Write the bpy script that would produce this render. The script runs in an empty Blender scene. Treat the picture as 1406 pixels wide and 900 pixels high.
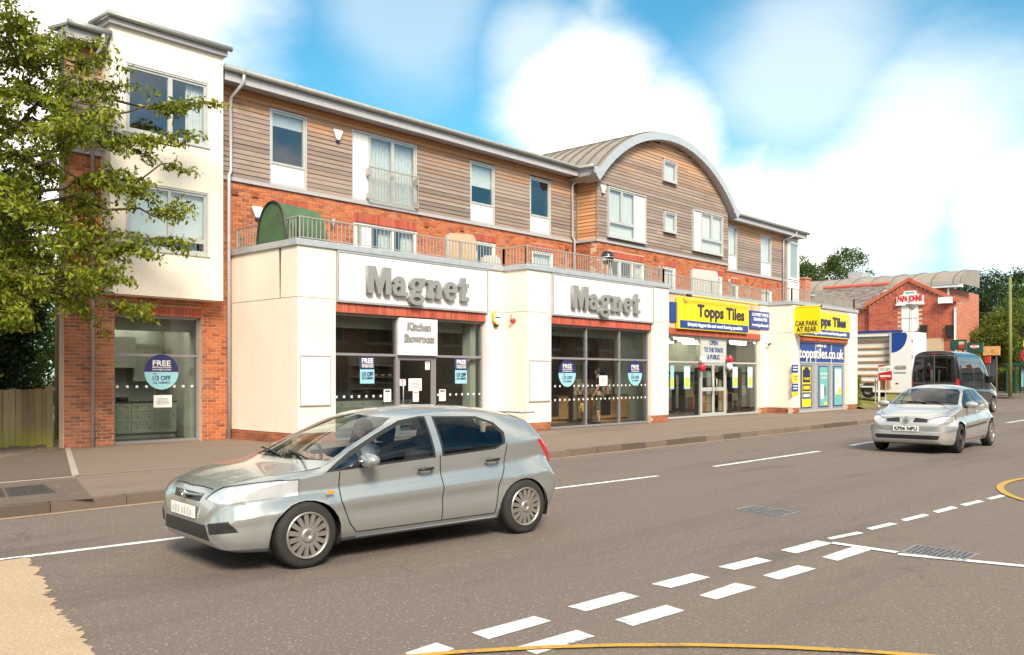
import bpy, bmesh, math, random
import numpy as np
from mathutils import Vector, Matrix
R = math.radians
rnd = random.Random(7)
SC = bpy.context.scene
COL = SC.collection

# ---------------------------------------------------------------- camera
CAM_H, FPX, HORIZON, UC, IW, IH = 1.64, 1200.0, 517.0, 703.0, 1406.0, 900.0
AZ = R(42.2)
CA, SA = math.cos(AZ), math.sin(AZ)
cam_d = bpy.data.cameras.new('camera')
cam = bpy.data.objects.new('camera', cam_d); COL.objects.link(cam)
cam.location = (0, 0, CAM_H)
cam.rotation_euler = (R(90), 0, AZ - R(90))
cam_d.sensor_width = 36.0
cam_d.lens = 36.0 * FPX / IW
cam_d.shift_y = (HORIZON - IH / 2) / IW
cam_d.clip_start = 0.05
cam_d.clip_end = 4000
SC.camera = cam

def at(u, v, Y):            # photo pixel -> point on the plane y = Y
    k = (u - UC) / FPX
    t = Y / (SA - k * CA)
    return Vector(((CA + k * SA) * t, Y, CAM_H + (HORIZON - v) / FPX * t))
def atX(u, v, X):
    k = (u - UC) / FPX
    t = X / (CA + k * SA)
    return Vector((X, (SA - k * CA) * t, CAM_H + (HORIZON - v) / FPX * t))
def gnd(u, v, z=0.0):
    k = (u - UC) / FPX
    t = FPX * (CAM_H - z) / (v - HORIZON)
    return Vector(((CA + k * SA) * t, (SA - k * CA) * t, z))
def ux(u, Y): return at(u, 0, Y).x
def vz(u, v, Y): return at(u, v, Y).z

# ---------------------------------------------------------------- world, sun, exposure
SUN_EL, SUN_AZ = R(40), R(238)      # azimuth measured from +X, where the light comes from
world = bpy.data.worlds.new('World'); SC.world = world
world.use_nodes = True
wn = world.node_tree; wn.nodes.clear()
def WN(t, **kw):
    n = wn.nodes.new(t)
    for k, v in kw.items(): setattr(n, k, v)
    return n
w_out = WN('ShaderNodeOutputWorld'); w_bg = WN('ShaderNodeBackground')
w_sky = WN('ShaderNodeTexSky', sky_type='NISHITA', sun_disc=False, sun_elevation=SUN_EL, sun_rotation=R(90) - SUN_AZ,
           air_density=1.0, dust_density=0.4, ozone_density=2.0)
w_tc = WN('ShaderNodeTexCoord')
w_sat = WN('ShaderNodeHueSaturation'); w_sat.inputs['Saturation'].default_value = 1.12; w_sat.inputs['Value'].default_value = 0.56
w_sat.inputs['Hue'].default_value = 0.478
w_tint = WN('ShaderNodeMix', data_type='RGBA', blend_type='MULTIPLY'); w_tint.inputs[0].default_value = 1.0; w_tint.inputs[7].default_value = (.70, .93, 1.0, 1)
wn.links.new(w_sky.outputs[0], w_tint.inputs[6]); wn.links.new(w_tint.outputs[2], w_sat.inputs['Color'])
def noise_w(scale, detail, rough, off, vec=None):
    mp = WN('ShaderNodeMapping'); mp.inputs['Location'].default_value = off
    mp.inputs['Scale'].default_value = (1, 1, 1.9)
    wn.links.new(vec or w_tc.outputs['Generated'], mp.inputs['Vector'])
    n = WN('ShaderNodeTexNoise'); n.inputs['Scale'].default_value = scale
    n.inputs['Detail'].default_value = detail; n.inputs['Roughness'].default_value = rough
    wn.links.new(mp.outputs[0], n.inputs['Vector'])
    return n.outputs['Fac']
def mth(op, a, b=None, clamp=False):
    m = WN('ShaderNodeMath', operation=op); m.use_clamp = clamp
    for i, s in enumerate((a, b)):
        if s is None: continue
        if isinstance(s, (int, float)): m.inputs[i].default_value = s
        else: wn.links.new(s, m.inputs[i])
    return m.outputs[0]
def sdir(u, v):
    d = at(u, v, 100.0) - Vector((0, 0, CAM_H)); d.normalize(); return d
# big cumulus banks seen in the sky, each a soft ball of directions, edges broken up by noise
n_edge = noise_w(3.2, 7.0, 0.58, (1.3, 4.1, 0.4))
n_far = noise_w(1.7, 8.0, 0.56, (3.1, 2.6, 0.9))
total = None
CLOUDS = [((60, 30), 0.185, 1.0), ((800, 145), 0.076, 1.0), ((880, 235), 0.09, 1.0), ((1180, 285), 0.09, .75), ((1080, 330), 0.10, .9),
          ((1400, 300), 0.07, .7), ((730, 70), 0.05, .35), ((1110, 110), 0.10, .35), ((560, 10), 0.08, .22), ((1250, 200), 0.10, .5)]
for (uv, rad, amp) in CLOUDS:
    d = sdir(*uv)
    vm = WN('ShaderNodeVectorMath', operation='DISTANCE'); vm.inputs[1].default_value = d
    vn = WN('ShaderNodeVectorMath', operation='NORMALIZE')
    wn.links.new(w_tc.outputs['Generated'], vn.inputs[0]); wn.links.new(vn.outputs[0], vm.inputs[0])
    x = mth('DIVIDE', vm.outputs['Value'], rad)
    x = mth('ADD', x, mth('MULTIPLY', mth('SUBTRACT', n_edge, 0.5), 1.5))
    mr = WN('ShaderNodeMapRange', interpolation_type='SMOOTHSTEP')
    mr.inputs['From Min'].default_value = 1.45; mr.inputs['From Max'].default_value = 0.35
    mr.inputs['To Min'].default_value = 0.0; mr.inputs['To Max'].default_value = amp
    wn.links.new(x, mr.inputs['Value'])
    total = mr.outputs[0] if total is None else mth('MAXIMUM', total, mr.outputs[0])
mr = WN('ShaderNodeMapRange', interpolation_type='SMOOTHSTEP')
mr.inputs['From Min'].default_value = 0.44; mr.inputs['From Max'].default_value = 0.60
wn.links.new(n_far, mr.inputs['Value'])
holes = None
for (uv, rad) in (((520, 60), .20), ((1015, 125), .09), ((1300, 100), .15), ((640, -90), .18), ((980, -20), .14), ((1340, 250), .11), ((420, 90), .12), ((1150, 190), .10), ((1390, 330), .10), ((1260, 330), .10)):
    vm = WN('ShaderNodeVectorMath', operation='DISTANCE'); vm.inputs[1].default_value = sdir(*uv)
    vn = WN('ShaderNodeVectorMath', operation='NORMALIZE'); wn.links.new(w_tc.outputs['Generated'], vn.inputs[0]); wn.links.new(vn.outputs[0], vm.inputs[0])
    x = mth('ADD', mth('DIVIDE', vm.outputs['Value'], rad), mth('MULTIPLY', mth('SUBTRACT', n_edge, 0.5), 1.2))
    hr = WN('ShaderNodeMapRange', interpolation_type='SMOOTHSTEP'); hr.inputs['From Min'].default_value = 1.35; hr.inputs['From Max'].default_value = 0.5; wn.links.new(x, hr.inputs['Value'])
    holes = hr.outputs[0] if holes is None else mth('MAXIMUM', holes, hr.outputs[0])
far = mth('MULTIPLY', mth('MULTIPLY', mr.outputs[0], 0.9), mth('SUBTRACT', 1.0, holes))
total = mth('MAXIMUM', total, far, clamp=True)
w_mix = WN('ShaderNodeMix', data_type='RGBA')
w_mix.inputs[7].default_value = (5.6, 5.15, 4.55, 1)
wn.links.new(total, w_mix.inputs[0]); wn.links.new(w_sat.outputs[0], w_mix.inputs[6])
wn.links.new(w_mix.outputs[2], w_bg.inputs['Color'])
w_bg.inputs['Strength'].default_value = 0.10
wn.links.new(w_bg.outputs[0], w_out.inputs[0])

sun_d = bpy.data.lights.new('sun', 'SUN'); sun = bpy.data.objects.new('sun', sun_d); COL.objects.link(sun)
sun_d.energy = 2.0; sun_d.angle = R(22); sun_d.color = (1.0, 0.87, 0.70)
sv = Vector((math.cos(SUN_EL) * math.cos(SUN_AZ), math.cos(SUN_EL) * math.sin(SUN_AZ), math.sin(SUN_EL)))
sun.rotation_euler = sv.to_track_quat('Z', 'Y').to_euler(); sun.location = (0, -20, 40)
SC.view_settings.view_transform = 'Standard'; SC.view_settings.look = 'None'
SC.view_settings.exposure = 1.74; SC.view_settings.gamma = 1.0
SC.view_settings.use_curve_mapping = False
SC.cycles.max_bounces = 8; SC.cycles.transparent_max_bounces = 16
SC.cycles.use_denoising = True
SC.cycles.caustics_reflective = False; SC.cycles.caustics_refractive = False

# ---------------------------------------------------------------- materials
MATS = {}
class NT:
    def __init__(s, name):
        m = bpy.data.materials.new(name); m.use_nodes = True; s.m = m; s.t = m.node_tree
        s.b = s.t.nodes['Principled BSDF']; s.out = s.t.nodes['Material Output']; MATS[name] = m
    def n(s, t, **kw):
        n = s.t.nodes.new(t)
        for k, v in kw.items(): setattr(n, k, v)
        return n
    def l(s, a, b): s.t.links.new(a, b)
    def noise(s, scale, detail=4, rough=.55, vec=None, stretch=None):
        n = s.n('ShaderNodeTexNoise'); n.inputs['Scale'].default_value = scale
        n.inputs['Detail'].default_value = detail; n.inputs['Roughness'].default_value = rough
        v = vec or s.pos()
        if stretch:
            mp = s.n('ShaderNodeMapping'); mp.inputs['Scale'].default_value = stretch
            s.l(v, mp.inputs[0]); v = mp.outputs[0]
        s.l(v, n.inputs['Vector']); return n.outputs['Fac']
    def pos(s):
        if not hasattr(s, '_p'): s._p = s.n('ShaderNodeNewGeometry')
        return s._p.outputs['Position']
    def math(s, op, a, b=None, clamp=False):
        m = s.n('ShaderNodeMath', operation=op); m.use_clamp = clamp
        for i, q in enumerate((a, b)):
            if q is None: continue
            if isinstance(q, (int, float)): m.inputs[i].default_value = q
            else: s.l(q, m.inputs[i])
        return m.outputs[0]
    def ramp(s, fac, stops, interp='LINEAR'):
        r = s.n('ShaderNodeValToRGB'); r.color_ramp.interpolation = interp
        el = r.color_ramp.elements
        while len(el) < len(stops): el.new(.5)
        for e, (p, c) in zip(el, stops):
            e.position = p; e.color = (*c, 1) if len(c) == 3 else c
        s.l(fac, r.inputs[0]); return r.outputs[0]
    def mix(s, fac, a, b, blend='MIX'):
        m = s.n('ShaderNodeMix', data_type='RGBA', blend_type=blend)
        for i, q in ((0, fac), (6, a), (7, b)):
            if isinstance(q, (int, float)): m.inputs[i].default_value = q
            elif isinstance(q, tuple): m.inputs[i].default_value = (*q, 1) if len(q) == 3 else q
            else: s.l(q, m.inputs[i])
        return m.outputs[2]
    def bump(s, h, strength=.3, dist=.01):
        b = s.n('ShaderNodeBump'); b.inputs['Strength'].default_value = strength; b.inputs['Distance'].default_value = dist
        s.l(h, b.inputs['Height']); s.l(b.outputs[0], s.b.inputs['Normal'])
    def col(s, c):
        if isinstance(c, tuple): s.b.inputs['Base Color'].default_value = (*c, 1)
        else: s.l(c, s.b.inputs['Base Color'])
    def set(s, rough=.5, metal=0., spec=None, coat=None):
        s.b.inputs['Roughness'].default_value = rough; s.b.inputs['Metallic'].default_value = metal
        if spec is not None: s.b.inputs['Specular IOR Level'].default_value = spec
        if coat is not None: s.b.inputs['Coat Weight'].default_value = coat; s.b.inputs['Coat Roughness'].default_value = .04
def plain(name, c, rough=.5, metal=0., var=.12, scale=6., bump=0., bscale=40., spec=None, coat=None):
    """a painted / plastic / metal surface: even colour with slight blotchy variation and fine relief"""
    t = NT(name); f = t.noise(scale, 5)
    d = tuple(max(0, x * (1 - var)) for x in c); e = tuple(min(1, x * (1 + var)) for x in c)
    t.col(t.ramp(f, [(.3, d), (.7, e)])); t.set(rough, metal, spec, coat)
    if bump: t.bump(t.noise(bscale, 3), bump, .004)
    return t.m
def M(n): return MATS[n]
def rand_piece(t):
    """0..1 value that differs per object and per loose piece of a joined mesh"""
    oi = t.n('ShaderNodeObjectInfo'); g = t.n('ShaderNodeNewGeometry')
    return t.math('FRACT', t.math('ADD', oi.outputs['Random'], g.outputs['Random Per Island']))

def make_mats():
    # brick
    for nm, cols in (('brick', [(0, (.18, .055, .028)), (.16, (.40, .095, .03)), (.5, (.50, .13, .04)), (.85, (.56, .175, .06)), (1, (.24, .07, .04))]),
                     ('brick_red', [(0, (.36, .055, .04)), (.4, (.48, .085, .055)), (.75, (.55, .115, .07)), (1, (.30, .05, .045))]),
                     ('brick_dark', [(0, (.13, .055, .035)), (.25, (.30, .09, .045)), (.6, (.42, .13, .06)), (.85, (.40, .15, .07)), (1, (.18, .07, .05))])):
        t = NT(nm); r = rand_piece(t)
        c = t.ramp(r, cols)
        f = t.noise(30, 5); g = t.noise(2.5, 4)
        c = t.mix(t.math('MULTIPLY', f, .45), c, (.36, .12, .05))
        c = t.mix(t.math('MULTIPLY', t.math('SUBTRACT', g, .5, True), .6), c, (.60, .36, .22))
        t.col(c); t.set(.85); t.bump(f, .5, .004)
    t = NT('mortar'); f = t.noise(45, 4); t.col(t.ramp(f, [(.3, (.50, .36, .25)), (.7, (.66, .51, .37))])); t.set(.95); t.bump(f, .4, .004)
    # larch boards: silvered where rain reaches, still orange under the eaves
    t = NT('cladding'); r = rand_piece(t)
    gr = t.noise(9, 6, .65, stretch=(.22, 1, 9)); kn = t.noise(2.2, 4, .6, stretch=(.35, 1, 2.4))
    sep = t.n('ShaderNodeSeparateXYZ'); t.l(t.pos(), sep.inputs[0])
    grey = t.ramp(r, [(0, (.19, .15, .13)), (.4, (.28, .222, .19)), (.75, (.36, .285, .235)), (1, (.26, .175, .125))])
    org = t.ramp(r, [(0, (.52, .215, .075)), (.5, (.66, .31, .125)), (1, (.74, .41, .20))])
    at_ = t.n('ShaderNodeAttribute', attribute_type='GEOMETRY', attribute_name='shelter')
    w = t.math('ADD', at_.outputs['Fac'], t.math('MULTIPLY', t.math('SUBTRACT', kn, .5), .9), True)
    pt = t.noise(.55, 5, .65, stretch=(.7, 1, 1.6)); grey = t.mix(t.math('MULTIPLY', t.math('SUBTRACT', pt, .45, True), 2.4, True), grey, (.22, .175, .15)); grey = t.mix(t.math('MULTIPLY', t.math('SUBTRACT', t.noise(1.3, 5, .7, stretch=(.5, 1, 3)), .55, True), 2.6, True), grey, (.56, .46, .38))
    c = t.mix(w, grey, org)
    c = t.mix(t.math('MULTIPLY', t.math('SUBTRACT', gr, .4, True), 1.3), c, (.20, .125, .085))
    t.col(c); t.set(.8); t.bump(gr, .35, .003)
    # render
    t = NT('render_wall'); f = t.noise(1.1, 6, .6); g = t.noise(3.5, 6, .7, stretch=(3, 3, .35)); h = t.noise(160, 2)
    c = t.ramp(f, [(.25, (.78, .70, .59)), (.7, (.83, .76, .655))])
    c = t.mix(t.math('MULTIPLY', t.math('SUBTRACT', g, .55, True), 1.5), c, (.52, .43, .31))
    t.col(c); t.set(.9); t.bump(h, .25, .003)
    t = NT('render_stain'); f = t.noise(5, 6, .7, stretch=(1, 1, .25))
    t.col(t.ramp(f, [(.3, (.10, .09, .05)), (.7, (.36, .29, .17))])); t.set(.9)
    plain('white_panel', (.80, .80, .79), .35, var=.03, scale=2)
    plain('grey_frame', (.27, .255, .27), .45, .2, var=.08)
    plain('light_frame', (.52, .52, .50), .45, .2, var=.06)
    plain('alu', (.50, .50, .49), .4, .5, var=.08)
    plain('rail_metal', (.46, .43, .38), .5, .4, var=.12)
    plain('gutter_grey', (.30, .31, .29), .4, .2, var=.1)
    plain('fascia_grey', (.44, .42, .43), .5, .1, var=.06)
    plain('coping_metal', (.50, .53, .55), .42, .4, var=.08)
    plain('zinc_roof', (.33, .285, .235), .55, .35, var=.12, scale=1.5)
    plain('lead_seam', (.16, .14, .12), .6, .2)
    plain('sign_letter', (.34, .34, .32), .4, .35, var=.05)
    plain('white_paint', (.80, .80, .78), .45, var=.04)
    plain('blind_white', (.80, .80, .76), .8, var=.04)
    plain('curtain', (.70, .69, .66), .9, var=.12, scale=12)
    plain('room_dark', (.10, .09, .08), .9)
    plain('room_wall', (.20, .17, .13), .9, var=.05)
    plain('room_pale', (.36, .37, .32), .9, var=.05)
    plain('shop_floor', (.10, .095, .085), .35, var=.15)
    plain('ceiling_white', (.36, .29, .20), .9, var=.05)
    plain('cabinet_sage', (.40, .41, .33), .5, var=.04)
    plain('cabinet_oak', (.42, .21, .085), .5, var=.2, scale=9)
    plain('worktop', (.05, .05, .05), .25, var=.2)
    plain('black', (.018, .018, .018), .45, var=.2)
    plain('black_gloss', (.012, .012, .013), .12, coat=.6)
    plain('dark_grey', (.07, .07, .072), .55)
    plain('mid_grey', (.20, .20, .20), .55)
    plain('poster_navy', (.025, .028, .13), .35, var=.03)
    plain('poster_sky', (.30, .58, .66), .35, var=.03)
    plain('paper', (.78, .78, .76), .7, var=.03)
    plain('text_grey', (.25, .25, .26), .6)
    plain('sign_yellow', (.86, .66, .005), .35, var=.03)
    plain('sign_blue', (.012, .055, .27), .35, var=.06)
    plain('sign_navy', (.02, .02, .06), .4)
    plain('sign_red', (.55, .02, .025), .35, var=.06)
    plain('teal', (.16, .46, .42), .4, var=.05)
    plain('green_canvas', (.06, .115, .055), .75, var=.2, scale=3)
    plain('frost', (.52, .53, .48), .35, var=.05)
    plain('tan_screen', (.55, .40, .26), .4, var=.06)
    plain('balloon_red', (.60, .01, .03), .2, coat=.5, var=.03)
    plain('balloon_white', (.80, .80, .80), .2, coat=.5, var=.03)
    plain('alarm_yellow', (.75, .42, .03), .4)
    plain('alarm_blue', (.02, .05, .20), .3)
    plain('tree_pole', (.17, .18, .05), .8, var=.2)
    plain('lamp_pole', (.55, .56, .56), .5, .3)
    plain('wood_orange', (.60, .30, .10), .7, var=.2)
    plain('slat_tan', (.42, .22, .12), .7, var=.2)
    plain('dark_green', (.012, .07, .045), .4)
    plain('tyre', (.022, .021, .020), .85, var=.2, bump=.2)
    plain('rim', (.42, .40, .36), .35, .75, var=.08)
    plain('rim_dark', (.035, .034, .033), .6)
    plain('lamp_liner', (.70, .72, .73), .25, .35, var=.1, scale=14)
    plain('chrome', (.62, .62, .62), .15, .95, var=.03)
    plain('seat_cloth', (.055, .055, .06), .9)
    plain('plate_white', (.78, .78, .74), .4, var=.02)
    plain('plate_yellow', (.80, .60, .05), .4, var=.02)
    plain('tail_red', (.50, .008, .02), .15, coat=.8, var=.05)
    plain('amber', (.70, .30, .02), .2, coat=.6)
    plain('skin', (.55, .32, .23), .55, var=.08, scale=20)
    plain('hair_dark', (.035, .022, .015), .7)
    plain('cloth_navy', (.018, .022, .034), .9)
    plain('cloth_camo', (.13, .13, .09), .9, var=.5, scale=25)
    plain('cloth_yellow', (.62, .46, .06), .9)
    plain('cloth_maroon', (.16, .02, .03), .9)
    plain('cloth_white', (.62, .62, .63), .9)
    plain('cloth_blue', (.10, .15, .26), .9)
    # painted car bodies (two-sided: bare dark trim inside)
    for nm, c, mt, ro in (('paint_silvergreen', (.40, .42, .405), .6, .26), ('paint_silver', (.50, .49, .46), .5, .27),
                          ('paint_black', (.012, .011, .012), .1, .14), ('paint_white', (.78, .78, .77), .0, .35)):
        t = NT(nm); f = t.noise(900, 1)
        cc = t.ramp(f, [(.3, tuple(x * .9 for x in c)), (.7, tuple(min(1, x * 1.08) for x in c))])
        g = t.n('ShaderNodeNewGeometry')
        t.col(t.mix(g.outputs['Backfacing'], cc, (.03, .03, .032))); t.set(ro, mt, coat=.9)
        t.l(t.math('MULTIPLY', t.math('SUBTRACT', 1.0, g.outputs['Backfacing']), mt), t.b.inputs['Metallic'])
    # glass: clear sheet that reflects by Fresnel
    for nm, tint, ior in (('glass', (.86, .90, .88), 1.5), ('car_glass', (.70, .74, .72), 1.5), ('dark_glass', (.05, .05, .055), 1.9),
                          ('lamp_glass', (.93, .94, .94), 1.45), ('house_glass', (.90, .93, .93), 2.3)):
        t = NT(nm); fr = t.n('ShaderNodeFresnel'); fr.inputs['IOR'].default_value = ior
        g = t.n('ShaderNodeNewGeometry')
        fac = t.math('MULTIPLY', fr.outputs[0], t.math('SUBTRACT', 1.0, g.outputs['Backfacing']))
        tr = t.n('ShaderNodeBsdfTransparent'); tr.inputs[0].default_value = (*tint, 1)
        gl = t.n('ShaderNodeBsdfGlossy'); gl.inputs['Roughness'].default_value = .015
        gl.inputs['Color'].default_value = (.95, .97, 1, 1)
        wv = t.noise(.9, 2); bp = t.n('ShaderNodeBump'); bp.inputs['Strength'].default_value = .04; bp.inputs['Distance'].default_value = .05
        t.l(wv, bp.inputs['Height']); t.l(bp.outputs[0], gl.inputs['Normal'])
        mx = t.n('ShaderNodeMixShader'); t.l(fac, mx.inputs[0]); t.l(tr.outputs[0], mx.inputs[1]); t.l(gl.outputs[0], mx.inputs[2])
        t.l(mx.outputs[0], t.out.inputs[0])
    t = NT('tube_light'); t.b.inputs['Emission Color'].default_value = (1, .90, .70, 1); t.b.inputs['Emission Strength'].default_value = 11
    t = NT('downlight'); t.b.inputs['Emission Color'].default_value = (1, .92, .80, 1); t.b.inputs['Emission Strength'].default_value = 110
    # road surfaces
    def asphalt(nm, dark, mid, light, speck, patch):
        t = NT(nm); a = t.noise(60, 4, .7); b = t.noise(.35, 5, .55); c_ = t.noise(2.2, 5, .6); d = t.noise(38, 2, .5)
        v = t.n('ShaderNodeTexVoronoi'); v.inputs['Scale'].default_value = 42; t.l(t.pos(), v.inputs['Vector'])
        c = t.ramp(a, [(.25, dark), (.5, mid), (.8, light)])
        sp = t.math('GREATER_THAN', v.outputs['Color'], .74)
        sp2 = t.math('MULTIPLY', sp, t.math('LESS_THAN', v.outputs['Distance'], .38))
        c = t.mix(t.math('MULTIPLY', sp2, .5), c, speck)
        c = t.mix(t.math('MULTIPLY', t.math('SUBTRACT', d, .52, True), 2.2), c, dark)
        c = t.mix(t.math('MULTIPLY', t.math('SUBTRACT', b, .42, True), 1.1), c, patch)
        st = t.noise(.7, 5, .6, stretch=(.12, 1.6, 1))
        c = t.mix(t.math('MULTIPLY', t.math('SUBTRACT', st, .50, True), 1.3), c, dark)
        c = t.mix(t.math('MULTIPLY', t.math('SUBTRACT', c_, .62, True), .8), c, dark)
        ve = t.n('ShaderNodeTexVoronoi', feature='DISTANCE_TO_EDGE'); ve.inputs['Scale'].default_value = .22; wv = t.n('ShaderNodeVectorMath', operation='ADD'); nz = t.n('ShaderNodeTexNoise'); nz.inputs['Scale'].default_value = 1.6; nz.inputs['Detail'].default_value = 6
        t.l(t.pos(), nz.inputs['Vector']); t.l(t.pos(), wv.inputs[0]); t.l(nz.outputs['Color'], wv.inputs[1]); t.l(wv.outputs[0], ve.inputs['Vector'])
        crk = t.math('MULTIPLY', t.math('LESS_THAN', ve.outputs['Distance'], .0035), t.math('GREATER_THAN', b, .5))
        c = t.mix(t.math('MULTIPLY', crk, .22), c, tuple(x * .45 for x in dark))
        oil = t.noise(1.1, 5, .6, stretch=(.16, .8, 1)); c = t.mix(t.math('MULTIPLY', t.math('SUBTRACT', oil, .54, True), 3.0, True), c, tuple(x * .9 for x in dark))
        t.col(c); t.set(.82, spec=.35)
        t.bump(t.math('ADD', t.math('MULTIPLY', a, .6), v.outputs['Distance']), .7, .006)
    asphalt('asphalt', (.078, .061, .053), (.168, .133, .112), (.235, .190, .162), (.42, .36, .31), (.165, .128, .105))
    asphalt('asphalt_side', (.092, .073, .058), (.180, .144, .116), (.18, .145, .12), (.36, .31, .26), (.15, .12, .097))
    asphalt('pavement', (.135, .10, .078), (.215, .162, .125), (.275, .212, .165), (.42, .35, .29), (.225, .168, .128))
    asphalt('buff', (.33, .235, .15), (.44, .325, .21), (.53, .41, .28), (.70, .58, .42), (.47, .33, .20))
    asphalt('pavement_dark', (.095, .072, .056), (.14, .105, .082), (.18, .14, .11), (.3, .25, .2), (.15, .11, .09))
    t = NT('kerb'); r = rand_piece(t); f = t.noise(28, 6, .7); g = t.noise(4, 4)
    c = t.ramp(r, [(0, (.085, .062, .047)), (.5, (.15, .11, .083)), (1, (.24, .18, .135))])
    c = t.mix(t.math('MULTIPLY', f, .6), c, (.10, .078, .06)); t.col(c); t.set(.9); t.bump(f, .6, .01)
    for nm, c0, base in (('line_white', (.74, .74, .72), (.13, .10, .085)), ('line_yellow', (.50, .29, .035), (.13, .10, .085)), ('line_cream', (.42, .29, .16), (.13, .10, .085)),
                         ('line_old', (.40, .35, .30), (.19, .14, .11))):
        t = NT(nm); f = t.noise(26, 6, .75); g = t.noise(3.2, 4)
        w = t.math('MULTIPLY', t.math('SUBTRACT', t.math('ADD', f, t.math('MULTIPLY', g, .55)), .78, True), 4.0, True)
        t.col(t.mix(w, c0, base)); t.set(.7); t.bump(f, .3, .003)
    plain('litter', (.42, .28, .13), .9, var=.5, scale=40)
    plain('iron', (.28, .28, .28), .55, .5, var=.35, scale=14)
    plain('iron_dark', (.07, .065, .06), .7, .3)
    # vegetation
    for nm, cols in (('leaf', [(0, (.05, .08, .007)), (.35, (.15, .195, .012)), (.7, (.28, .31, .02)), (1, (.44, .42, .035))]),
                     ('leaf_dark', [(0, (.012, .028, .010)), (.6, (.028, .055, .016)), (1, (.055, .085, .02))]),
                     ('leaf_mid', [(0, (.03, .06, .012)), (.6, (.07, .12, .018)), (1, (.13, .18, .03))]),
                     ('leaf_lime', [(0, (.07, .10, .012)), (.6, (.15, .20, .025)), (1, (.23, .26, .04))])):
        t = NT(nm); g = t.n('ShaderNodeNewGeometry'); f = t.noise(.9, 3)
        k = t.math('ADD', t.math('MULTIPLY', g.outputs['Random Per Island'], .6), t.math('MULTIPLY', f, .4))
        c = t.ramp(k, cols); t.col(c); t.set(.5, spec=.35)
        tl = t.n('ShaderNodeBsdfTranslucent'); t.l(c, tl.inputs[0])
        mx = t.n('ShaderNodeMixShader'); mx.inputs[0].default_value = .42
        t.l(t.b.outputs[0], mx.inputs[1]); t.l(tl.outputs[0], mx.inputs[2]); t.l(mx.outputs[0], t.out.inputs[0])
    t = NT('bark'); f = t.noise(9, 6, .7, stretch=(1, 1, .25)); t.col(t.ramp(f, [(.3, (.035, .025, .018)), (.7, (.12, .085, .06))])); t.set(.9); t.bump(f, .7, .02)
    t = NT('grass'); f = t.noise(12, 6, .7); g = t.noise(1.1, 3)
    t.col(t.mix(g, t.ramp(f, [(.3, (.10, .11, .012)), (.7, (.24, .23, .03))]), (.20, .17, .05))); t.set(.9); t.bump(f, .8, .03)
    t = NT('earth'); f = t.noise(3, 6, .7); t.col(t.ramp(f, [(.3, (.06, .06, .025)), (.7, (.13, .11, .06))])); t.set(.95)
    t = NT('fence_wood'); r = rand_piece(t); gr = t.noise(12, 6, .65, stretch=(6, 6, .25))
    sep = t.n('ShaderNodeSeparateXYZ'); t.l(t.pos(), sep.inputs[0])
    c = t.ramp(r, [(0, (.17, .13, .07)), (.5, (.25, .195, .10)), (1, (.33, .26, .15))])
    c = t.mix(t.math('MULTIPLY', gr, .6), c, (.10, .085, .05))
    al = t.math('MULTIPLY', t.math('SUBTRACT', t.math('ADD', .42, t.math('MULTIPLY', gr, .5)), sep.outputs[2], True), 1.4, True)
    c = t.mix(al, c, (.30, .28, .02)); t.col(c); t.set(.85); t.bump(gr, .5, .004)
    t = NT('far_brick'); bt = t.n('ShaderNodeTexBrick'); bt.inputs['Scale'].default_value = 1.0
    sx = t.n('ShaderNodeSeparateXYZ'); t.l(t.pos(), sx.inputs[0]); cb = t.n('ShaderNodeCombineXYZ'); t.l(t.math('ADD', sx.outputs[0], sx.outputs[1]), cb.inputs[0]); t.l(sx.outputs[2], cb.inputs[1]); t.l(cb.outputs[0], bt.inputs['Vector'])
    bt.inputs['Color1'].default_value = (.40, .09, .05, 1); bt.inputs['Color2'].default_value = (.52, .15, .08, 1); bt.inputs['Mortar'].default_value = (.50, .36, .26, 1)
    bt.inputs['Brick Width'].default_value = .45; bt.inputs['Row Height'].default_value = .15; bt.inputs['Mortar Size'].default_value = .014; t.col(bt.outputs['Color']); t.set(.9)
    t = NT('slate'); r = rand_piece(t); c = t.ramp(r, [(0, (.13, .10, .09)), (.5, (.20, .16, .14)), (1, (.28, .23, .20))]); t.col(c); t.set(.75)
    t = NT('fur_camo'); t.col((.1, .1, .08))
make_mats()

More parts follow.
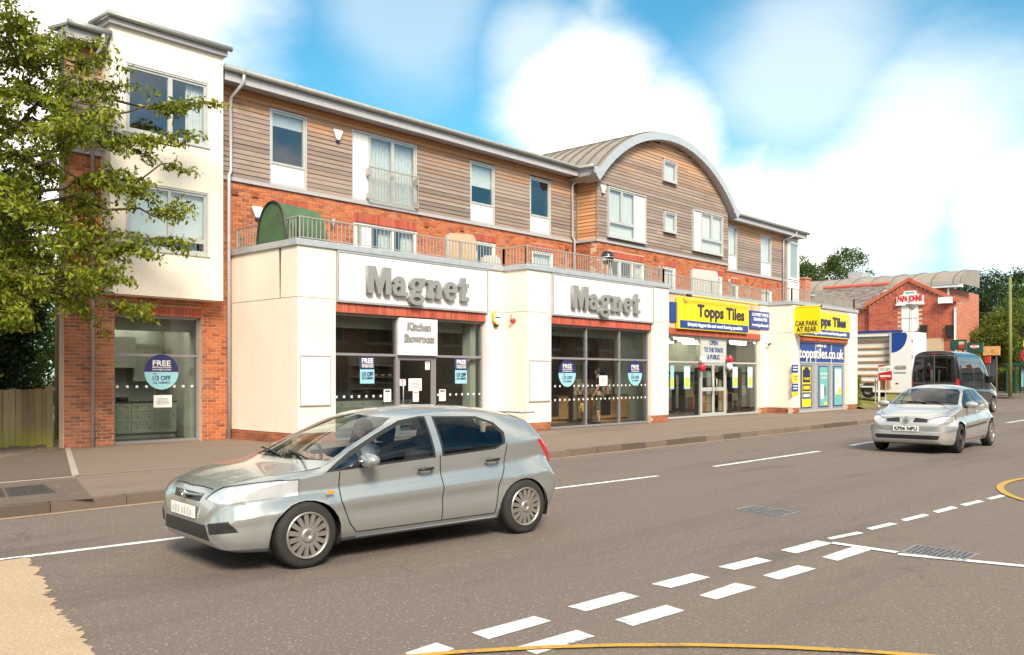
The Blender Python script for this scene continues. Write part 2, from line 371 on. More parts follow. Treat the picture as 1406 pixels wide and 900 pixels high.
# ---------------------------------------------------------------- mesh helpers
class MB:
    def __init__(s): s.v = []; s.f = []; s.mi = []; s.cm = 0
    def add(s, vs, fs):
        o = len(s.v); s.v += [tuple(v) for v in vs]; s.f += [tuple(i + o for i in f) for f in fs]; s.mi += [s.cm] * len(fs); return s
    def box(s, x0, x1, y0, y1, z0, z1):
        return s.add([(x0, y0, z0), (x1, y0, z0), (x1, y1, z0), (x0, y1, z0), (x0, y0, z1), (x1, y0, z1), (x1, y1, z1), (x0, y1, z1)],
                     [(0, 3, 2, 1), (4, 5, 6, 7), (0, 1, 5, 4), (1, 2, 6, 5), (2, 3, 7, 6), (3, 0, 4, 7)])
    def cbox(s, c, d, rot=None):
        m = rot or Matrix.Identity(3); vs = []
        for z in (-1, 1):
            for x, y in ((-1, -1), (1, -1), (1, 1), (-1, 1)):
                vs.append(Vector(c) + m @ Vector((x * d[0] / 2, y * d[1] / 2, z * d[2] / 2)))
        return s.add(vs, [(0, 3, 2, 1), (4, 5, 6, 7), (0, 1, 5, 4), (1, 2, 6, 5), (2, 3, 7, 6), (3, 0, 4, 7)])
    def tube(s, pts, r, n=8, cap=True):
        pts = [Vector(p) for p in pts]; rs = r if isinstance(r, (list, tuple)) else [r] * len(pts)
        rings = []; prev = None
        for i, p in enumerate(pts):
            d = (pts[min(i + 1, len(pts) - 1)] - pts[max(i - 1, 0)]).normalized()
            if prev is None:
                a = d.orthogonal().normalized()
            else:
                a = (prev - d * prev.dot(d))
                a = a.normalized() if a.length > 1e-6 else d.orthogonal().normalized()
            prev = a; b = d.cross(a)
            rings.append([p + (a * math.cos(q * 2 * math.pi / n) + b * math.sin(q * 2 * math.pi / n)) * rs[i] for q in range(n)])
        vs = [v for rg in rings for v in rg]; fs = []
        for i in range(len(pts) - 1):
            for q in range(n):
                fs.append((i * n + q, i * n + (q + 1) % n, (i + 1) * n + (q + 1) % n, (i + 1) * n + q))
        if cap:
            fs.append(tuple(range(n - 1, -1, -1))); fs.append(tuple((len(pts) - 1) * n + q for q in range(n)))
        return s.add(vs, fs)
    def prism(s, poly, f, d0, d1):
        """poly: 2D points; f(a, b, d) -> 3D; a solid between depths d0 and d1"""
        n = len(poly); vs = [f(a, b, d0) for a, b in poly] + [f(a, b, d1) for a, b in poly]
        fs = [tuple(range(n)), tuple(range(2 * n - 1, n - 1, -1))]
        for i in range(n):
            j = (i + 1) % n; fs.append((i, i + n, j + n, j))
        return s.add(vs, fs)
    def lathe(s, prof, c=(0, 0, 0), n=20, axis='z'):
        vs = []; fs = []
        for r, h in prof:
            for q in range(n):
                a = q * 2 * math.pi / n; x, y = r * math.cos(a), r * math.sin(a)
                p = (x, y, h) if axis == 'z' else ((x, h, y) if axis == 'y' else (h, x, y))
                vs.append((p[0] + c[0], p[1] + c[1], p[2] + c[2]))
        for i in range(len(prof) - 1):
            for q in range(n):
                fs.append((i * n + q, i * n + (q + 1) % n, (i + 1) * n + (q + 1) % n, (i + 1) * n + q))
        return s.add(vs, fs)
    def mesh(s, name, mats, smooth=False, fixn=True):
        me = bpy.data.meshes.new(name); me.from_pydata(s.v, [], s.f)
        for m in (mats if isinstance(mats, (list, tuple)) else [mats]): me.materials.append(M(m) if isinstance(m, str) else m)
        if any(s.mi): me.polygons.foreach_set('material_index', s.mi)
        if fixn:
            bm = bmesh.new(); bm.from_mesh(me); bmesh.ops.recalc_face_normals(bm, faces=bm.faces[:]); bm.to_mesh(me); bm.free()
        if smooth: me.polygons.foreach_set('use_smooth', [True] * len(me.polygons))
        me.update(); return me
    def build(s, name, mats, parent=None, smooth=False, bevel=0, fixn=True):
        return link(name, s.mesh(name, mats, smooth, fixn), parent, bevel)
def link(name, me, parent=None, bevel=0):
    o = bpy.data.objects.new(name, me); COL.objects.link(o)
    if parent is not None:
        o.parent = parent
        r = root_off(parent); o.location = -r
    if bevel:
        b = o.modifiers.new('bevel', 'BEVEL'); b.width = bevel; b.segments = 2; b.limit_method = 'ANGLE'
    return o
def root_off(p):
    """where a child's own origin must go so that its mesh, written in world (or the thing's local) coordinates, stays put"""
    if p.get('_local'): return Vector((0, 0, 0))
    if p.parent is None: return Vector(p.location)
    return Vector(p.location) + root_off(p.parent)
def tag(o, label, cat, group=None):
    o['label'] = label; o['category'] = cat
    if group: o['group'] = group
    return o
def thing(name, label, cat, loc=(0, 0, 0), group=None, local=False, rotz=0):
    o = bpy.data.objects.new(name, None); COL.objects.link(o); o.location = loc; o.rotation_euler = (0, 0, rotz)
    o.empty_display_size = .3
    if local: o['_local'] = 1
    return tag(o, label, cat, group)
def structure(o): o['kind'] = 'structure'; return o
def box(name, mat, x0, x1, y0, y1, z0, z1, parent=None, bevel=0):
    return MB().box(x0, x1, y0, y1, z0, z1).build(name, mat, parent, bevel=bevel)

def text_mesh(body, size=1.0, sx=1.0, bold=0.0, depth=.004, align='CENTER', space=1.0):
    """flat lettering as a mesh in the xz plane, facing -y, its baseline centre at the origin"""
    cu = bpy.data.curves.new('lettering', 'FONT'); cu.body = body; cu.size = size; cu.align_x = align
    cu.offset = bold; cu.extrude = depth / 2; cu.space_character = space; cu.resolution_u = 3
    o = bpy.data.objects.new('lettering', cu); COL.objects.link(o)
    dg = bpy.context.evaluated_depsgraph_get(); me = bpy.data.meshes.new_from_object(o.evaluated_get(dg))
    bpy.data.objects.remove(o); bpy.data.curves.remove(cu)
    me.transform(Matrix.Rotation(R(90), 4, 'X') @ Matrix.Diagonal((sx, 1, 1, 1)))
    return me
def lettering(body, mat, cx, y, cz, parent, size, sx=1.0, bold=0.0, depth=.004, align='CENTER', width=None, name='lettering', rotz=0):
    me = text_mesh(body, size, sx, bold, depth, align)
    if width:
        xs = [v.co.x for v in me.vertices]; w = max(xs) - min(xs)
        me.transform(Matrix.Diagonal((width / w, 1, 1, 1)))
        xs = [v.co.x for v in me.vertices]
        if align == 'CENTER': me.transform(Matrix.Translation((-(max(xs) + min(xs)) / 2, 0, 0)))
    me.transform(Matrix.Translation((cx, y, cz)) @ Matrix.Rotation(rotz, 4, 'Z'))
    me.materials.clear(); me.materials.append(M(mat))
    return link(name, me, parent)
# ================================================================ SETTING: ground, road, pavement
PZ = .12                                  # pavement height above the road
def kerb_y(x):
    if x < 31: return 11.2
    s = x - 31
    return 11.2 + (.19 * s * s / 8 if s < 4 else .19 * 2 + .19 * (s - 4))
g = MB(); g.add([(-900, -900, -.06), (1500, -900, -.06), (1500, 1500, -.06), (-900, 1500, -.06)], [(0, 1, 2, 3)])
structure(g.build('ground', 'earth'))
xs = [-80, -40, -20, -10, 0, 10, 20, 28] + [30 + i for i in range(8)] + [40, 45, 50, 60, 80, 110, 160, 240]
def strip(name, mat, xs, f0, f1, z0, z1=None, skirt=None):
    m = MB(); z1 = z0 if z1 is None else z1; vs = []
    for x in xs: vs += [(x, f0(x), z0), (x, f1(x), z1)]
    m.add(vs, [(2 * i, 2 * i + 2, 2 * i + 3, 2 * i + 1) for i in range(len(xs) - 1)])
    return structure(m.build(name, mat, fixn=False))
strip('road', 'asphalt', xs, lambda x: 3.45 if x < 30 else 3.45 + (kerb_y(x) - 11.2), kerb_y, 0)
strip('side_road', 'asphalt_side', xs, lambda x: -12, lambda x: 3.45 if x < 30 else 3.45 + (kerb_y(x) - 11.2), 0)
strip('near_pavement', 'pavement', [-80, -6], lambda x: -30, lambda x: -4.0, PZ)
strip('opposite_forecourt', 'pavement', [-6, 60, 240], lambda x: -40, lambda x: -12, .02)
strip('pavement', 'pavement', [x for x in xs if x < 41] + [41.0], lambda x: kerb_y(x) + .10, lambda x: 40, PZ)
fxs = [41.0, 45, 50, 60, 80, 110, 160, 240]
strip('pavement', 'pavement', fxs, lambda x: kerb_y(x) + .10, lambda x: kerb_y(x) + 2.3, PZ)
m = MB(); vs = []
for x in fxs:
    for d, z in ((2.3, PZ + .004), (2.9, .30), (4.2, .42), (12, .5), (90, .5)): vs.append((x, kerb_y(x) + d, z))
m.add(vs, [(5 * i + j, 5 * i + 5 + j, 5 * i + 6 + j, 5 * i + 1 + j) for i in range(len(fxs) - 1) for j in range(4)])
structure(m.build('grass_verge', 'grass', fixn=False))
# dark older tarmac in front of the fence
m = MB(); m.add([tuple(gnd(-60, 640, PZ + .004)), tuple(gnd(95, 612, PZ + .004)), tuple(gnd(104, 653, PZ + .004)), tuple(gnd(-80, 668, PZ + .004))], [(0, 1, 2, 3)])
structure(m.build('path', 'pavement_dark'))
m = MB(); m.add([tuple(gnd(-80, 672, PZ + .004)), tuple(gnd(104, 657, PZ + .004)), tuple(gnd(128, 685, PZ + .004)), tuple(gnd(-90, 700, PZ + .004))], [(0, 1, 2, 3)])
structure(m.build('path', 'pavement_dark'))

# kerb stones
kerb = thing('kerb', 'row of worn brown kerb stones edging the pavement in front of the shops', 'kerb', (0, 11.2, 0))
kerb['kind'] = 'structure'; del kerb['category']
bm = bmesh.new(); bmesh.ops.create_cube(bm, size=1.0)
bmesh.ops.bevel(bm, geom=[e for e in bm.edges], offset=.022, segments=2, affect='EDGES')
kerb_me = bpy.data.meshes.new('kerb_stone'); bm.to_mesh(kerb_me); bm.free(); kerb_me.materials.append(M('kerb'))
x = -6.0; rest = MB()
while x < 110:
    ln = .915
    y = kerb_y(x); a = math.atan2(kerb_y(x + ln) - y, ln)
    if x < 64:
        o = bpy.data.objects.new('kerb_stone', kerb_me); COL.objects.link(o); o.parent = kerb
        o.scale = (ln - .012, .15, .27); o.location = (x + ln / 2, (y + kerb_y(x + ln)) / 2 + .055 + rnd.uniform(-.006, .006) - 11.2, .0 + rnd.uniform(-.008, .006) - .007)
        o.rotation_euler = (rnd.uniform(-.02, .02), rnd.uniform(-.006, .006), a + rnd.uniform(-.004, .004))
    else:
        rest.cbox((x + ln / 2, (y + kerb_y(x + ln)) / 2 + .055, -.007), (ln - .012, .15, .27), Matrix.Rotation(a, 3, 'Z'))
    x += ln
o = rest.build('far_kerb_stones', 'kerb', kerb); o['kind'] = 'stuff'

# painted markings (each a thin sheet just above the tarmac)
def quad(name, mat, pts, z=.004, label=None):
    m = MB(); m.add([(p.x, p.y, z) for p in pts], [tuple(range(len(pts)))]); o = m.build(name, mat)
    structure(o)
    bmm = bmesh.new(); bmm.from_mesh(o.data)
    if bmm.faces and bmm.faces[:][0].normal.z < 0: bmesh.ops.reverse_faces(bmm, faces=bmm.faces[:]); bmm.to_mesh(o.data)
    bmm.free(); return o
def line_on_ground(name, mat, p0, p1, w, z=.004):
    d = (p1 - p0); d.z = 0; d.normalize(); n = Vector((-d.y, d.x, 0)) * w / 2
    return quad(name, mat, [p0 + n, p1 + n, p1 - n, p0 - n], z)
def Z5(*p): return [gnd(540 + a * .3272, 680 + b * .3272) for a, b in p]
def Z6(*p): return [gnd(960 + a / 3, 600 + b / 3) for a, b in p]
for p in (Z5((50, 665), (180, 622), (258, 648), (120, 690)), Z5((330, 580), (590, 510), (665, 530), (400, 607)), Z5((732, 470), (960, 408), (1032, 428), (810, 490)),
          Z5((1082, 375), (1255, 330), (1330, 347), (1165, 392)), Z6((78, 537), (235, 498), (300, 512), (145, 550)), Z6((335, 468), (485, 428), (550, 440), (400, 482)),
          Z5((518, 640), (770, 568), (845, 595), (600, 670)), Z5((930, 525), (1145, 463), (1222, 487), (1005, 552)), Z6((0, 655), (150, 603), (237, 622), (70, 672)),
          Z6((262, 573), (405, 531), (482, 545), (330, 590)), Z6((505, 497), (640, 452), (715, 465), (570, 512)),
          Z6((525, 418), (650, 392), (678, 398), (545, 425)), Z6((688, 378), (785, 355), (818, 360), (712, 385)), Z6((830, 342), (925, 318), (948, 325), (848, 350)),
          Z6((960, 308), (1040, 287), (1068, 294), (985, 315)), Z6((1073, 280), (1150, 262), (1175, 268), (1098, 286)), Z6((1182, 255), (1240, 240), (1262, 245), (1205, 260))):
    quad('give_way_dash', 'line_white', p)
line_on_ground('road_line', 'line_white', Z6((545, 439))[0], Z6((815, 479))[0], .10, .008)
line_on_ground('road_line', 'line_white', Z6((820, 486))[0], Z6((1500, 551))[0], .10, .008)
for a, b, w in (((-120, 784), (500, 708), .10), ((755, 672), (903, 654), .10), ((980, 641), (1125, 620), .11), ((1168, 612), (1240, 600), .11), ((1382, 581), (1440, 572), .12)):
    line_on_ground('centre_line', 'line_white', gnd(*a), gnd(*b), w)
# pale yellow line by the kerb
m = MB(); vs = []; kx = [-20, 0, 10, 20, 28, 31, 33, 35, 38, 42, 50, 60, 80, 110]
for q in kx: vs += [(q, kerb_y(q) - .19, .004), (q, kerb_y(q) - .105, .004)]
m.add(vs, [(2 * i, 2 * i + 2, 2 * i + 3, 2 * i + 1) for i in range(len(kx) - 1)]); structure(m.build('kerb_line', 'line_cream', fixn=False))
# circles
def circ3(a, b, c):
    ax, ay, bx, by, cx, cy = a.x, a.y, b.x, b.y, c.x, c.y
    d = 2 * (ax * (by - cy) + bx * (cy - ay) + cx * (ay - by))
    x = ((ax * ax + ay * ay) * (by - cy) + (bx * bx + by * by) * (cy - ay) + (cx * cx + cy * cy) * (ay - by)) / d
    y = ((ax * ax + ay * ay) * (cx - bx) + (bx * bx + by * by) * (ax - cx) + (cx * cx + cy * cy) * (bx - ax)) / d
    return Vector((x, y, 0)), math.hypot(ax - x, ay - y)
def ring(name, mat, c, r, w, z, a0=0, a1=2 * math.pi, n=72):
    m = MB(); vs = []
    for i in range(n + 1):
        a = a0 + (a1 - a0) * i / n
        vs += [(c.x + (r - w / 2) * math.cos(a), c.y + (r - w / 2) * math.sin(a), z), (c.x + (r + w / 2) * math.cos(a), c.y + (r + w / 2) * math.sin(a), z)]
    m.add(vs, [(2 * i, 2 * i + 1, 2 * i + 3, 2 * i + 2) for i in range(n)])
    return structure(m.build(name, mat, fixn=False))
c, r = circ3(gnd(640, 897), gnd(867, 888), gnd(1120, 893))
ring('yellow_circle', 'line_yellow', c, r, .062, .012)
c, r = circ3(gnd(1373, 671), gnd(1406, 658), gnd(1406, 688))
ring('yellow_circle', 'line_yellow', c, r, .10, .012)
ring('yellow_circle', 'line_yellow', c, r * .48, .12, .012)
# buff anti-skid patch with a ragged edge
edge = [(28, 766), (44, 770), (40, 777), (56, 781), (50, 789), (64, 797), (58, 803), (70, 811), (64, 817), (77, 826), (72, 832), (84, 838), (80, 845), (92, 848), (96, 856), (106, 862), (112, 872), (122, 884), (134, 902), (150, 925), (170, 960)]
poly = [gnd(a, b) for a, b in edge]
ed = []
for i, p in enumerate(poly[:-1]):
    q = poly[i + 1]
    for k in range(6):
        t_ = k / 6; ed.append(p.lerp(q, t_) + Vector((rnd.uniform(-.03, .03), rnd.uniform(-.012, .012), 0)))
pts = ed + [Vector((-3, 1.0, 0)), Vector((-12, 3, 0)), Vector((-12, 8.6, 0)), gnd(-120, 782) - Vector((0, .12, 0))]
quad('buff_surface', 'buff', pts, .004)
# repaired pavement joints
line_on_ground('pavement_joint', 'line_old', gnd(92, 613, PZ), gnd(104, 654, PZ), .10, PZ + .008)
line_on_ground('pavement_joint', 'line_old', gnd(104, 654, PZ), gnd(330, 636, PZ), .045, PZ + .008)
line_on_ground('pavement_joint', 'line_old', gnd(-60, 669, PZ), gnd(104, 655, PZ), .13, PZ + .008)

# manhole covers: frame + plate with raised studs
def manhole(pts, label, mat, z0=0.0, nx=7, ny=5, fr=.05, parts=True):
    c = sum(pts, Vector()) / 4; t = thing('manhole_cover', label, 'manhole', (c.x, c.y, z0))
    a, b, cc, d = pts
    def P(s, q): return a.lerp(b, s).lerp(d.lerp(cc, s), q)
    m = MB()
    def slab(s0, s1, q0, q1, h0, h1):
        vs = [P(s0, q0), P(s1, q0), P(s1, q1), P(s0, q1)]
        m.add([(v.x, v.y, z0 + h0) for v in vs] + [(v.x, v.y, z0 + h1) for v in vs], [(0, 3, 2, 1), (4, 5, 6, 7), (0, 1, 5, 4), (1, 2, 6, 5), (2, 3, 7, 6), (3, 0, 4, 7)])
    for s0, s1, q0, q1 in ((0, 1, 0, fr), (0, 1, 1 - fr, 1), (0, fr, fr, 1 - fr), (1 - fr, 1, fr, 1 - fr), (.49, .51, fr, 1 - fr)): slab(s0, s1, q0, q1, -.03, .010)
    m.build('frame', mat, t)
    m = MB()
    for h in (0, 1):
        slab(fr + .01 + h * .455, .48 + h * .455, fr + .01, 1 - fr - .01, -.03, .006)
    pl = m.build('plate', 'iron_dark' if mat == 'iron' else mat, t)
    m = MB()
    for i in range(nx * 2):
        for j in range(ny * 2):
            s = fr + .03 + (1 - 2 * fr - .06) * (i + .5) / (nx * 2); q = fr + .03 + (1 - 2 * fr - .06) * (j + .5) / (ny * 2)
            if abs(s - .5) < .03: continue
            slab(s - .018, s + .018, q - .02, q + .02, .006, .011)
    o = m.build('stud_pattern', mat, pl); o['kind'] = 'stuff'
    return t
manhole(Z6((148, 300), (225, 285), (413, 312), (330, 332)), 'worn iron manhole cover out in the main road beyond the dashed lines', 'iron')
manhole(Z6((830, 478), (890, 447), (1155, 485), (1090, 515)), 'iron manhole cover crossed by the thin white line at the junction', 'iron')
pp = [gnd(u, v, PZ) for u, v in ((6, 671), (60, 666), (77, 677), (12, 683))]
manhole(pp, 'brown rectangular inspection cover set in the pavement near the fence', 'iron_dark', PZ)
pp = [gnd(u, v, PZ) for u, v in ((-40, 675), (2, 671), (8, 683), (-40, 688))]
manhole(pp, 'brown inspection cover in the pavement cut off by the picture edge near the fence', 'iron_dark', PZ)

# ================================================================ MAIN BUILDING
YF, YA, YB = 19.4, 18.48, 18.92          # main wall, arched bay, cream oriel
XL, XP, XA0, XA1, XR = 7.31, 11.2, 24.82, 34.25, 43.2
Z_FL0, Z_FL1, Z_SOF = 6.41, 6.50, 8.71
Y1, Y2, Y3, Y4 = 16.6, 15.75, 16.5, 15.4  # the four shop units
XS1, XS2, XS3, XS4 = 17.97, 25.16, 34.0, 40.9
COP0, COP1 = 4.57, 4.72
B = thing('shop_building', 'long brick and timber clad apartment block over shops with arched roof in the middle', 'building', (XL, YF, PZ))

bricks, boards = [], []          # (centre, size, facing) ; board tuples
def cut(a, b, holes):
    iv = [(a, b)]
    for h0, h1 in holes:
        nx = []
        for p, q in iv:
            if h1 <= p or h0 >= q: nx.append((p, q)); continue
            if h0 > p: nx.append((p, h0))
            if h1 < q: nx.append((h1, q))
        iv = nx
    return [(p, q) for p, q in iv if q - p > .015]
def brick_area(a0, a1, z0, z1, face, holes, course=.075, ln=.225, j=.014):
    """stretcher bond on plane; face = ('y', Y) facing -y or ('x', X) facing -x; holes = (a0, a1, z0, z1)"""
    n = int(round((z1 - z0) / course)); ch = (z1 - z0) / n
    for i in range(n):
        za, zb = z0 + i * ch, z0 + (i + 1) * ch
        hs = [(h[0], h[1]) for h in holes if h[2] < zb - .02 and h[3] > za + .02]
        off = (ln / 2 if i % 2 else 0)
        for p, q in cut(a0, a1, hs):
            k = math.floor((p - off) / ln); x = k * ln + off
            while x < q:
                s, e = max(x, p), min(x + ln, q)
                if e - s > .03: bricks.append((face, s + j / 2, e - j / 2, za + j / 2, zb - j / 2))
                x += ln
def soldier(a0, a1, z0, z1, face, j=.010):
    n = max(1, int(round((a1 - a0) / .075))); w = (a1 - a0) / n
    for i in range(n): soldiers.append((face, a0 + i * w + j / 2, a0 + (i + 1) * w - j / 2, z0 + j / 2, z1 - j / 2))
soldiers = []
backing = {}
def back_area(a0, a1, z0, z1, face, holes, mat='mortar', thick=.25, key=None):
    zs = sorted({z0, z1, *[min(max(h[2], z0), z1) for h in holes], *[min(max(h[3], z0), z1) for h in holes]})
    m = backing.setdefault((mat, key), MB())
    for za, zb in zip(zs[:-1], zs[1:]):
        zm = (za + zb) / 2
        for p, q in cut(a0, a1, [(h[0], h[1]) for h in holes if h[2] < zm < h[3]]):
            if face[0] == 'y': m.box(p, q, face[1] + .010, face[1] + .010 + thick, za, zb)
            else: m.box(face[1] + .010, face[1] + .010 + thick, p, q, za, zb)
BH = .125
def board_area(a0, a1, z0, z1, face, holes, shelter, clip=None, joints=.6):
    n = int(round((z1 - z0) / BH)); h = (z1 - z0) / n
    for i in range(n):
        za, zb = z0 + i * h, z0 + (i + 1) * h
        A0, A1 = a0, a1
        if clip:
            c = clip((za + zb) / 2)
            if c is None: continue
            A0, A1 = max(a0, c[0]), min(a1, c[1])
        hs = [(q[0], q[1]) for q in holes if q[2] < zb - .03 and q[3] > za + .03]
        for p, q in cut(A0, A1, hs):
            segs = [p]
            if q - p > 2.6 and rnd.random() < joints: segs.append(rnd.uniform(p + .8, q - .8))
            segs.append(q)
            for s, e in zip(segs[:-1], segs[1:]): boards.append((face, s + .003, e - .003, za, zb - .009, shelter(za) if callable(shelter) else shelter))
            
# ---- windows
def ring_frame(m, x0, x1, z0, z1, y0, y1, w):
    m.box(x0, x1, y0, y1, z1 - w, z1); m.box(x0, x1, y0, y1, z0, z0 + w)
    m.box(x0, x0 + w, y0, y1, z0 + w, z1 - w); m.box(x1 - w, x1, y0, y1, z0 + w, z1 - w)
def window(x0, x1, z0, z1, Y, cells, frame='light_frame', sill=True, label=None, glass='house_glass', proud=0.0, parent=None):
    """cells: (fx0, fx1, fz0, fz1, kind); kind g = glass, b = glass with a drawn blind, h = half blind, c = curtain, p = opaque panel"""
    Y = Y - proud
    m = MB(); ring_frame(m, x0, x1, z0, z1, Y - .015, Y + .11, .045)
    if sill: m.box(x0 - .03, x1 + .03, Y - .06, Y + .02, z0 - .035, z0 - .002)
    ix0, ix1, iz0, iz1 = x0 + .046, x1 - .046, z0 + .046, z1 - .046
    W, H = ix1 - ix0, iz1 - iz0
    for k, (a, b, c, d, kind) in enumerate(cells):
        cx0, cx1, cz0, cz1 = ix0 + a * W, ix0 + b * W, iz0 + c * H, iz0 + d * H
        if kind != 'p': ring_frame(m, cx0 + .001, cx1 - .001, cz0 + .001, cz1 - .001, Y + .012, Y + .075, .05)
        else: ring_frame(m, cx0 + .001, cx1 - .001, cz0 + .001, cz1 - .001, Y + .02, Y + .075, .018)
    w = m.build('window', frame, parent or B)
    if label: w['label'] = label
    for k, (a, b, c, d, kind) in enumerate(cells):
        cx0, cx1, cz0, cz1 = ix0 + a * W, ix0 + b * W, iz0 + c * H, iz0 + d * H
        if kind == 'p':
            box('panel', 'white_panel', cx0 + .016, cx1 - .016, Y + .035, Y + .06, cz0 + .016, cz1 - .016, w); continue
        g0, g1, e0, e1 = cx0 + .048, cx1 - .048, cz0 + .048, cz1 - .048
        box('pane', glass, g0, g1, Y + .040, Y + .052, e0, e1, w)
        if kind == 'b': box('blind', 'blind_white', cx0, cx1, Y + .12, Y + .124, cz0, cz1, w)
        if kind == 'h': box('blind', 'blind_white', cx0, cx1, Y + .12, Y + .124, cz0 + .45 * (cz1 - cz0), cz1, w)
        if kind == 't': box('blind', 'blind_white', cx0, cx1, Y + .12, Y + .124, cz0 + .74 * (cz1 - cz0), cz1, w)
        if kind in 'cl':
            mm = MB(); n = 14; wd = (cx1 - cx0) * (1.0 if kind == 'c' else .5); xx0 = cx1 - wd
            vs = []
            for i in range(n * 2 + 1):
                xx = xx0 + wd * i / (n * 2); yy = Y + .16 + .03 * math.sin(i * 1.7)
                vs += [(xx, yy, cz0), (xx, yy, cz1)]
            mm.add(vs, [(2 * i, 2 * i + 2, 2 * i + 3, 2 * i + 1) for i in range(n * 2)]); mm.build('curtain', 'curtain', w, smooth=True, fixn=False)
    return w
holes_main, holes_arch = [], []
def win_px(u0, u1, v0, v1, Y, cells, left_v=True, uref=None, holes=None, **kw):
    """window from its left/right pixel columns and the head/foot rows read at its left edge (or at uref)"""
    uref = uref or u0
    x0, x1 = ux(u0, Y), ux(u1, Y); z1, z0 = vz(uref, v0, Y), vz(uref, v1, Y)
    h = (x0, x1, z0, z1)
    (holes if holes is not None else holes_main).append(h)
    window(x0, x1, z0, z1, Y, cells, **kw); return h
ZS = Z_FL1 + .01                                   # cladding windows stand on the flashing
def win_c(u0, u1, v0, Y, cells, z0=ZS, holes=None, **kw):
    x0, x1 = ux(u0, Y), ux(u1, Y); z1 = vz(u0, v0, Y); h = (x0, x1, z0, z1)
    (holes if holes is not None else holes_main).append(h); window(x0, x1, z0, z1, Y, cells, sill=False, **kw); return h
win_c(370, 421, 148, YF, [(0, 1, .0, .27, 'p'), (0, 1, .27, 1, 't')])
hj = win_c(483, 572, 177, YF, [(0, .25, 0, 1, 'p'), (.25, .625, 0, 1, 'c'), (.625, 1, 0, 1, 'c')])
win_c(645, 679, 220, YF, [(0, 1, 0, .30, 'p'), (0, 1, .30, 1, 'h')])
win_c(727, 756, 242, YF, [(0, 1, 0, .30, 'p'), (0, 1, .30, 1, 'g')])
win_c(999.5, 1012, 308, YF, [(0, 1, 0, .32, 'p'), (0, 1, .32, 1, 'b')])
win_c(1044, 1059, 322, YF, [(0, 1, 0, .32, 'p'), (0, 1, .32, 1, 'b')])
wa = dict(holes=holes_arch, proud=.10)
win_px(832.5, 884, 256, 325, YA, [(0, .35, .30, 1, 'b'), (.35, .70, .30, 1, 'b'), (0, .70, 0, .30, 'b'), (.70, 1, 0, 1, 'p')], **wa)
win_px(908.5, 926.5, 219, 248, YA, [(0, 1, 0, 1, 'b')], **wa)
win_px(909.5, 926, 290, 318, YA, [(0, 1, 0, 1, 'b')], **wa)
win_px(949, 990, 287, 344, YA, [(0, .26, 0, 1, 'p'), (.26, .63, .33, 1, 'b'), (.63, 1, .33, 1, 'b'), (.26, 1, 0, .33, 'b')], **wa)
# first floor openings behind the railing, each under a soldier course of red brick
TER = 4.60
holes_b, holes_ba = [], []
def door_px(u0, u1, vs, v0, Y, cells, holes):
    x0, x1 = ux(u0, Y), ux(u1, Y); zs, z1 = vz(u0, vs, Y), vz(u0, v0, Y)
    holes.append((x0, x1, TER, z1)); holes.append((x0, x1, z1, zs))
    soldier(x0, x1, z1, zs, ('y', Y))
    window(x0, x1, TER + .02, z1 - .004, Y + .05, cells, sill=False, frame='white_paint')
door_px(372, 424, 271, 284, YF, [(0, .5, 0, 1, 'g'), (.5, 1, 0, 1, 'g')], holes_b)
door_px(486, 573, 291, 304, YF, [(0, .25, 0, 1, 'p'), (.25, .62, 0, 1, 'l'), (.62, 1, 0, 1, 'l')], holes_b)
door_px(652, 681, 320, 330, YF, [(0, 1, 0, 1, 'g')], holes_b)
door_px(731, 760, 334, 343, YF, [(0, 1, 0, 1, 'b')], holes_b)
door_px(834, 885, 344, 353, YA, [(0, .35, 0, 1, 'g'), (.35, .7, 0, 1, 'g'), (.7, 1, 0, 1, 'b')], holes_ba)
door_px(911, 928, 357, 365, YA, [(0, 1, 0, 1, 'h')], holes_ba)
door_px(953, 992, 365, 373, YA, [(0, .6, 0, 1, 'g'), (.6, 1, 0, 1, 'b')], holes_ba)
door_px(1004, 1014, 382, 389, YF, [(0, 1, 0, 1, 'g')], holes_b)
door_px(1046, 1060, 390, 397, YF, [(0, 1, 0, 1, 'b')], holes_b)

# ---- oriel (cream box) and the ground floor shop window below it
XO0, XO1, ZO0, ZO1 = 8.08, 10.71, 3.42, 9.18
ho = []
p, q = at(173, 85, YB), at(286.6, 203, YB)
w1 = (p.x, q.x, q.z, p.z)
p, q = at(173, 247, YB), at(286.6, 352, YB)
w2 = (p.x, q.x, q.z, p.z)
back_area(XO0, XO1, ZO0, ZO1, ('y', YB - .010), [w1, w2], 'render_wall', .14, 'oriel')
m = backing[('render_wall', 'oriel')]
m.box(XO0, XO0 + .14, YB + .14, YF + .2, ZO0, ZO1); m.box(XO1 - .14, XO1, YB + .14, YF + .2, ZO0, ZO1)
m.box(XO0 + .14, XO1 - .14, YB + .14, YF + .2, ZO0, ZO0 + .1); m.box(XO0 + .14, XO1 - .14, YB + .14, YF + .2, ZO1 - .1, ZO1)
window(*w1, YB + .03, [(0, .53, 0, 1, 'g'), (.53, 1, 0, 1, 'l')])
window(*w2, YB + .03, [(0, .53, .20, 1, 'b'), (.53, 1, .20, 1, 'b'), (0, .53, 0, .20, 'g'), (.53, 1, 0, .20, 'g')])
# oriel eaves
m = MB(); m.box(XO0 - .06, XO1 + .06, YB - .10, YF + .3, ZO1 + .002, ZO1 + .15); m.build('fascia', 'fascia_grey', B)
m = MB(); m.box(XO0 - .02, XO1 + .02, YB - .02, YF + 3, ZO1 + .152, ZO1 + .20); m.build('roof_edge', 'gutter_grey', B)
MB().tube([(XO0 - .12, YF + .25, ZO1 + .17), (XO0 - .12, YB - .16, ZO1 + .17), (XO1 + .13, YB - .16, ZO1 + .17)], .062, 10).build('gutter', 'gutter_grey', B, smooth=True)

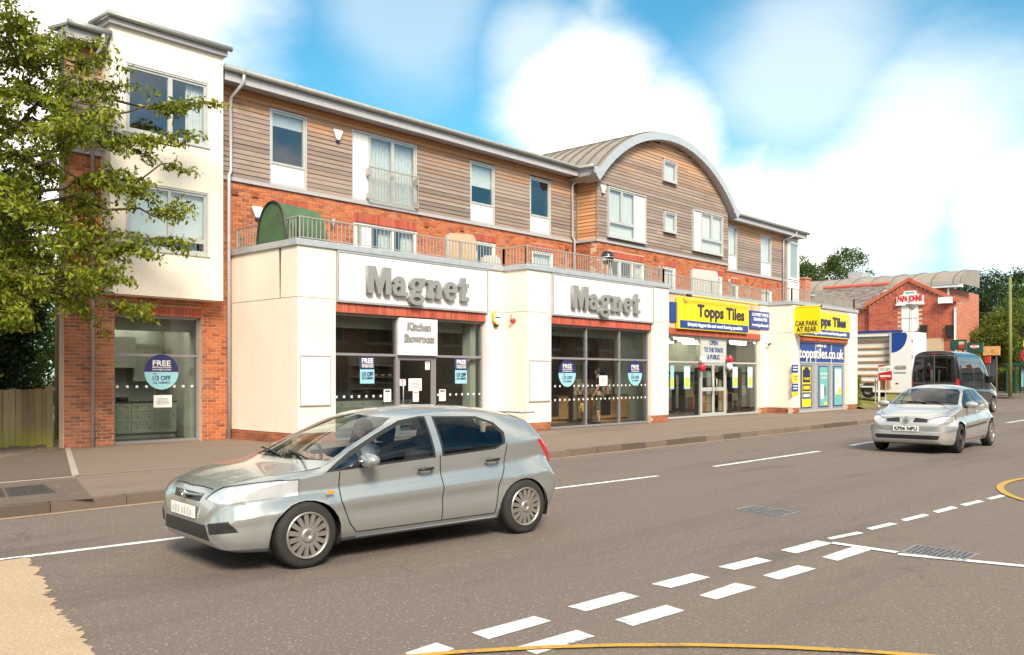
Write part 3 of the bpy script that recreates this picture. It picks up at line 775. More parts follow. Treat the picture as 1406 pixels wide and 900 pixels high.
SW = (8.37, 10.42, PZ, 3.03)               # left shop window opening
hl = [SW, (SW[0], SW[1], 3.03, 3.255)]
brick_area(XL, XP, PZ, 3.42, ('y', YF), hl); back_area(XL, XP, PZ, 3.42, ('y', YF), [SW])
soldier(SW[0], SW[1], 3.03, 3.255, ('y', YF))
side = [(XO0, XO1, 3.42, 9.3)]
brick_area(XL, XP, 3.42, Z_FL0, ('y', YF), side); back_area(XL, XP, 3.42, Z_FL0, ('y', YF), side)
brick_area(XP, XA0, TER, Z_FL0, ('y', YF), holes_b); back_area(XP, XA0, TER - 1.2, Z_FL0, ('y', YF), holes_b)
brick_area(XA0, XA1, TER, Z_FL0, ('y', YA), holes_ba); back_area(XA0, XA1, TER - 1.2, Z_FL0, ('y', YA), holes_ba)
brick_area(YA + .0, YF, TER, Z_FL0, ('x', XA0), []); back_area(YA + .262, YF, TER, Z_FL0, ('x', XA0), [])
brick_area(XA1, 41.95, TER, Z_FL0, ('y', YF), holes_b); back_area(XA1, 41.95, TER - 1.2, Z_FL0, ('y', YF), holes_b)
# flashing between brick and boards
m = MB(); yb = YF - .05
m.box(XL, XO0 - .002, yb, YF + .1, Z_FL0, Z_FL1); m.box(XO1 + .002, XA0 - .06, yb, YF + .1, Z_FL0, Z_FL1)
m.box(XA0 - .058, XA1 + .05, YA - .05, YA + .1, Z_FL0, Z_FL1); m.box(XA0 - .058, XA0 + .1, YA + .102, YF + .1, Z_FL0, Z_FL1)
m.box(XA1 + .052, 41.95, yb, YF + .1, Z_FL0, Z_FL1); m.build('flashing', 'fascia_grey', B)
# cladding
she = lambda top: (lambda z: min(1.25, max(-.25, 1.25 - (top - z) / .62)) if top - z < .95 else -.25)
shl = lambda z: she(Z_SOF)(z)
board_area(XL, XO0, Z_FL1, Z_SOF, ('y', YF), [], shl); board_area(XO1, XA0, Z_FL1, Z_SOF, ('y', YF), holes_main, shl)
board_area(XA1, 41.95, Z_FL1, Z_SOF, ('y', YF), holes_main, shl)
board_area(YA, YF, Z_FL1, Z_SOF, ('x', XA0), [], .95, joints=0)
back_area(XL, XO0, Z_FL1, Z_SOF, ('y', YF), [], 'room_dark'); back_area(XO1, XA0, Z_FL1, Z_SOF, ('y', YF), holes_main, 'room_dark')
back_area(XA1, 41.95, Z_FL1, Z_SOF, ('y', YF), holes_main, 'room_dark'); back_area(YA + .262, YF, Z_FL1, Z_SOF, ('x', XA0), [], 'room_dark')
AXC, AHW, AZ0, AZT = (XA0 + XA1) / 2, (XA1 - XA0) / 2, Z_SOF, 10.72
AR = (AHW ** 2 + (AZT - AZ0) ** 2) / (2 * (AZT - AZ0)); ACZ = AZT - AR
def arch_clip(z, r=AR):
    if z < AZ0: return (XA0, XA1)
    d = r * r - (z - ACZ) ** 2
    if d <= 0: return None
    d = math.sqrt(d); return (AXC - d, AXC + d)
n = int(round((AZT - Z_FL1) / BH))
def sha(z): return -.25 if z < 8.6 else min(.5, (z - 8.6) * .3)
board_area(XA0, XA1, Z_FL1, Z_FL1 + n * BH, ('y', YA), holes_arch, sha, arch_clip)
m = backing[('mortar', None)]
back_area(XA0, XA1, Z_FL1, AZ0, ('y', YA), holes_arch, 'room_dark')
for i in range(17):
    za = AZ0 + i * .12; zb = min(za + .12, AZT)
    if za >= AZT: break
    c = arch_clip(zb - .004)
    if c: back_area(c[0], c[1], za, zb, ('y', YA), holes_arch, 'room_dark')

# place the bricks and boards: the 300 nearest of each singly, the rest joined
def put_bricks():
    camv = Vector((0, 0, CAM_H))
    def centre(b):
        f, s, e, za, zb = b
        return Vector(((s + e) / 2, f[1], (za + zb) / 2)) if f[0] == 'y' else Vector((f[1], (s + e) / 2, (za + zb) / 2))
    bs = sorted(bricks, key=lambda b: (centre(b) - camv).length - (1.5 if b[3] < 3.4 else 0))
    me = {}
    def unit(kind):
        m = MB()
        if kind == 'y': m.add([(-.5, 0, -.5), (.5, 0, -.5), (.5, 0, .5), (-.5, 0, .5), (-.5, .018, -.5), (.5, .018, -.5), (.5, .018, .5), (-.5, .018, .5)], [(0, 1, 2, 3), (0, 4, 5, 1), (1, 5, 6, 2), (2, 6, 7, 3), (3, 7, 4, 0)])
        else: m.add([(0, .5, -.5), (0, -.5, -.5), (0, -.5, .5), (0, .5, .5), (.018, .5, -.5), (.018, -.5, -.5), (.018, -.5, .5), (.018, .5, .5)], [(0, 1, 2, 3), (0, 4, 5, 1), (1, 5, 6, 2), (2, 6, 7, 3), (3, 7, 4, 0)])
        return m.mesh('brick', 'brick_dark', fixn=False)
    wall = backing_objs['wall']
    u = unit('y'); off = root_off(wall)
    for b in bs[:300]:
        f, s, e, za, zb = b
        o = bpy.data.objects.new('brick', u); COL.objects.link(o); o.parent = wall
        o.location = centre(b) - off + Vector((0, rnd.uniform(-.0025, .0025), 0)); o.scale = (e - s, 1, zb - za)
    m = MB(); ms = MB()
    def addb(m, b, jit=.0025):
        f, s, e, za, zb = b; d = f[1] + rnd.uniform(-jit, jit); q = d + .018
        if f[0] == 'y': vs = [(s, d, za), (e, d, za), (e, d, zb), (s, d, zb), (s, q, za), (e, q, za), (e, q, zb), (s, q, zb)]
        else: vs = [(d, e, za), (d, s, za), (d, s, zb), (d, e, zb), (q, e, za), (q, s, za), (q, s, zb), (q, e, zb)]
        m.add(vs, [(0, 1, 2, 3), (0, 4, 5, 1), (1, 5, 6, 2), (2, 6, 7, 3), (3, 7, 4, 0)])
    for b in bs[300:]: addb(m, b)
    o = m.build('brickwork', 'brick', B, fixn=False); o['kind'] = 'stuff'
    for b in soldiers: addb(ms, b)
    o = ms.build('soldier_courses', 'brick_red', B, fixn=False); o['kind'] = 'stuff'
def put_boards():
    camv = Vector((0, 0, CAM_H))
    bs = sorted(boards, key=lambda b: (Vector(((b[1] + b[2]) / 2, b[0][1], b[3])) - camv).length / (b[2] - b[1]) ** .5 if b[0][0] == 'y' else 30)
    rest = MB(); rs = []
    for i, (f, s, e, za, zb, sh) in enumerate(bs):
        d = f[1]; lo, hi = d - .030 + rnd.uniform(-.004, .004), d - .014
        if f[0] == 'y': vs = [(s, lo, za), (e, lo, za), (e, hi, zb), (s, hi, zb), (s, d + .012, za), (e, d + .012, za), (e, d + .012, zb), (s, d + .012, zb)]
        else: vs = [(lo, e, za), (lo, s, za), (hi, s, zb), (hi, e, zb), (d + .012, e, za), (d + .012, s, za), (d + .012, s, zb), (d + .012, e, zb)]
        fs = [(0, 1, 2, 3), (0, 4, 5, 1), (1, 5, 6, 2), (2, 6, 7, 3), (3, 7, 4, 0)]
        shv = sh + rnd.uniform(-.15, .15)
        if i < 300:
            me = MB().add(vs, fs).mesh('board', 'cladding', fixn=False)
            a = me.attributes.new('shelter', 'FLOAT', 'POINT'); a.data.foreach_set('value', [shv] * 8); link('board', me, clad)
        else: rest.add(vs, fs); rs += [shv] * 8
    if rs:
        me = rest.mesh('remaining_boards', 'cladding', fixn=False); a = me.attributes.new('shelter', 'FLOAT', 'POINT'); a.data.foreach_set('value', rs)
        o = link('remaining_boards', me, B); o['kind'] = 'stuff'
backing_objs = {}
backing_objs['wall'] = backing[('mortar', None)].build('wall', 'mortar', B); backing[('room_dark', None)].build('cladding_backing', 'room_dark', B)
backing[('render_wall', 'oriel')].build('oriel', 'render_wall', B)
m = MB()     # corner trims that carry the boards
m.box(XA0 - .045, XA0 + .03, YA - .045, YA - .002, Z_FL1 + .002, Z_SOF); m.box(XA0 - .05, XA0 - .012, YF - .09, YF - .035, Z_FL1 + .002, Z_SOF)
clad = m.build('corner_trim', 'cladding', B)
put_bricks(); put_boards()

# ---- eaves, gutters, roofs
OV = .42
m = MB()
def eave(m, x0, x1, yw):
    m.box(x0, x1, yw - OV, yw + .2, Z_SOF + .002, Z_SOF + .03)            # soffit
    m.box(x0, x1, yw - OV - .03, yw - OV - .002, Z_SOF - .03, Z_SOF + .20)  # fascia
for a_, b_ in ((XL - .05, XO0 - .07), (XO1 + .07, XA0 - .42), (XA1 + .42, XR + .3)):
    m = MB(); eave(m, a_, b_, YF); m.build('eaves', 'fascia_grey', B)
m = MB()
m.box(XA0 - .42, XA0 - .39, YA - .30, YF - OV, Z_SOF - .03, Z_SOF + .20); m.box(XA0 - .388, XA0 - .03, YA - .28, YF - OV - .04, Z_SOF + .002, Z_SOF + .03)
m.build('eaves', 'fascia_grey', B); m = MB()
m.box(XL - .08, XL - .052, YF - OV - .03, YF + .1, Z_SOF - .03, Z_SOF + .22)
m.build('eaves', 'fascia_grey', B)
GZ = Z_SOF + .245; GY = YF - OV - .10
for seg in ([(XL - .12, GY, GZ), (XO0 + .0, GY, GZ)], [(XO1 + .02, GY, GZ), (XA0 - .50, GY, GZ), (XA0 - .50, YA - .26, GZ)], [(XA1 + .3, GY, GZ), (XR + .34, GY, GZ)]):
    MB().tube(seg, .072, 10).build('gutter', 'gutter_grey', B, smooth=True)
def brackets(x0, x1):
    x = x0
    while x < x1: MB().tube([(x, GY, GZ), (x + .035, GY, GZ)], .078, 10).build('gutter_joint', 'gutter_grey', B); x += 1.45
brackets(XO1 + .5, XA0 - .6)
def slope(name, x0, x1, y0, z0, y1, z1, seams=True):
    m = MB(); m.add([(x0, y0, z0), (x1, y0, z0), (x1, y1, z1), (x0, y1, z1), (x0, y0, z0 - .06), (x1, y0, z0 - .06), (x1, y1, z1 - .06), (x0, y1, z1 - .06)],
                    [(0, 1, 2, 3), (7, 6, 5, 4), (0, 4, 5, 1), (1, 5, 6, 2), (2, 6, 7, 3), (3, 7, 4, 0)])
    r = m.build(name, 'zinc_roof', B); x = x0 + .3
    if seams:
        sm = MB()
        while x < x1:
            sm.add([(x - .02, y0, z0), (x + .02, y0, z0), (x + .02, y1, z1), (x - .02, y1, z1), (x - .02, y0, z0 + .05), (x + .02, y0, z0 + .05), (x + .02, y1, z1 + .05), (x - .02, y1, z1 + .05)],
                   [(0, 3, 2, 1), (4, 5, 6, 7), (0, 1, 5, 4), (1, 2, 6, 5), (2, 3, 7, 6), (3, 0, 4, 7)]); x += .6
        o = sm.build('seams', 'zinc_roof', r); o['kind'] = 'stuff'
    return r
RY0 = YF - OV - .06
slope('roof', XL - .1, XO0 - .05, RY0, Z_SOF + .27, YF + .6, Z_SOF + .45)
slope('roof', XO1 + .05, XA0 + 4.6, RY0, Z_SOF + .27, YF + 3.5, Z_SOF + 1.02)
slope('roof', XA1 - 4.4, XR + .3, RY0, Z_SOF + .27, YF + 3.5, Z_SOF + .98)
# barrel roof over the arched bay
def arc_pts(r, a0, a1, n): return [(AXC + r * math.sin(a0 + (a1 - a0) * i / n), ACZ + r * math.cos(a0 + (a1 - a0) * i / n)) for i in range(n + 1)]
AA = math.asin(AHW / AR) + .055
def barrel(name, mat, r0, r1, y0, y1, n=40, a=AA):
    m = MB(); o_, i_ = arc_pts(r1, -a, a, n), arc_pts(r0, -a, a, n); vs = []
    for (xo, zo), (xi, zi) in zip(o_, i_): vs += [(xo, y0, zo), (xi, y0, zi), (xo, y1, zo), (xi, y1, zi)]
    fs = []
    for i in range(n):
        b, c = 4 * i, 4 * i + 4
        fs += [(b, c, c + 1, b + 1), (b + 2, b + 3, c + 3, c + 2), (b, b + 2, c + 2, c), (b + 1, c + 1, c + 3, b + 3)]
    fs += [(0, 1, 3, 2), (4 * n, 4 * n + 2, 4 * n + 3, 4 * n + 1)]
    m.add(vs, fs); return m.build(name, mat, B, smooth=False)
barrel('arched_fascia', 'coping_metal', AR + .02, AR + .30, YA - .34, YA - .30)
barrel('arched_soffit', 'fascia_grey', AR + .012, AR + .05, YA - .298, YA + .3)
rf = barrel('barrel_roof', 'zinc_roof', AR + .06, AR + .31, YA - .299, YA + 8)
for i in range(14):
    y = YA - .15 + i * .58
    m = MB(); o_, i_ = arc_pts(AR + .36, -AA, AA, 40), arc_pts(AR + .30, -AA, AA, 40); vs = []
    for (xo, zo), (xi, zi) in zip(o_, i_): vs += [(xo, y, zo), (xi, y, zi), (xo, y + .035, zo), (xi, y + .035, zi)]
    fs = []
    for k in range(40):
        b, c = 4 * k, 4 * k + 4; fs += [(b, c, c + 1, b + 1), (b + 2, b + 3, c + 3, c + 2), (b, b + 2, c + 2, c)]
    m.add(vs, fs); m.build('seam', 'lead_seam', rf)
m = MB(); e = AXC - AR * math.sin(AA) - .05
m.box(e - .25, e + .30, YA - .342, YA - .296, Z_SOF - .03, Z_SOF + .20); m.build('arch_kneeler', 'coping_metal', B); m = MB(); e2 = AXC + AR * math.sin(AA) + .05; m.box(e2 - .30, e2 + .22, YA - .342, YA - .296, Z_SOF - .03, Z_SOF + .16)
m.build('arch_kneeler', 'coping_metal', B)
# ---- corner bay at the far end: white panels and tall windows
m = MB(); m.box(41.95, XR, YF - .10, YF + .35, 4.2, Z_SOF); cb = m.build('corner_bay', 'light_frame', B)
window(42.05, 43.15, 6.55, 8.45, YF - .17, [(0, 1, 0, 1, 'b')], sill=False, frame='white_paint')
window(42.05, 43.15, 4.75, 6.5, YF - .17, [(0, 1, 0, 1, 'p')], sill=False, frame='white_paint')
# ---- back, side walls, floors so that the block is closed
m = MB(); s0 = Vector((XL, YF + .2, 0)); d = Vector((XL, YF, 0)).normalized() * 7.2
m.add([(XL + .02, YF + .27, PZ), (XL + d.x + .45, YF + d.y, PZ), (XL + d.x + .45, YF + d.y, 9.0), (XL + .02, YF + .27, 9.0),
       (XL + .3, YF + .27, PZ), (XL + d.x + .75, YF + d.y, PZ), (XL + d.x + .75, YF + d.y, 9.0), (XL + .3, YF + .27, 9.0)],
      [(0, 3, 2, 1), (4, 5, 6, 7), (0, 1, 5, 4), (1, 2, 6, 5), (2, 3, 7, 6), (3, 0, 4, 7)]); m.build('side_wall', 'mortar', B)
m = MB(); m.box(10.8, XR, 26.0, 26.25, PZ, 9.4); m.box(XR - .25, XR, YF + .36, 25.99, PZ, 9.4); m.build('rear_wall', 'mortar', B)
m = MB(); fp = [(XL + .32, YF + .28), (XR - .3, YF + .28), (XR - .3, 25.9), (10.75, 25.9)]
for za, zb in ((6.2, 6.4), (3.3, 3.5), (8.75, 8.8)): m.prism(fp, lambda a, b, d: (a, b, d), za, zb)
m.box(XA0 + .3, XA1 - .3, YA + .27, YF + .26, 6.2, 6.4); m.build('floor_slab', 'ceiling_white', B)
m = MB(); m.box(11, XR - .3, 23.0, 23.1, 3.5, 8.75); m.build('room_wall', 'room_pale', B)
# ---- downpipes
def pipe(name, pts, r=.042): return MB().tube(pts, r, 10).build(name, 'gutter_grey' if False else 'fascia_grey', B, smooth=True)
xq = ux(127, YF - .1); pipe('downpipe', [(xq + .05, GY, GZ - .05), (xq + .05, GY, GZ - .28), (xq, YF - .10, GZ - .55), (xq, YF - .10, PZ)])
xq = ux(316, YF - .1); pipe('downpipe', [(xq + .12, GY, GZ - .05), (xq + .12, GY, GZ - .25), (xq + .02, YF - .10, GZ - .55), (xq + .02, YF - .10, 6.62), (xq - .05, YF - .13, 6.50), (xq - .05, YF - .13, PZ)])
xq = ux(786, YF - .1); pipe('downpipe', [(xq + .10, GY, GZ - .05), (xq + .10, GY, GZ - .25), (xq, YF - .10, GZ - .5), (xq, YF - .10, 6.62), (xq + .08, YF - .13, 6.48), (xq + .08, YF - .13, TER)])
xq = ux(1077, YF - .1); pipe('downpipe', [(xq + .5, GY, GZ - .05), (xq + .4, GY, GZ - .25), (xq - .1, YF - .10, GZ - .5), (xq - .1, YF - .10, TER)])
# ---- air bricks
for u, v, Y in ((322, 263, YF), (350, 267, YF), (585, 308, YF), (634, 314, YF), (778, 340, YF), (899, 354, YA), (996, 371, YA), (1026, 384, YF), (1068, 392, YF)):
    p = at(u, v, Y); m = MB(); m.box(p.x - .085, p.x + .085, Y - .03, Y - .004, p.z - .085, p.z + .085)
    for i in range(3): m.box(p.x - .07, p.x + .07, Y - .045, Y - .031, p.z - .07 + i * .05, p.z - .045 + i * .05)
    m.build('air_brick', 'brick_dark', B)
# ---- juliet balcony
x0, x1 = ux(506, YF - .12), ux(574, YF - .12); zt = vz(506, 228, YF - .12)
j = MB(); j.box(x0, x1, YF - .16, YF - .12, zt - .03, zt); j.box(x0, x1, YF - .155, YF - .125, 6.56, 6.59)
j.box(x0, x0 + .04, YF - .155, YF - .0, zt - .25, zt - .05); j.box(x1 - .04, x1, YF - .155, YF - .0, zt - .25, zt - .05); j.box(x0, x0 + .04, YF - .155, YF - .0, 6.6, 6.75); j.box(x1 - .04, x1, YF - .155, YF, 6.6, 6.75)
jb = j.build('juliet_balcony', 'rail_metal', B); n = int((x1 - x0) / .105)
bar = MB().box(-.008, .008, -.008, .008, 0, 1).mesh('baluster', 'rail_metal')
def baluster(x, y, z0, z1, parent):
    o = bpy.data.objects.new('baluster', bar); COL.objects.link(o); o.parent = parent; o.location = Vector((x, y, z0)) - root_off(parent); o.scale = (1, 1, z1 - z0); return o
for i in range(n + 1): baluster(x0 + .01 + (x1 - x0 - .02) * i / n, YF - .14, 6.591, zt - .031, jb)
# ================================================================ PODIUM (shop units)
def panel_wall(a0, a1, z0, z1, face, holes=(), mat='render_wall', name='render_panel', thick=.2):
    m = MB(); zs = sorted({z0, z1, *[min(max(h[2], z0), z1) for h in holes], *[min(max(h[3], z0), z1) for h in holes]})
    for za, zb in zip(zs[:-1], zs[1:]):
        zm = (za + zb) / 2
        for p, q in cut(a0, a1, [(h[0], h[1]) for h in holes if h[2] < zm < h[3]]):
            if face[0] == 'y': m.box(p, q, face[1], face[1] + thick, za, zb)
            else: m.box(face[1], face[1] + thick, p, q, za, zb)
    return m.build(name, mat, B)
JZ = 3.42; PLZ = PZ + .24
def unit(x0, x1, Y, gl):
    """front render panels of one shop unit, split by the shadow joints; gl = glazed opening (x0, x1)"""
    for a, b in ((x0, gl[0] - .004), (gl[1] + .004, x1)):
        if b - a < .05: continue
        panel_wall(a, b, PLZ, JZ - .006, ('y', Y)); panel_wall(a, b, JZ + .006, COP0, ('y', Y))
        m = MB(); m.box(a + .003, b - .003, Y + .02, Y + .22, PZ - .05, PLZ - .006); m.build('plinth', 'mortar', B)
        for i in range(3):
            k = a + .004 + (.11 if i % 2 else 0); zz = PZ + .008 + i * .076
            while k < b - .03:
                e = min(k + .215, b - .004); plinth_bricks.box(k, e, Y + .008, Y + .03, zz, zz + .065); k += .225
plinth_bricks = MB()
G1 = (ux(461, Y1), ux(667, Y1)); G2 = (ux(757, Y2), ux(894.5, Y2)); G3 = (ux(917, Y3), ux(1044, Y3)); G4 = (ux(1098, Y4), ux(1164, Y4))
G3 = (XS2 + .25, G3[1])
unit(XP, XS1 + .0, Y1, G1); unit(XS1, XS2, Y2, G2); unit(XS2 + .2, XS3, Y3, G3); unit(XS3, XS4, Y4, G4)
# returns
def ret(X, y0, y1, split=None):
    sp = [y0, y1] if split is None else [y0, split, y1]
    for a, b in zip(sp[:-1], sp[1:]):
        panel_wall(a + .004, b - .004, PLZ, JZ - .006, ('x', X)); panel_wall(a + .004, b - .004, JZ + .006, COP0, ('x', X))
    m = MB(); m.box(X + .02, X + .22, y0 + .2, y1, PZ - .05, PLZ - .006); m.build('plinth', 'mortar', B)
    for i in range(3):
        k = y0 + .03 + (.11 if i % 2 else 0); zz = PZ + .008 + i * .076
        while k < y1 - .04:
            e = min(k + .215, y1); plinth_bricks.box(X + .008, X + .03, k, e, zz, zz + .065); k += .225
ret(XP, Y1 + .2, YF, 17.28); ret(XS1, Y2 + .2, Y1); ret(XS3, Y4 + .2, Y3)
m = MB(); m.box(XS2 - .2, XS2 - .003, Y2 + .2, Y3, PZ, COP0); m.box(XS4 - .2, XS4 - .003, Y4 + .2, YF + 3, PZ, COP0); m.build('return_wall', 'render_wall', B)
o = plinth_bricks.build('plinth_bricks', 'brick_dark', B); o['kind'] = 'stuff'
# water stains below the coping joint of the return
m = MB()
def stain(x, ya, yb, z0, z1): m.add([(x - .003, ya, z1), (x - .003, yb, z1), (x - .003, (ya + yb) / 2 + .015, z0), (x - .003, (ya + yb) / 2 - .015, z0)], [(0, 1, 2, 3)])
stain(XP, 17.235, 17.325, 3.43, COP0 - .01); m.build('water_stain', 'render_stain', B)
# coping and terrace deck
m = MB(); cw = .32; ov = .05
def cop(x0, x1, y0, y1): m.box(x0, x1, y0, y1, COP0 + .002, COP1)
cop(XP - ov, XS1 - ov - .003, Y1 - ov, Y1 + cw); cop(XP - ov, XP + cw, Y1 + cw + .003, YF - .02)
cop(XS1 - ov, XS2 + ov, Y2 - ov, Y2 + cw); cop(XS1 - ov, XS1 + cw, Y2 + cw + .003, Y1 + cw)
cop(XS2 + ov + .003, XS3 - ov - .003, Y3 - ov, Y3 + cw); cop(XS3 - ov, XS4 + ov, Y4 - ov, Y4 + cw); cop(XS3 - ov, XS3 + cw, Y4 + cw + .003, Y3 + cw); cop(XS2 - .25, XS2 + ov, Y2 + cw + .003, Y3 + cw)
cop(XS4 - cw, XS4 + ov, Y4 + cw + .003, YF)
m.build('coping', 'coping_metal', B, bevel=.012)
m = MB(); m.box(XP + .2, XS1 + .3, Y1 + .2, YF + .0, 4.40, TER - .01); m.box(XS1 + .301, XS2 - .2, Y2 + .2, YA - .0, 4.40, TER - .012); m.box(XS2 - .199, XS3 + .2, Y3 + .2, YA, 4.40, TER - .014); m.box(XS3 + .201, XS4 - .2, Y4 + .2, YF, 4.40, TER - .016)
m.box(XS1 + .301, XA0, YA, YF, 4.40, TER - .012); m.box(XS4 - .2, XR, YF - 1.5, YF, 4.40, TER - .016)
m.build('terrace_deck', 'mid_grey', B)

# ---- railing round the terrace: posts, rails, balusters
RT = 5.26
runs = [((XP + .12, YF - .06), (XP + .12, Y1 + .12)), ((XP + .12, Y1 + .12), (XS1 + .12, Y1 + .12)), ((XS1 + .12, Y1 + .12), (XS1 + .12, Y2 + .12)), ((XS1 + .12, Y2 + .12), (XS2 - .12, Y2 + .12)),
        ((XS2 - .12, Y2 + .12), (XS2 - .12, Y3 + .12)), ((XS2 - .12, Y3 + .12), (XS3 + .12, Y3 + .12)), ((XS3 + .12, Y3 + .12), (XS3 + .12, Y4 + .12)), ((XS3 + .12, Y4 + .12), (XS4 - .12, Y4 + .12)), ((XS4 - .12, Y4 + .12), (XS4 - .12, YF))]
allb = []
for (ax, ay), (bx, by) in runs:
    L = math.hypot(bx - ax, by - ay); d = Vector(((bx - ax) / L, (by - ay) / L, 0)); a = math.atan2(d.y, d.x); rot = Matrix.Rotation(a, 3, 'Z')
    c = Vector(((ax + bx) / 2, (ay + by) / 2, 0))
    m = MB(); m.cbox((c.x, c.y, RT - .02), (L + .038, .04, .025), rot); rl = m.build('railing', 'rail_metal', B)
    m = MB(); m.cbox((c.x, c.y, COP1 + .06), (L - .03, .03, .02), rot); m.build('bottom_rail', 'rail_metal', rl)
    np_ = max(1, int(round(L / 1.55)))
    for i in range(np_ + 1):
        p = Vector((ax, ay, 0)) + d * (L * i / np_)
        MB().cbox((p.x, p.y, (COP1 + RT - .034) / 2), (.045, .045, RT - .034 - COP1), rot).build('post', 'rail_metal', rl)
    nb = int(L / .115)
    for i in range(1, nb):
        p = Vector((ax, ay, 0)) + d * (L * i / nb); allb.append((p.length, p.x, p.y, rl))
allb.sort(key=lambda t: t[0])
for _, x, y, rl in allb[:235]: baluster(x, y, COP1 + .071, RT - .033, rl)
m = MB()
for _, x, y, rl in allb[235:]: m.box(x - .008, x + .008, y - .008, y + .008, COP1 + .071, RT - .033)
o = m.build('far_balusters', 'rail_metal', B); o['kind'] = 'stuff'

# ---- shopfronts
def shopfront(x0, x1, z0, z1, Y, cols, tz, frame, door=None, name='shopfront', skip=()):
    """cols: inner mullion x; tz: transom height; panes behind; skip = (col, row) left to a panel"""
    m = MB(); fw = .06; d0, d1 = Y, Y + .10
    m.box(x0, x1, d0, d1, z1 - fw, z1); m.box(x0, x1, d0, d1, z0, z0 + fw)
    edges = [x0] + list(cols) + [x1]
    for i, x in enumerate(edges):
        a, b = (x, x + fw) if i == 0 else ((x - fw, x) if i == len(edges) - 1 else (x - fw / 2, x + fw / 2))
        m.box(a, b, d0 + .001, d1 - .001, z0 + fw, z1 - fw)
    for i in range(len(edges) - 1):
        a = edges[i] + (fw if i == 0 else fw / 2); b = edges[i + 1] - (fw if i == len(edges) - 2 else fw / 2)
        m.box(a, b, d0 + .002, d1 - .002, tz - fw / 2, tz + fw / 2)
    f = m.build(name, frame, B, bevel=.004)
    for i in range(len(edges) - 1):
        a = edges[i] + (fw if i == 0 else fw / 2); b = edges[i + 1] - (fw if i == len(edges) - 2 else fw / 2)
        for r, (za, zb) in enumerate(((z0 + fw, tz - fw / 2), (tz + fw / 2, z1 - fw))):
            if (i, r) in skip: continue
            box('pane', 'glass', a, b, Y + .045, Y + .057, za, zb, f)
    return f
TZ = 2.16; GZ0, GZ1 = PZ + .01, 3.13
def band(g, Y):
    """red soldier course above a shopfront"""
    n = int(round((g[1] - g[0]) / .08)); w = (g[1] - g[0]) / n; m = MB()
    for i in range(n):
        dd = rnd.uniform(-.003, .003); m.box(g[0] + i * w + .005, g[0] + (i + 1) * w - .005, Y - .006 + dd, Y + .05, 3.135, 3.355)
    o = m.build('soldier_band', 'brick_red', B); o['kind'] = 'stuff'
    m = MB(); m.box(g[0], g[1], Y + .008, Y + .2, 3.131, COP0); m.build('lintel', 'mortar', B)
def Xs(us, Y): return [ux(u, Y) for u in us]
RC = .12
# left unit
shopfront(SW[0], SW[1], SW[2], SW[3], YF + RC, [], vz(157, 487, YF), 'grey_frame')
# unit 1
band(G1, Y1)
c1 = Xs((545, 597.5), Y1 + RC)
sf1 = shopfront(G1[0], G1[1], GZ0, GZ1, Y1 + RC, c1, TZ, 'grey_frame', skip={(1, 0), (1, 1)})
def door(x0, x1, z0, z1, Y, frame, sf, w=.08, mid=None, handle_side=0):
    m = MB(); ring_frame(m, x0, x1, z0, z1, Y, Y + .05, w)
    if mid: m.box(x0 + w, x1 - w, Y + .001, Y + .049, mid - .07, mid + .07)
    d = m.build('door', frame, sf, bevel=.004)
    parts = [(z0 + w, z1 - w)] if not mid else [(z0 + w, mid - .07), (mid + .07, z1 - w)]
    for a, b in parts: box('pane', 'glass', x0 + w, x1 - w, Y + .02, Y + .03, a, b, d)
    hx = x0 + .14 if handle_side == 0 else x1 - .14
    MB().tube([(hx, Y + .0, z0 + .75), (hx, Y - .06, z0 + .75), (hx, Y - .06, z0 + 1.35), (hx, Y, z0 + 1.35)], .016, 8).build('handle', 'alu', d, smooth=True)
    return d
door(c1[0] + .035, c1[1] - .035, GZ0 + .065, TZ - .035, Y1 + RC + .02, 'grey_frame', sf1)
p = at(547, 437, Y1); q = at(598.5, 486, Y1)
KS = tag(box('shop_sign', 'white_panel', c1[0] + .0, c1[1] + .0, Y1 + RC - .09, Y1 + RC - .005, TZ + .01, GZ1 - .03, bevel=.005), 'white Kitchen Showroom panel above the glazed door', 'sign')
kx = (c1[0] + c1[1]) / 2
for s, z in (('Kitchen', 2.80), ('Showroom', 2.50)):
    lettering(s, 'sign_letter', kx + .01, Y1 + RC - .10, z, KS, .28, 1, .012, .022, width=.80 if s == 'Kitchen' else 1.02)
# unit 2
band(G2, Y2)
c2 = Xs((805.5, 851), Y2 + RC)
shopfront(G2[0], G2[1], GZ0, GZ1, Y2 + RC, c2, TZ, 'grey_frame')
# unit 3
band(G3, Y3)
c3 = Xs((963, 997), Y3 + RC)
sf3 = shopfront(G3[0], G3[1], GZ0, GZ1, Y3 + RC, c3, TZ, 'light_frame', skip={(1, 0), (1, 1)})
xm = (c3[0] + c3[1]) / 2
door(c3[0] + .035, xm - .003, GZ0 + .065, TZ - .035, Y3 + RC + .02, 'light_frame', sf3, .07, 1.15, 1); door(xm + .003, c3[1] - .035, GZ0 + .065, TZ - .035, Y3 + RC + .02, 'light_frame', sf3, .07, 1.15, 0)
OS = tag(box('shop_sign', 'frost', c3[0] + .03, c3[1] - .03, Y3 + RC + .02, Y3 + RC + .04, TZ + .03, GZ1 - .06), 'grey panel reading open to the trade and public over double doors', 'sign')
for s, z, w in (('OPEN', 2.83, .62), ('TO THE TRADE', 2.56, 1.42), ('& PUBLIC', 2.29, .95)):
    lettering(s, 'sign_blue', xm, Y3 + RC + .012, z, OS, .24, 1, .006, .006, width=w)
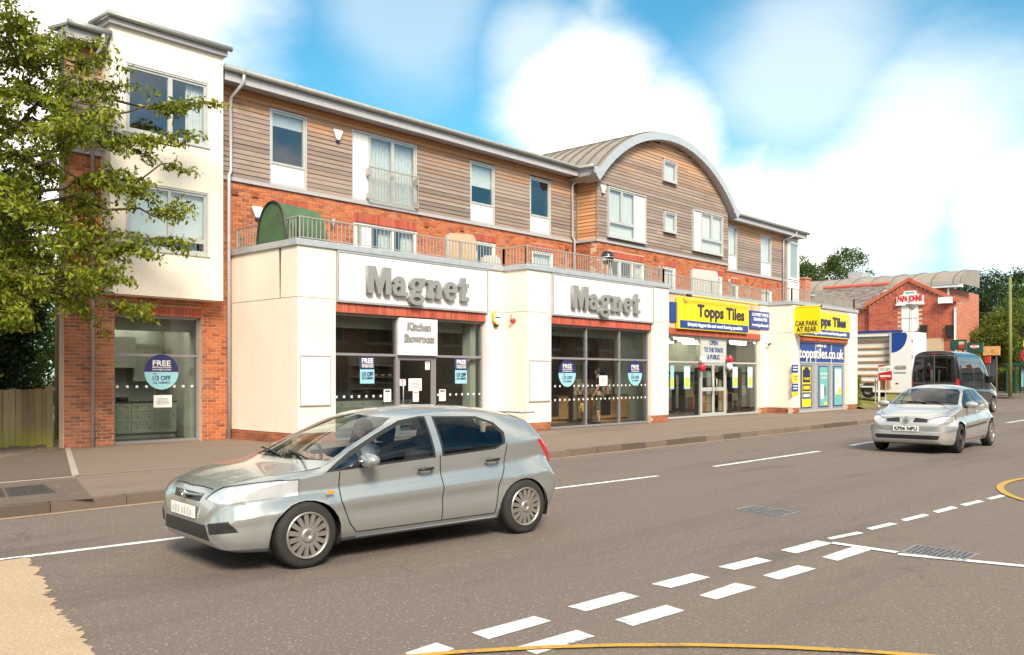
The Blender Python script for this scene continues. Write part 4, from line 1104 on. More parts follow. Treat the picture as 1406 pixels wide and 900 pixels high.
# unit 4: blue fascia glazing and three poster panels
band(G4, Y4)
c4 = Xs((1120.5, 1142), Y4 + RC); tz4 = 2.22
sf4 = shopfront(G4[0], G4[1], GZ0, GZ1, Y4 + RC, c4, tz4, 'light_frame', skip={(i, r) for i in range(3) for r in range(2)})
e4 = [G4[0] + .06] + list(c4) + [G4[1] - .06]
URL = thing('shop_sign', 'blue window panels with white website address over the poster bays', 'sign', ((G4[0] + G4[1]) / 2, Y4 + RC, tz4))
for i in range(3):
    a, b = e4[i] + (.0 if i == 0 else .035), e4[i + 1] - (.0 if i == 2 else .035)
    box('panel', 'sign_blue', a, b, Y4 + RC + .03, Y4 + RC + .06, tz4 + .034, GZ1 - .062, URL)
lettering('toppstiles.co.uk', 'white_paint', (G4[0] + G4[1]) / 2, Y4 + RC - .008, 2.42, URL, .62, 1, .014, .006, width=4.7)
lettering('online at', 'white_paint', (G4[0] + G4[1]) / 2 - .1, Y4 + RC - .008, 2.90, URL, .22, 1, .005, .006, width=1.0)
def poster(name, label, x0, x1, z0, z1, Y, blocks, texts=(), frame=None, cat='poster', group=None, thick=.006):
    """blocks: (fx0, fx1, fz0, fz1, mat) flat print fields; texts: (string, fx, fz, fw, size, mat)"""
    r = thing(name, label, cat, ((x0 + x1) / 2, Y, z0), group); W, H = x1 - x0, z1 - z0
    box('sheet', blocks[0][4], x0, x1, Y, Y + thick, z0, z1, r)
    for k, (a, b, c, d, mt) in enumerate(blocks[1:]):
        box('print', mt, x0 + a * W, x0 + b * W, Y - .002 - .0012 * (k + 1), Y - .0003, z0 + c * H, z0 + d * H, r)
    for s, fx, fz, fw, sz, mt in texts:
        lettering(s, mt, x0 + fx * W, Y - .012, z0 + fz * H, r, sz, 1, sz * .03, .003, width=fw * W)
    return r
lab4 = ('yellow and navy offer poster in the first bay beside the stacked small signs', 'teal brochure poster in the middle bay under the blue web address', 'teal and white bathroom poster in the last bay beside the grass')
for i in range(3):
    a, b = e4[i] + (.0 if i == 0 else .035), e4[i + 1] - (.0 if i == 2 else .035)
    box('bay_panel', 'alu', a, b, Y4 + RC + .03, Y4 + RC + .06, GZ0 + .06, tz4 - .032, sf4)
    mx = (a + b) / 2
    if i == 0: bl = [(0, 1, 0, 1, 'sign_blue'), (.08, .92, .03, .97, 'sign_yellow'), (.14, .86, .60, .90, 'sign_navy'), (.12, .88, .40, .56, 'sign_navy'), (.12, .88, .22, .37, 'sign_blue'), (.3, .7, .88, .96, 'sign_navy')]; tx = [('THE BEST', .5, .66, .6, .14, 'sign_yellow')]; bl += [(.2, .8, .44, .52, 'sign_yellow'), (.2, .8, .26, .33, 'paper')]
    elif i == 1: bl = [(0, 1, 0, 1, 'sign_blue'), (.08, .92, .03, .97, 'teal'), (.2, .5, .2, .55, 'paper'), (.52, .75, .28, .5, 'mid_grey'), (.55, .85, .05, .12, 'sign_yellow')]; tx = [('BROCHURE', .5, .78, .7, .12, 'paper'), ('OUT NOW', .5, .68, .6, .12, 'paper')]
    else: bl = [(0, 1, 0, 1, 'sign_blue'), (.08, .92, .03, .97, 'teal'), (.2, .82, .3, .92, 'paper'), (.3, .5, .55, .75, 'frost'), (.5, .8, .28, .46, 'sign_yellow')]; tx = []
    poster('poster', lab4[i], mx - .52, mx + .52, GZ0 + .17, tz4 - .12, Y4 + RC + .015, bl, tx)

# ================================================================ INTERIORS seen through the glass
m = MB()
for x0, x1, y0 in ((XP + .25, XS1 + .19, Y1 + .3), (XS1 + .2, XS2 - .22, Y2 + .3), (XS2 + .01, 40.6, Y3 + .3)): m.box(x0, x1, y0 - .06, YF + 2.5, PZ - .08, PZ + .012)
m.box(SW[0] - .06, SW[1] + .3, YF + .27, YF + 2.6, PZ - .08, PZ + .012); m.build('shop_floor', 'shop_floor', B)
m = MB()
m.box(XS1 + .19, XS1 + .27, Y1 + .3, YF + 2.4, PZ + .02, 3.27); m.box(XS2 - .2, XS2 - .12, Y3 + .3, YF + 2.4, PZ + .02, 3.27); m.box(XP + .24, XS1 + .15, YF + 2.4, YF + 2.5, PZ + .02, 3.27)
m.box(XS1 + .28, XS2 - .21, YF + .8, YF + .9, PZ + .02, 3.27); m.build('shop_partition', 'room_wall', B)
m = MB(); m.box(XS2 - .1, 40.55, YF + 2.4, YF + 2.5, PZ + .02, 3.27); m.box(40.45, 40.55, Y3 + .3, YF + 2.39, PZ + .02, 3.27)
m.build('shop_partition', 'room_pale', B); m = MB()
m.box(SW[0] - .06, SW[1] + .3, YF + 2.5, YF + 2.6, PZ + .02, 3.17); m.box(SW[0] - .06, SW[0] - .012, YF + .27, YF + 2.49, PZ + .02, 3.17); m.box(SW[1] + .31, SW[1] + .4, YF + .27, YF + 2.6, PZ + .02, 3.17)
m.build('shop_partition', 'room_pale', B)
m = MB()
for x0, x1, y0 in ((XP + .22, XS1 + .19, Y1 + .21), (XS1 + .2, XS2 - .22, Y2 + .21), (XS2 + .01, 40.6, Y3 + .21)): m.box(x0, x1, y0, YF + 2.5, 3.275, 3.35)
m.box(SW[0] - .06, SW[1] + .4, YF + .27, YF + 2.6, 3.18, 3.25); m.build('shop_ceiling', 'ceiling_white', B)
m = MB()       # pale bulkheads behind the top lights
m.box(G1[0] + .06, G1[1] - .06, Y1 + .62, Y1 + .72, 2.82, 3.27); m.box(G2[0] + .06, G2[1] - .06, Y2 + .62, Y2 + .72, 2.84, 3.27); m.box(SW[0] - .005, SW[1] + .3, YF + .55, YF + .65, 2.70, 3.17)
m.box(G1[1] - .30, G1[1] - .1, Y1 + .30, Y1 + .6, PZ + .02, 3.27); m.box(24.80, 24.90, Y2 + .28, Y2 + 1.95, PZ + .02, 3.27); m.box(SW[1] + .02, SW[1] + .28, YF + .6, YF + .9, PZ + .02, 3.17)
m.build('bulkhead', 'room_pale', B)
# strip lights in the tile shop, small spots in the showroom
k = 0
for yy in (17.6, 18.8, 20.0, 21.2):
    for xx in (26.6, 28.9, 31.2, 33.5, 35.8, 38.1):
        t = thing('ceiling_light', 'long lit fluorescent strip under the tile shop ceiling', 'light', (xx, yy, 3.27), 'strip lights in the tile shop')
        box('housing', 'white_paint', xx - .78, xx + .78, yy - .07, yy + .07, 3.20, 3.27, t); MB().tube([(xx - .75, yy, 3.17), (xx + .75, yy, 3.17)], .022, 8).build('lamp_tube', 'tube_light', t)
for (xx, yy, zz) in [(x_, y_, 3.27) for x_ in (12.5, 14.0, 15.5, 16.8) for y_ in (18.0, 20.2)] + [(x_, y_, 3.27) for x_ in (19.2, 20.8, 22.4, 23.9) for y_ in (17.3, 18.9)] + [(x_, y_, 3.175) for x_ in (8.7, 9.4, 10.1) for y_ in (20.3, 21.6)]:
    t = thing('spotlight', 'small lit ceiling spot inside the kitchen showroom', 'light', (xx, yy, zz), 'showroom ceiling spots')
    MB().lathe([(.0, -.02), (.045, -.02), (.06, -.03), (.06, 0)], (xx, yy, zz), 14).build('bezel', 'white_paint', t); MB().lathe([(0, -.024), (.04, -.024)], (xx, yy, zz), 12).build('lamp', 'downlight', t)
# kitchen cabinets
def cabinet_run(name, label, x0, y0, z0, widths, mat, depth=.6, h=.86, drawers=(), top=True, cat='cabinet', oven=None):
    L = sum(widths); t = thing(name, label, cat, (x0 + L / 2, y0 + depth / 2, z0))
    box('carcass', mat, x0, x0 + L, y0 + .02, y0 + depth, z0 + .12, z0 + h, t); box('kickboard', mat, x0, x0 + L, y0 + .07, y0 + .09, z0, z0 + .118, t)
    if top: box('worktop', 'worktop', x0 - .02, x0 + L + .02, y0 - .02, y0 + depth, z0 + h + .002, z0 + h + .04, t, bevel=.006)
    x = x0
    for i, w in enumerate(widths):
        def front(nm, za, zb, knobs):
            m = MB(); m.box(x + .006, x + w - .006, y0 - .004, y0 + .018, za, zb)
            f = m.build(nm, mat, t, bevel=.004)
            m = MB(); e = .055; ring_frame(m, x + .006, x + w - .006, za, zb, y0 - .012, y0 - .0045, e); m.build('moulding', mat, f)
            for kx_ in knobs: MB().lathe([(0, -.035), (.014, -.032), (.016, -.02), (.006, -.012), (.006, -.004)], (x + kx_ * w, y0 - .012, (za + zb) / 2 if nm == 'drawer' else zb - .12), 10, 'y').build('knob', 'black', f, smooth=True)
        if oven == i:
            m = MB(); m.box(x + .01, x + w - .01, y0 - .02, y0 + .018, z0 + .25, z0 + h - .02); f = m.build('oven_door', 'black_gloss', t); MB().tube([(x + .06, y0 - .05, z0 + h - .16), (x + w - .06, y0 - .05, z0 + h - .16)], .012).build('handle', 'chrome', f)
        elif i in drawers:
            zz = [z0 + .13, z0 + .13 + (h - .13) * .36, z0 + .13 + (h - .13) * .72, z0 + h]
            for a, b in zip(zz[:-1], zz[1:]): front('drawer', a + .005, b - .005, (.25, .75))
        else:
            front('door', z0 + .13, z0 + h - .20, (.85,)); front('drawer', z0 + h - .19, z0 + h - .006, (.5,))
        x += w
    return t
cabinet_run('kitchen_cabinet', 'sage green drawer units with dark worktop behind the corner shop window', 8.38, YF + 1.55, PZ + .012, [.56, .5, .58, .56], 'cabinet_sage', drawers=(1, 2))
t = thing('wall_cabinet', 'pale sage wall cupboards above the worktop behind the corner window', 'cabinet', (9.2, YF + 2.3, 1.5))
for i, (a, b) in enumerate(((8.38, 8.85), (9.75, 10.5))):
    box('carcass', 'cabinet_sage', a, b, YF + 2.12, YF + 2.49, 1.5, 2.45, t); m = MB(); ring_frame(m, a + .02, b - .02, 1.52, 2.43, YF + 2.105, YF + 2.118, .07); m.build('door', 'cabinet_sage', t)
box('cooker_hood', 'room_pale', 8.86, 9.74, YF + 1.95, YF + 2.49, 1.85, 2.6, t)
box('splashback', 'frost', 8.38, 10.5, YF + 2.46, YF + 2.495, 1.0, 1.49, t)
t = thing('kitchen_display', 'dark kettle and pans standing on the sage cabinet worktop', 'kitchenware', (9.2, YF + 1.9, PZ + .914))
MB().lathe([(.0, .22), (.04, .21), (.09, .16), (.11, .06), (.10, 0), (0, 0)], (8.55, YF + 1.8, PZ + .914), 16).build('kettle', 'black', t, smooth=True)
MB().lathe([(0, .0), (.14, 0), (.15, .10), (.14, .10), (.13, .02), (0, .02)], (9.35, YF + 1.85, PZ + .914), 18).build('pan', 'black', t, smooth=True)
MB().tube([(9.0, YF + 2.0, PZ + .914), (9.0, YF + 2.0, PZ + 1.2), (9.0, YF + 1.85, PZ + 1.28), (9.0, YF + 1.8, PZ + 1.2)], .015).build('tap', 'chrome', t, smooth=True)
cabinet_run('kitchen_cabinet', 'oak kitchen units with built-in oven beside the standing man', 22.75, 17.12, PZ + .012, [.45, .55, .6, .42], 'cabinet_oak', oven=1)
cabinet_run('kitchen_cabinet', 'low oak kitchen units behind the small child', 20.7, 17.75, PZ + .012, [.5, .6, .5], 'cabinet_oak', oven=1)
t = thing('tiled_splashback', 'brown and cream checked tile splashback over the oak units', 'splashback', (23.7, 17.75, 1.05))
box('board', 'room_wall', 22.6, 24.78, 17.76, 17.80, .2, 2.3, t)
tm = {c_: MB().box(-.06, .06, -.006, 0, -.06, .06).mesh('tile', c_) for c_ in ('slat_tan', 'tan_screen', 'brick_dark', 'frost')}
for i in range(16):
    for j_ in range(4):
        o = bpy.data.objects.new('tile', tm[rnd.choice(list(tm))]); COL.objects.link(o); o.parent = t; o.location = Vector((22.68 + i * .13, 17.758, 1.10 + j_ * .13)) - Vector(t.location)
t = thing('cooker_hood', 'black chimney cooker hood above the oak oven unit', 'cooker hood', (23.5, 17.6, 1.6)); MB().add([(23.15, 17.25, 1.62), (23.85, 17.25, 1.62), (23.85, 17.74, 1.62), (23.15, 17.74, 1.62), (23.38, 17.5, 1.95), (23.62, 17.5, 1.95), (23.62, 17.74, 1.95), (23.38, 17.74, 1.95)], [(0, 3, 2, 1), (4, 5, 6, 7), (0, 1, 5, 4), (1, 2, 6, 5), (2, 3, 7, 6), (3, 0, 4, 7)]).build('canopy', 'black', t); box('flue', 'black', 23.38, 23.62, 17.5, 17.74, 1.952, 3.2, t)
cabinet_run('kitchen_cabinet', 'cream kitchen island with dark worktop inside the first showroom', 13.6, 18.7, PZ + .012, [.7, .7, .7, .7], 'room_pale')
t = thing('wall_shelf', 'floating shelves with white crockery at the back of the first showroom', 'shelf', (16.6, 20.6, 1.2))
for z in (1.25, 1.6, 1.95): box('shelf', 'room_pale', 15.9, 17.4, 20.5, 20.8, z, z + .04, t)
box('backboard', 'room_wall', 15.8, 17.5, 20.82, 20.86, .6, 2.3, t)
for i in range(5): MB().lathe([(0, 0), (.05, 0), (.09, .06), (.085, .06), (.045, .01), (0, .01)], (16.1 + i * .27, 20.62, 1.64), 12).build('bowl', 'white_paint', t, smooth=True)
# tile shop displays
def tile_stand(label, x, y, w, h, mats, group, nx, nz, name='tile_display'):
    t = thing(name, label, 'display stand', (x, y, PZ + .012), group)
    m = MB(); z0 = PZ + .012; ring_frame(m, x - w / 2, x + w / 2, z0, z0 + h, y, y + .25, .05); m.box(x - w / 2 + .05, x + w / 2 - .05, y + .2, y + .24, z0 + .05, z0 + h - .05); m.build('frame', 'black', t)
    cw_, ch_ = (w - .14) / nx, (h - .16) / nz
    mm = {c_: MB().box(-cw_ / 2 + .01, cw_ / 2 - .01, -.02, .0, -ch_ / 2 + .01, ch_ / 2 - .01).mesh('tile', c_) for c_ in mats}
    for i in range(nx):
        for k_ in range(nz):
            o = bpy.data.objects.new('tile', mm[rnd.choice(mats)]); COL.objects.link(o); o.parent = t
            o.location = Vector((x - w / 2 + .07 + cw_ * (i + .5), y + .17, z0 + .08 + ch_ * (k_ + .5))) - Vector(t.location)
    return t
tile_stand('narrow stand of small grey and white tile samples at the tile shop window edge', 25.75, 17.2, .55, 1.75, ['frost', 'dark_grey', 'mid_grey', 'paper'], None, 3, 9)
tile_stand('tall black stand with rows of tile samples beside the double doors', 26.75, 17.5, 1.15, 1.85, ['dark_grey', 'black', 'frost', 'mid_grey'], None, 4, 6)
tile_stand('stand of brown and tan tile boards right of the double doors', 31.0, 17.6, 1.2, 1.85, ['slat_tan', 'tan_screen', 'dark_grey', 'paper', 'brick_dark'], None, 3, 5)
tile_stand('wide rack of brown and white tiles behind the end of the tile shop window', 34.6, 18.4, 1.6, 1.9, ['tan_screen', 'paper', 'slat_tan', 'dark_grey'], None, 4, 5)
tile_stand('low black rack of beige slabs near the end of the tile shop window', 32.6, 17.7, 1.2, 1.5, ['tan_screen', 'slat_tan', 'black'], None, 2, 3)
for i, yy in enumerate((19.4, 20.4, 21.2)):
    for k_, xx in enumerate((26.4, 28.6, 30.8, 33.0, 35.2, 37.4)):
        tile_stand('rack of mixed tiles deep inside the tile shop', xx, yy, 1.5, 1.7, ['tan_screen', 'paper', 'mid_grey', 'slat_tan', 'brick_dark'], 'racks deep in the tile shop', 3, 3)
# ================================================================ SIGNS AND FIXTURES ON THE BUILDING
def contour_glyph(prims, cuts=(), res=.016, x1=1.2, z0=-.42, z1=1.1):
    """union of simple fields (boxes, rings) -> closed outlines by marching squares"""
    nx, nz = int((x1 + .2) / res), int((z1 - z0) / res)
    X = -.10371 + np.arange(nx + 1) * res; Zg = z0 + .00413 + np.arange(nz + 1) * res
    gx, gz = np.meshgrid(X, Zg, indexing='ij'); f = np.full(gx.shape, -1.0)
    def bx(a, b, c, d): return np.minimum(np.minimum(gx - a, b - gx), np.minimum(gz - c, d - gz))
    def el(cx, cz, rx, rz): return (1 - np.sqrt(((gx - cx) / rx) ** 2 + ((gz - cz) / rz) ** 2)) * min(rx, rz)
    for p in prims:
        if p[0] == 'b': q = bx(*p[1:5])
        else:
            q = np.minimum(el(p[1], p[2], p[3], p[4]), -el(p[1], p[2], p[5], p[6]))
            if len(p) > 7: q = np.minimum(q, bx(*p[7]))
        f = np.maximum(f, q)
    for p in cuts: f = np.minimum(f, -bx(*p))
    f = np.where(np.abs(f) < 1e-6, 1e-6, f); segs = {}
    def ip(i, j, k, l):
        a, b = f[i, j], f[k, l]; t = a / (a - b); return (round(float(gx[i, j] + (gx[k, l] - gx[i, j]) * t), 5), round(float(gz[i, j] + (gz[k, l] - gz[i, j]) * t), 5))
    for i in range(nx):
        for j in range(nz):
            c = [f[i, j] > 0, f[i + 1, j] > 0, f[i + 1, j + 1] > 0, f[i, j + 1] > 0]
            if all(c) or not any(c): continue
            E = [((i, j), (i + 1, j)), ((i + 1, j), (i + 1, j + 1)), ((i + 1, j + 1), (i, j + 1)), ((i, j + 1), (i, j))]
            ins = []; outs = []
            for e in range(4):
                a, b = c[e], c[(e + 1) % 4]
                if a != b: (outs if a else ins).append(ip(*E[e][0], *E[e][1]))
            for a, b in zip(outs, ins): segs[a] = b
    loops = []
    while segs:
        a, b = segs.popitem(); lp = [a]
        while b in segs: lp.append(b); b = segs.pop(b)
        if len(lp) > 8: loops.append(lp)
    return loops
GLY = {
 'M': (1.15, [[(0, 0), (0, 1), (.38, 1), (.575, .45), (.77, 1), (1.15, 1), (1.15, 0), (.86, 0), (.86, .58), (.65, 0), (.50, 0), (.29, .58), (.29, 0)]], None),
 'a': (.82, [('r', .32, .235, .32, .25, .12, .10), ('b', .41, .67, .0, .50), ('r', .355, .42, .315, .31, .09, .12, (-.05, .8, .46, .8)), ('b', .60, .80, 0, .15)], ()),
 'g': (.86, [('r', .37, .48, .35, .26, .12, .12), ('b', .55, .84, .60, .75), ('r', .38, -.08, .40, .23, .20, .085), ('b', .10, .32, .06, .26)], ()),
 'n': (.88, [('b', .07, .33, 0, .72), ('b', 0, .40, 0, .15), ('b', 0, .2, .57, .72), ('r', .51, .42, .29, .31, .06, .12, (.1, .9, .42, .8)), ('b', .54, .80, 0, .44), ('b', .48, .86, 0, .15)], ()),
 'e': (.80, [('r', .39, .36, .39, .375, .135, .215), ('b', .1, .70, .30, .43)], ((.40, .9, .17, .295),)),
 't': (.62, [('b', .14, .40, .1, .95), ('b', 0, .58, .55, .72), ('b', .14, .60, 0, .18), ('b', .24, .40, .0, .2)], ()),
}
def glyph_mesh(ch, depth):
    w, pr, cuts = GLY[ch]
    loops = pr if cuts is None else contour_glyph(pr, cuts)
    cu = bpy.data.curves.new('letter', 'CURVE'); cu.dimensions = '2D'; cu.fill_mode = 'BOTH'; cu.extrude = depth / 2
    for lp in loops:
        if cuts is not None: lp = lp[::2]
        sp = cu.splines.new('POLY'); sp.points.add(len(lp) - 1); sp.use_cyclic_u = True
        for p, (x, z) in zip(sp.points, lp): p.co = (x, z, 0, 1)
    o = bpy.data.objects.new('letter', cu); COL.objects.link(o); dg = bpy.context.evaluated_depsgraph_get()
    me = bpy.data.meshes.new_from_object(o.evaluated_get(dg)); bpy.data.objects.remove(o); bpy.data.curves.remove(cu)
    me.transform(Matrix.Rotation(R(90), 4, 'X')); me.materials.clear(); me.materials.append(M('sign_letter')); return me, w
def magnet_sign(u0, u1, uL0, uL1, vt, Y, label):
    x0, x1 = ux(u0, Y), ux(u1, Y); z0, z1 = 3.36, COP0 - .01
    s = thing('shop_sign', label, 'sign', ((x0 + x1) / 2, Y, z0))
    box('panel', 'white_panel', x0 + .05, x1 - .05, Y - .05, Y - .002, z0 + .05, z1 - .05, s)
    m = MB(); ring_frame(m, x0, x1, z0, z1, Y - .065, Y - .002, .045); m.build('frame', 'alu', s)
    X0, X1 = ux(uL0, Y - .1), ux(uL1, Y - .1); zb = vz(uL0, vt[1], Y - .1); zt = vz(uL0, vt[0], Y - .1)
    tot = sum(GLY[c][0] for c in 'Magnet') + .07 * 5; sx = (X1 - X0) / tot; sz = zt - zb; x = X0
    for c in 'Magnet':
        me, w = glyph_mesh(c, .09)
        me.transform(Matrix.Translation((x, Y - .14, zb)) @ Matrix.Diagonal((sx, 1, sz, 1))); o = link('letter', me, s); x += (w + .07) * sx
    return s
magnet_sign(461.5, 668.5, 502.5, 642, (365, 402.5), Y1, 'white fascia sign with raised grey letters above the Kitchen Showroom door')
magnet_sign(757, 896, 784.5, 877, (392, 423), Y2, 'white fascia sign with raised grey letters above the standing man and child')

# offer stickers
def disc(m, cx, y, cz, r, a0, a1, n=28, th=.004):
    pts = [(cx + r * math.cos(a0 + (a1 - a0) * i / n), cz + r * math.sin(a0 + (a1 - a0) * i / n)) for i in range(n + 1)]
    m.prism(pts, lambda a, b, d: (a, d, b), y, y + th)
def sticker(u, v, Y, r, label):
    c = at(u, v, Y); s = thing('window_sticker', label, 'sticker', (c.x, Y, c.z))
    m = MB(); disc(m, c.x, Y, c.z, r, 0, math.pi); m.build('upper_half', 'poster_navy', s)
    m = MB(); disc(m, c.x, Y, c.z, r, math.pi, 2 * math.pi); m.build('lower_half', 'poster_sky', s)
    for t_, dz, w, sz, mt in (('FREE', .36, 1.05, .42, 'paper'), ('INSTALLATION', .22, 1.1, .13, 'paper'), ('WITH PROJECT KITCHENS', .09, 1.1, .10, 'paper'), ('PLUS', -.14, .2, .09, 'poster_navy'), ('1/3 OFF', -.47, 1.05, .36, 'poster_navy'), ('ALL CABINETS', -.66, 1.0, .15, 'poster_navy')):
        lettering(t_, mt, c.x + (0 if t_ != 'PLUS' else -.4 * r), Y - .004, c.z + dz * r, s, sz * r, 1, .02 * sz * r, .003, width=w * r)
    return s
sticker(222, 511, YF + RC - .012, .405, 'round navy and pale blue FREE installation sticker on the corner shop window')
sticker(779, 512.5, Y2 + RC - .012, .40, 'round FREE installation sticker on the pane in front of the child')
sticker(872, 512.5, Y2 + RC - .012, .40, 'round FREE installation sticker on the pane in front of the oak oven units')
def free_poster(u0, u1, v0, v1, Y, label):
    x0, x1 = ux(u0, Y), ux(u1, Y); z1, z0 = vz(u0, v0, Y), vz(u0, v1, Y)
    poster('poster', label, x0, x1, z0, z1, Y, [(0, 1, 0, 1, 'poster_sky'), (0, 1, .53, 1, 'poster_navy')],
           [('FREE', .5, .77, .8, .16, 'paper'), ('INSTALLATION', .5, .67, .8, .06, 'paper'), ('WITH PROJECT KITCHENS', .5, .60, .8, .05, 'paper'), ('1/3 OFF', .5, .27, .8, .15, 'poster_navy'), ('ALL CABINETS', .5, .17, .8, .06, 'poster_navy')])
free_poster(494.5, 514, 490, 527, Y1 + RC - .012, 'blue FREE installation poster on the glass left of the Kitchen Showroom door')
free_poster(625, 641, 492, 527, Y1 + RC - .012, 'blue FREE installation poster on the glass right of the Kitchen Showroom door')
def note(u0, u1, v0, v1, Y, label, lines=4, dark=None):
    x0, x1 = ux(u0, Y), ux(u1, Y); z1, z0 = vz(u0, v0, Y), vz(u0, v1, Y)
    bl = [(0, 1, 0, 1, 'paper')]
    if dark: bl.append((.15, .85, .80, .92, dark))
    r = poster('notice', label, x0, x1, z0, z1, Y, bl, cat='notice')
    m = MB(); H = z1 - z0
    for i in range(lines):
        zz = z0 + H * (.70 - i * .55 / max(1, lines)); w = rnd.uniform(.28, .40) * (x1 - x0); m.box((x0 + x1) / 2 - w, (x0 + x1) / 2 + w, Y - .005, Y - .003, zz, zz + H * .035)
    o = m.build('text_lines', 'text_grey', r); o['kind'] = 'stuff'; return r
note(211, 236, 543, 560, YF + RC - .012, 'white printed notice below the round sticker on the corner window', 5)
note(823, 834, 516, 530, Y2 + RC - .012, 'white printed notice on the pane before the standing man', 5)
note(561, 579, 520, 537, Y1 + RC - .0, 'white printed notice in the middle of the glazed door', 5)
note(527, 537, 535, 552, Y1 + RC - .012, 'small opening hours card on the glass left of the door', 4, 'black')
note(603, 612, 535, 551, Y1 + RC - .012, 'small opening hours card on the glass right of the door', 4, 'black')
note(567, 575, 537, 552, Y1 + RC - .0, 'small leaflet below the notice on the glazed door', 3, 'slat_tan')
note(584, 590, 497, 508, Y1 + RC - .0, 'small red and white warning sticker high on the glazed door', 2, 'sign_red')
note(549, 557, 521, 530, Y1 + RC - .0, 'small pink edged notice beside the door handle', 2, 'sign_red')
# safety dots on the glass
def dots(x0, x1, Y, z, label):
    t = thing('glazing_dots', label, 'safety markings', ((x0 + x1) / 2, Y, z)); n = int((x1 - x0) / .22)
    m = MB()
    for i in range(n): m.box(x0 + .1 + i * .22, x0 + .16 + i * .22, Y, Y + .002, z, z + .055)
    o = m.build('dots', 'paper', t); o['kind'] = 'stuff'
dots(G1[0], c1[0], Y1 + RC + .03, 1.13, 'row of small white squares across the glass left of the Kitchen Showroom door')
dots(c1[1], G1[1], Y1 + RC + .03, 1.13, 'row of small white squares across the glass right of the Kitchen Showroom door')
dots(G2[0], G2[1], Y2 + RC + .03, 1.33, 'upper row of small white squares on the glass before the standing man')
dots(G2[0], G2[1], Y2 + RC + .03, .93, 'lower row of small white squares on the glass before the standing man')
dots(SW[0], SW[1], YF + RC + .03, 1.38, 'row of small white squares across the corner shop window')
# blank white notice boards
for (u0, u1, v0, v1, Y, lb) in ((411, 453.5, 487.5, 558, Y1, 'blank white framed board on the cream wall left of the first showroom'), (725.5, 755, 494.5, 552, Y2, 'blank white framed board on the cream wall left of the second showroom')):
    x0, x1 = ux(u0, Y), ux(u1, Y); z1, z0 = vz(u0, v0, Y), vz(u0, v1, Y)
    t = thing('notice_board', lb, 'notice board', ((x0 + x1) / 2, Y, z0)); box('sheet', 'white_panel', x0 + .03, x1 - .03, Y - .025, Y - .002, z0 + .03, z1 - .03, t)
    m = MB(); ring_frame(m, x0, x1, z0, z1, Y - .04, Y - .002, .028); m.build('frame', 'light_frame', t)
# alarms
def hexalarm(p, label):
    t = thing('alarm_box', label, 'alarm box', tuple(p)); pts = [(.17 * math.cos(R(60 * i + 30)), .20 * math.sin(R(60 * i + 30))) for i in range(6)]
    f = lambda a, b, d: (p.x + a, p.y + d, p.z + b)
    MB().prism(pts, f, -.09, -.002).build('case', 'alarm_yellow', t, bevel=.01); MB().prism([(a * .85 + .02, b * .85) for a, b in pts], f, -.10, -.0905).build('cover', 'white_panel', t)
    box('strip', 'alarm_blue', p.x - .10, p.x + .13, p.y - .103, p.y - .1005, p.z - .005, p.z + .03, t); box('lamp', 'black', p.x - .07, p.x + .07, p.y - .075, p.y - .01, p.z - .25, p.z - .19, t)
hexalarm(at(679.5, 437, Y1), 'hexagonal white and yellow alarm box on the pier beside the first showroom')
def deltaalarm(u, v, Y, label):
    p = at(u, v, Y - .03); p.y = Y - .032; t = thing('alarm_box', label, 'alarm box', tuple(p)); f = lambda a, b, d: (p.x + a, p.y + d, p.z + b)
    pts = [(-.155, .13), (-.13, .16), (.13, .16), (.155, .13), (.05, -.12), (-.05, -.12)]
    MB().prism(pts, f, -.07, 0).build('case', 'white_panel', t, bevel=.015); MB().prism([(-.05, -.121), (.05, -.121), (.035, -.17), (-.035, -.17)], f, -.06, 0).build('lens', 'alarm_blue', t)
deltaalarm(352, 293, YF + .02, 'white triangular alarm box on the brick wall near the green tent')
deltaalarm(463, 187, YF, 'white triangular alarm box on the boards beside the Juliet balcony')
deltaalarm(827, 261, YA, 'white triangular alarm box high on the arched timber gable')
p = at(706, 441, 15.9); p = atX(706, 441, XS1)
t = thing('wall_bracket', 'small red bracket fixed to the cream wall between the showrooms', 'bracket', tuple(p)); MB().lathe([(0, -.14), (.05, -.13), (.07, -.02), (.05, 0)], tuple(p), 12, 'x').build('base', 'sign_red', t, smooth=True); MB().tube([(p.x - .12, p.y, p.z), (p.x - .14, p.y, p.z + .14), (p.x - .10, p.y, p.z + .17)], .014).build('arm', 'sign_red', t)
p = at(1051.5, 471, Y3); t = thing('wall_camera', 'small white security camera on the cream pier beside the tile shop', 'camera', tuple(p)); box('mount', 'white_paint', p.x - .05, p.x + .05, p.y - .10, p.y - .002, p.z, p.z + .09, t); MB().tube([(p.x + .10, p.y - .16, p.z - .04), (p.x - .10, p.y - .16, p.z - .09)], .045, 10).build('body', 'dark_grey', t)
m = MB().tube([atX(1053, 478, XS3 - .02) + Vector((0, 0, 0)), (XS3 - .02, Y4 + .25, 2.72)], .012)
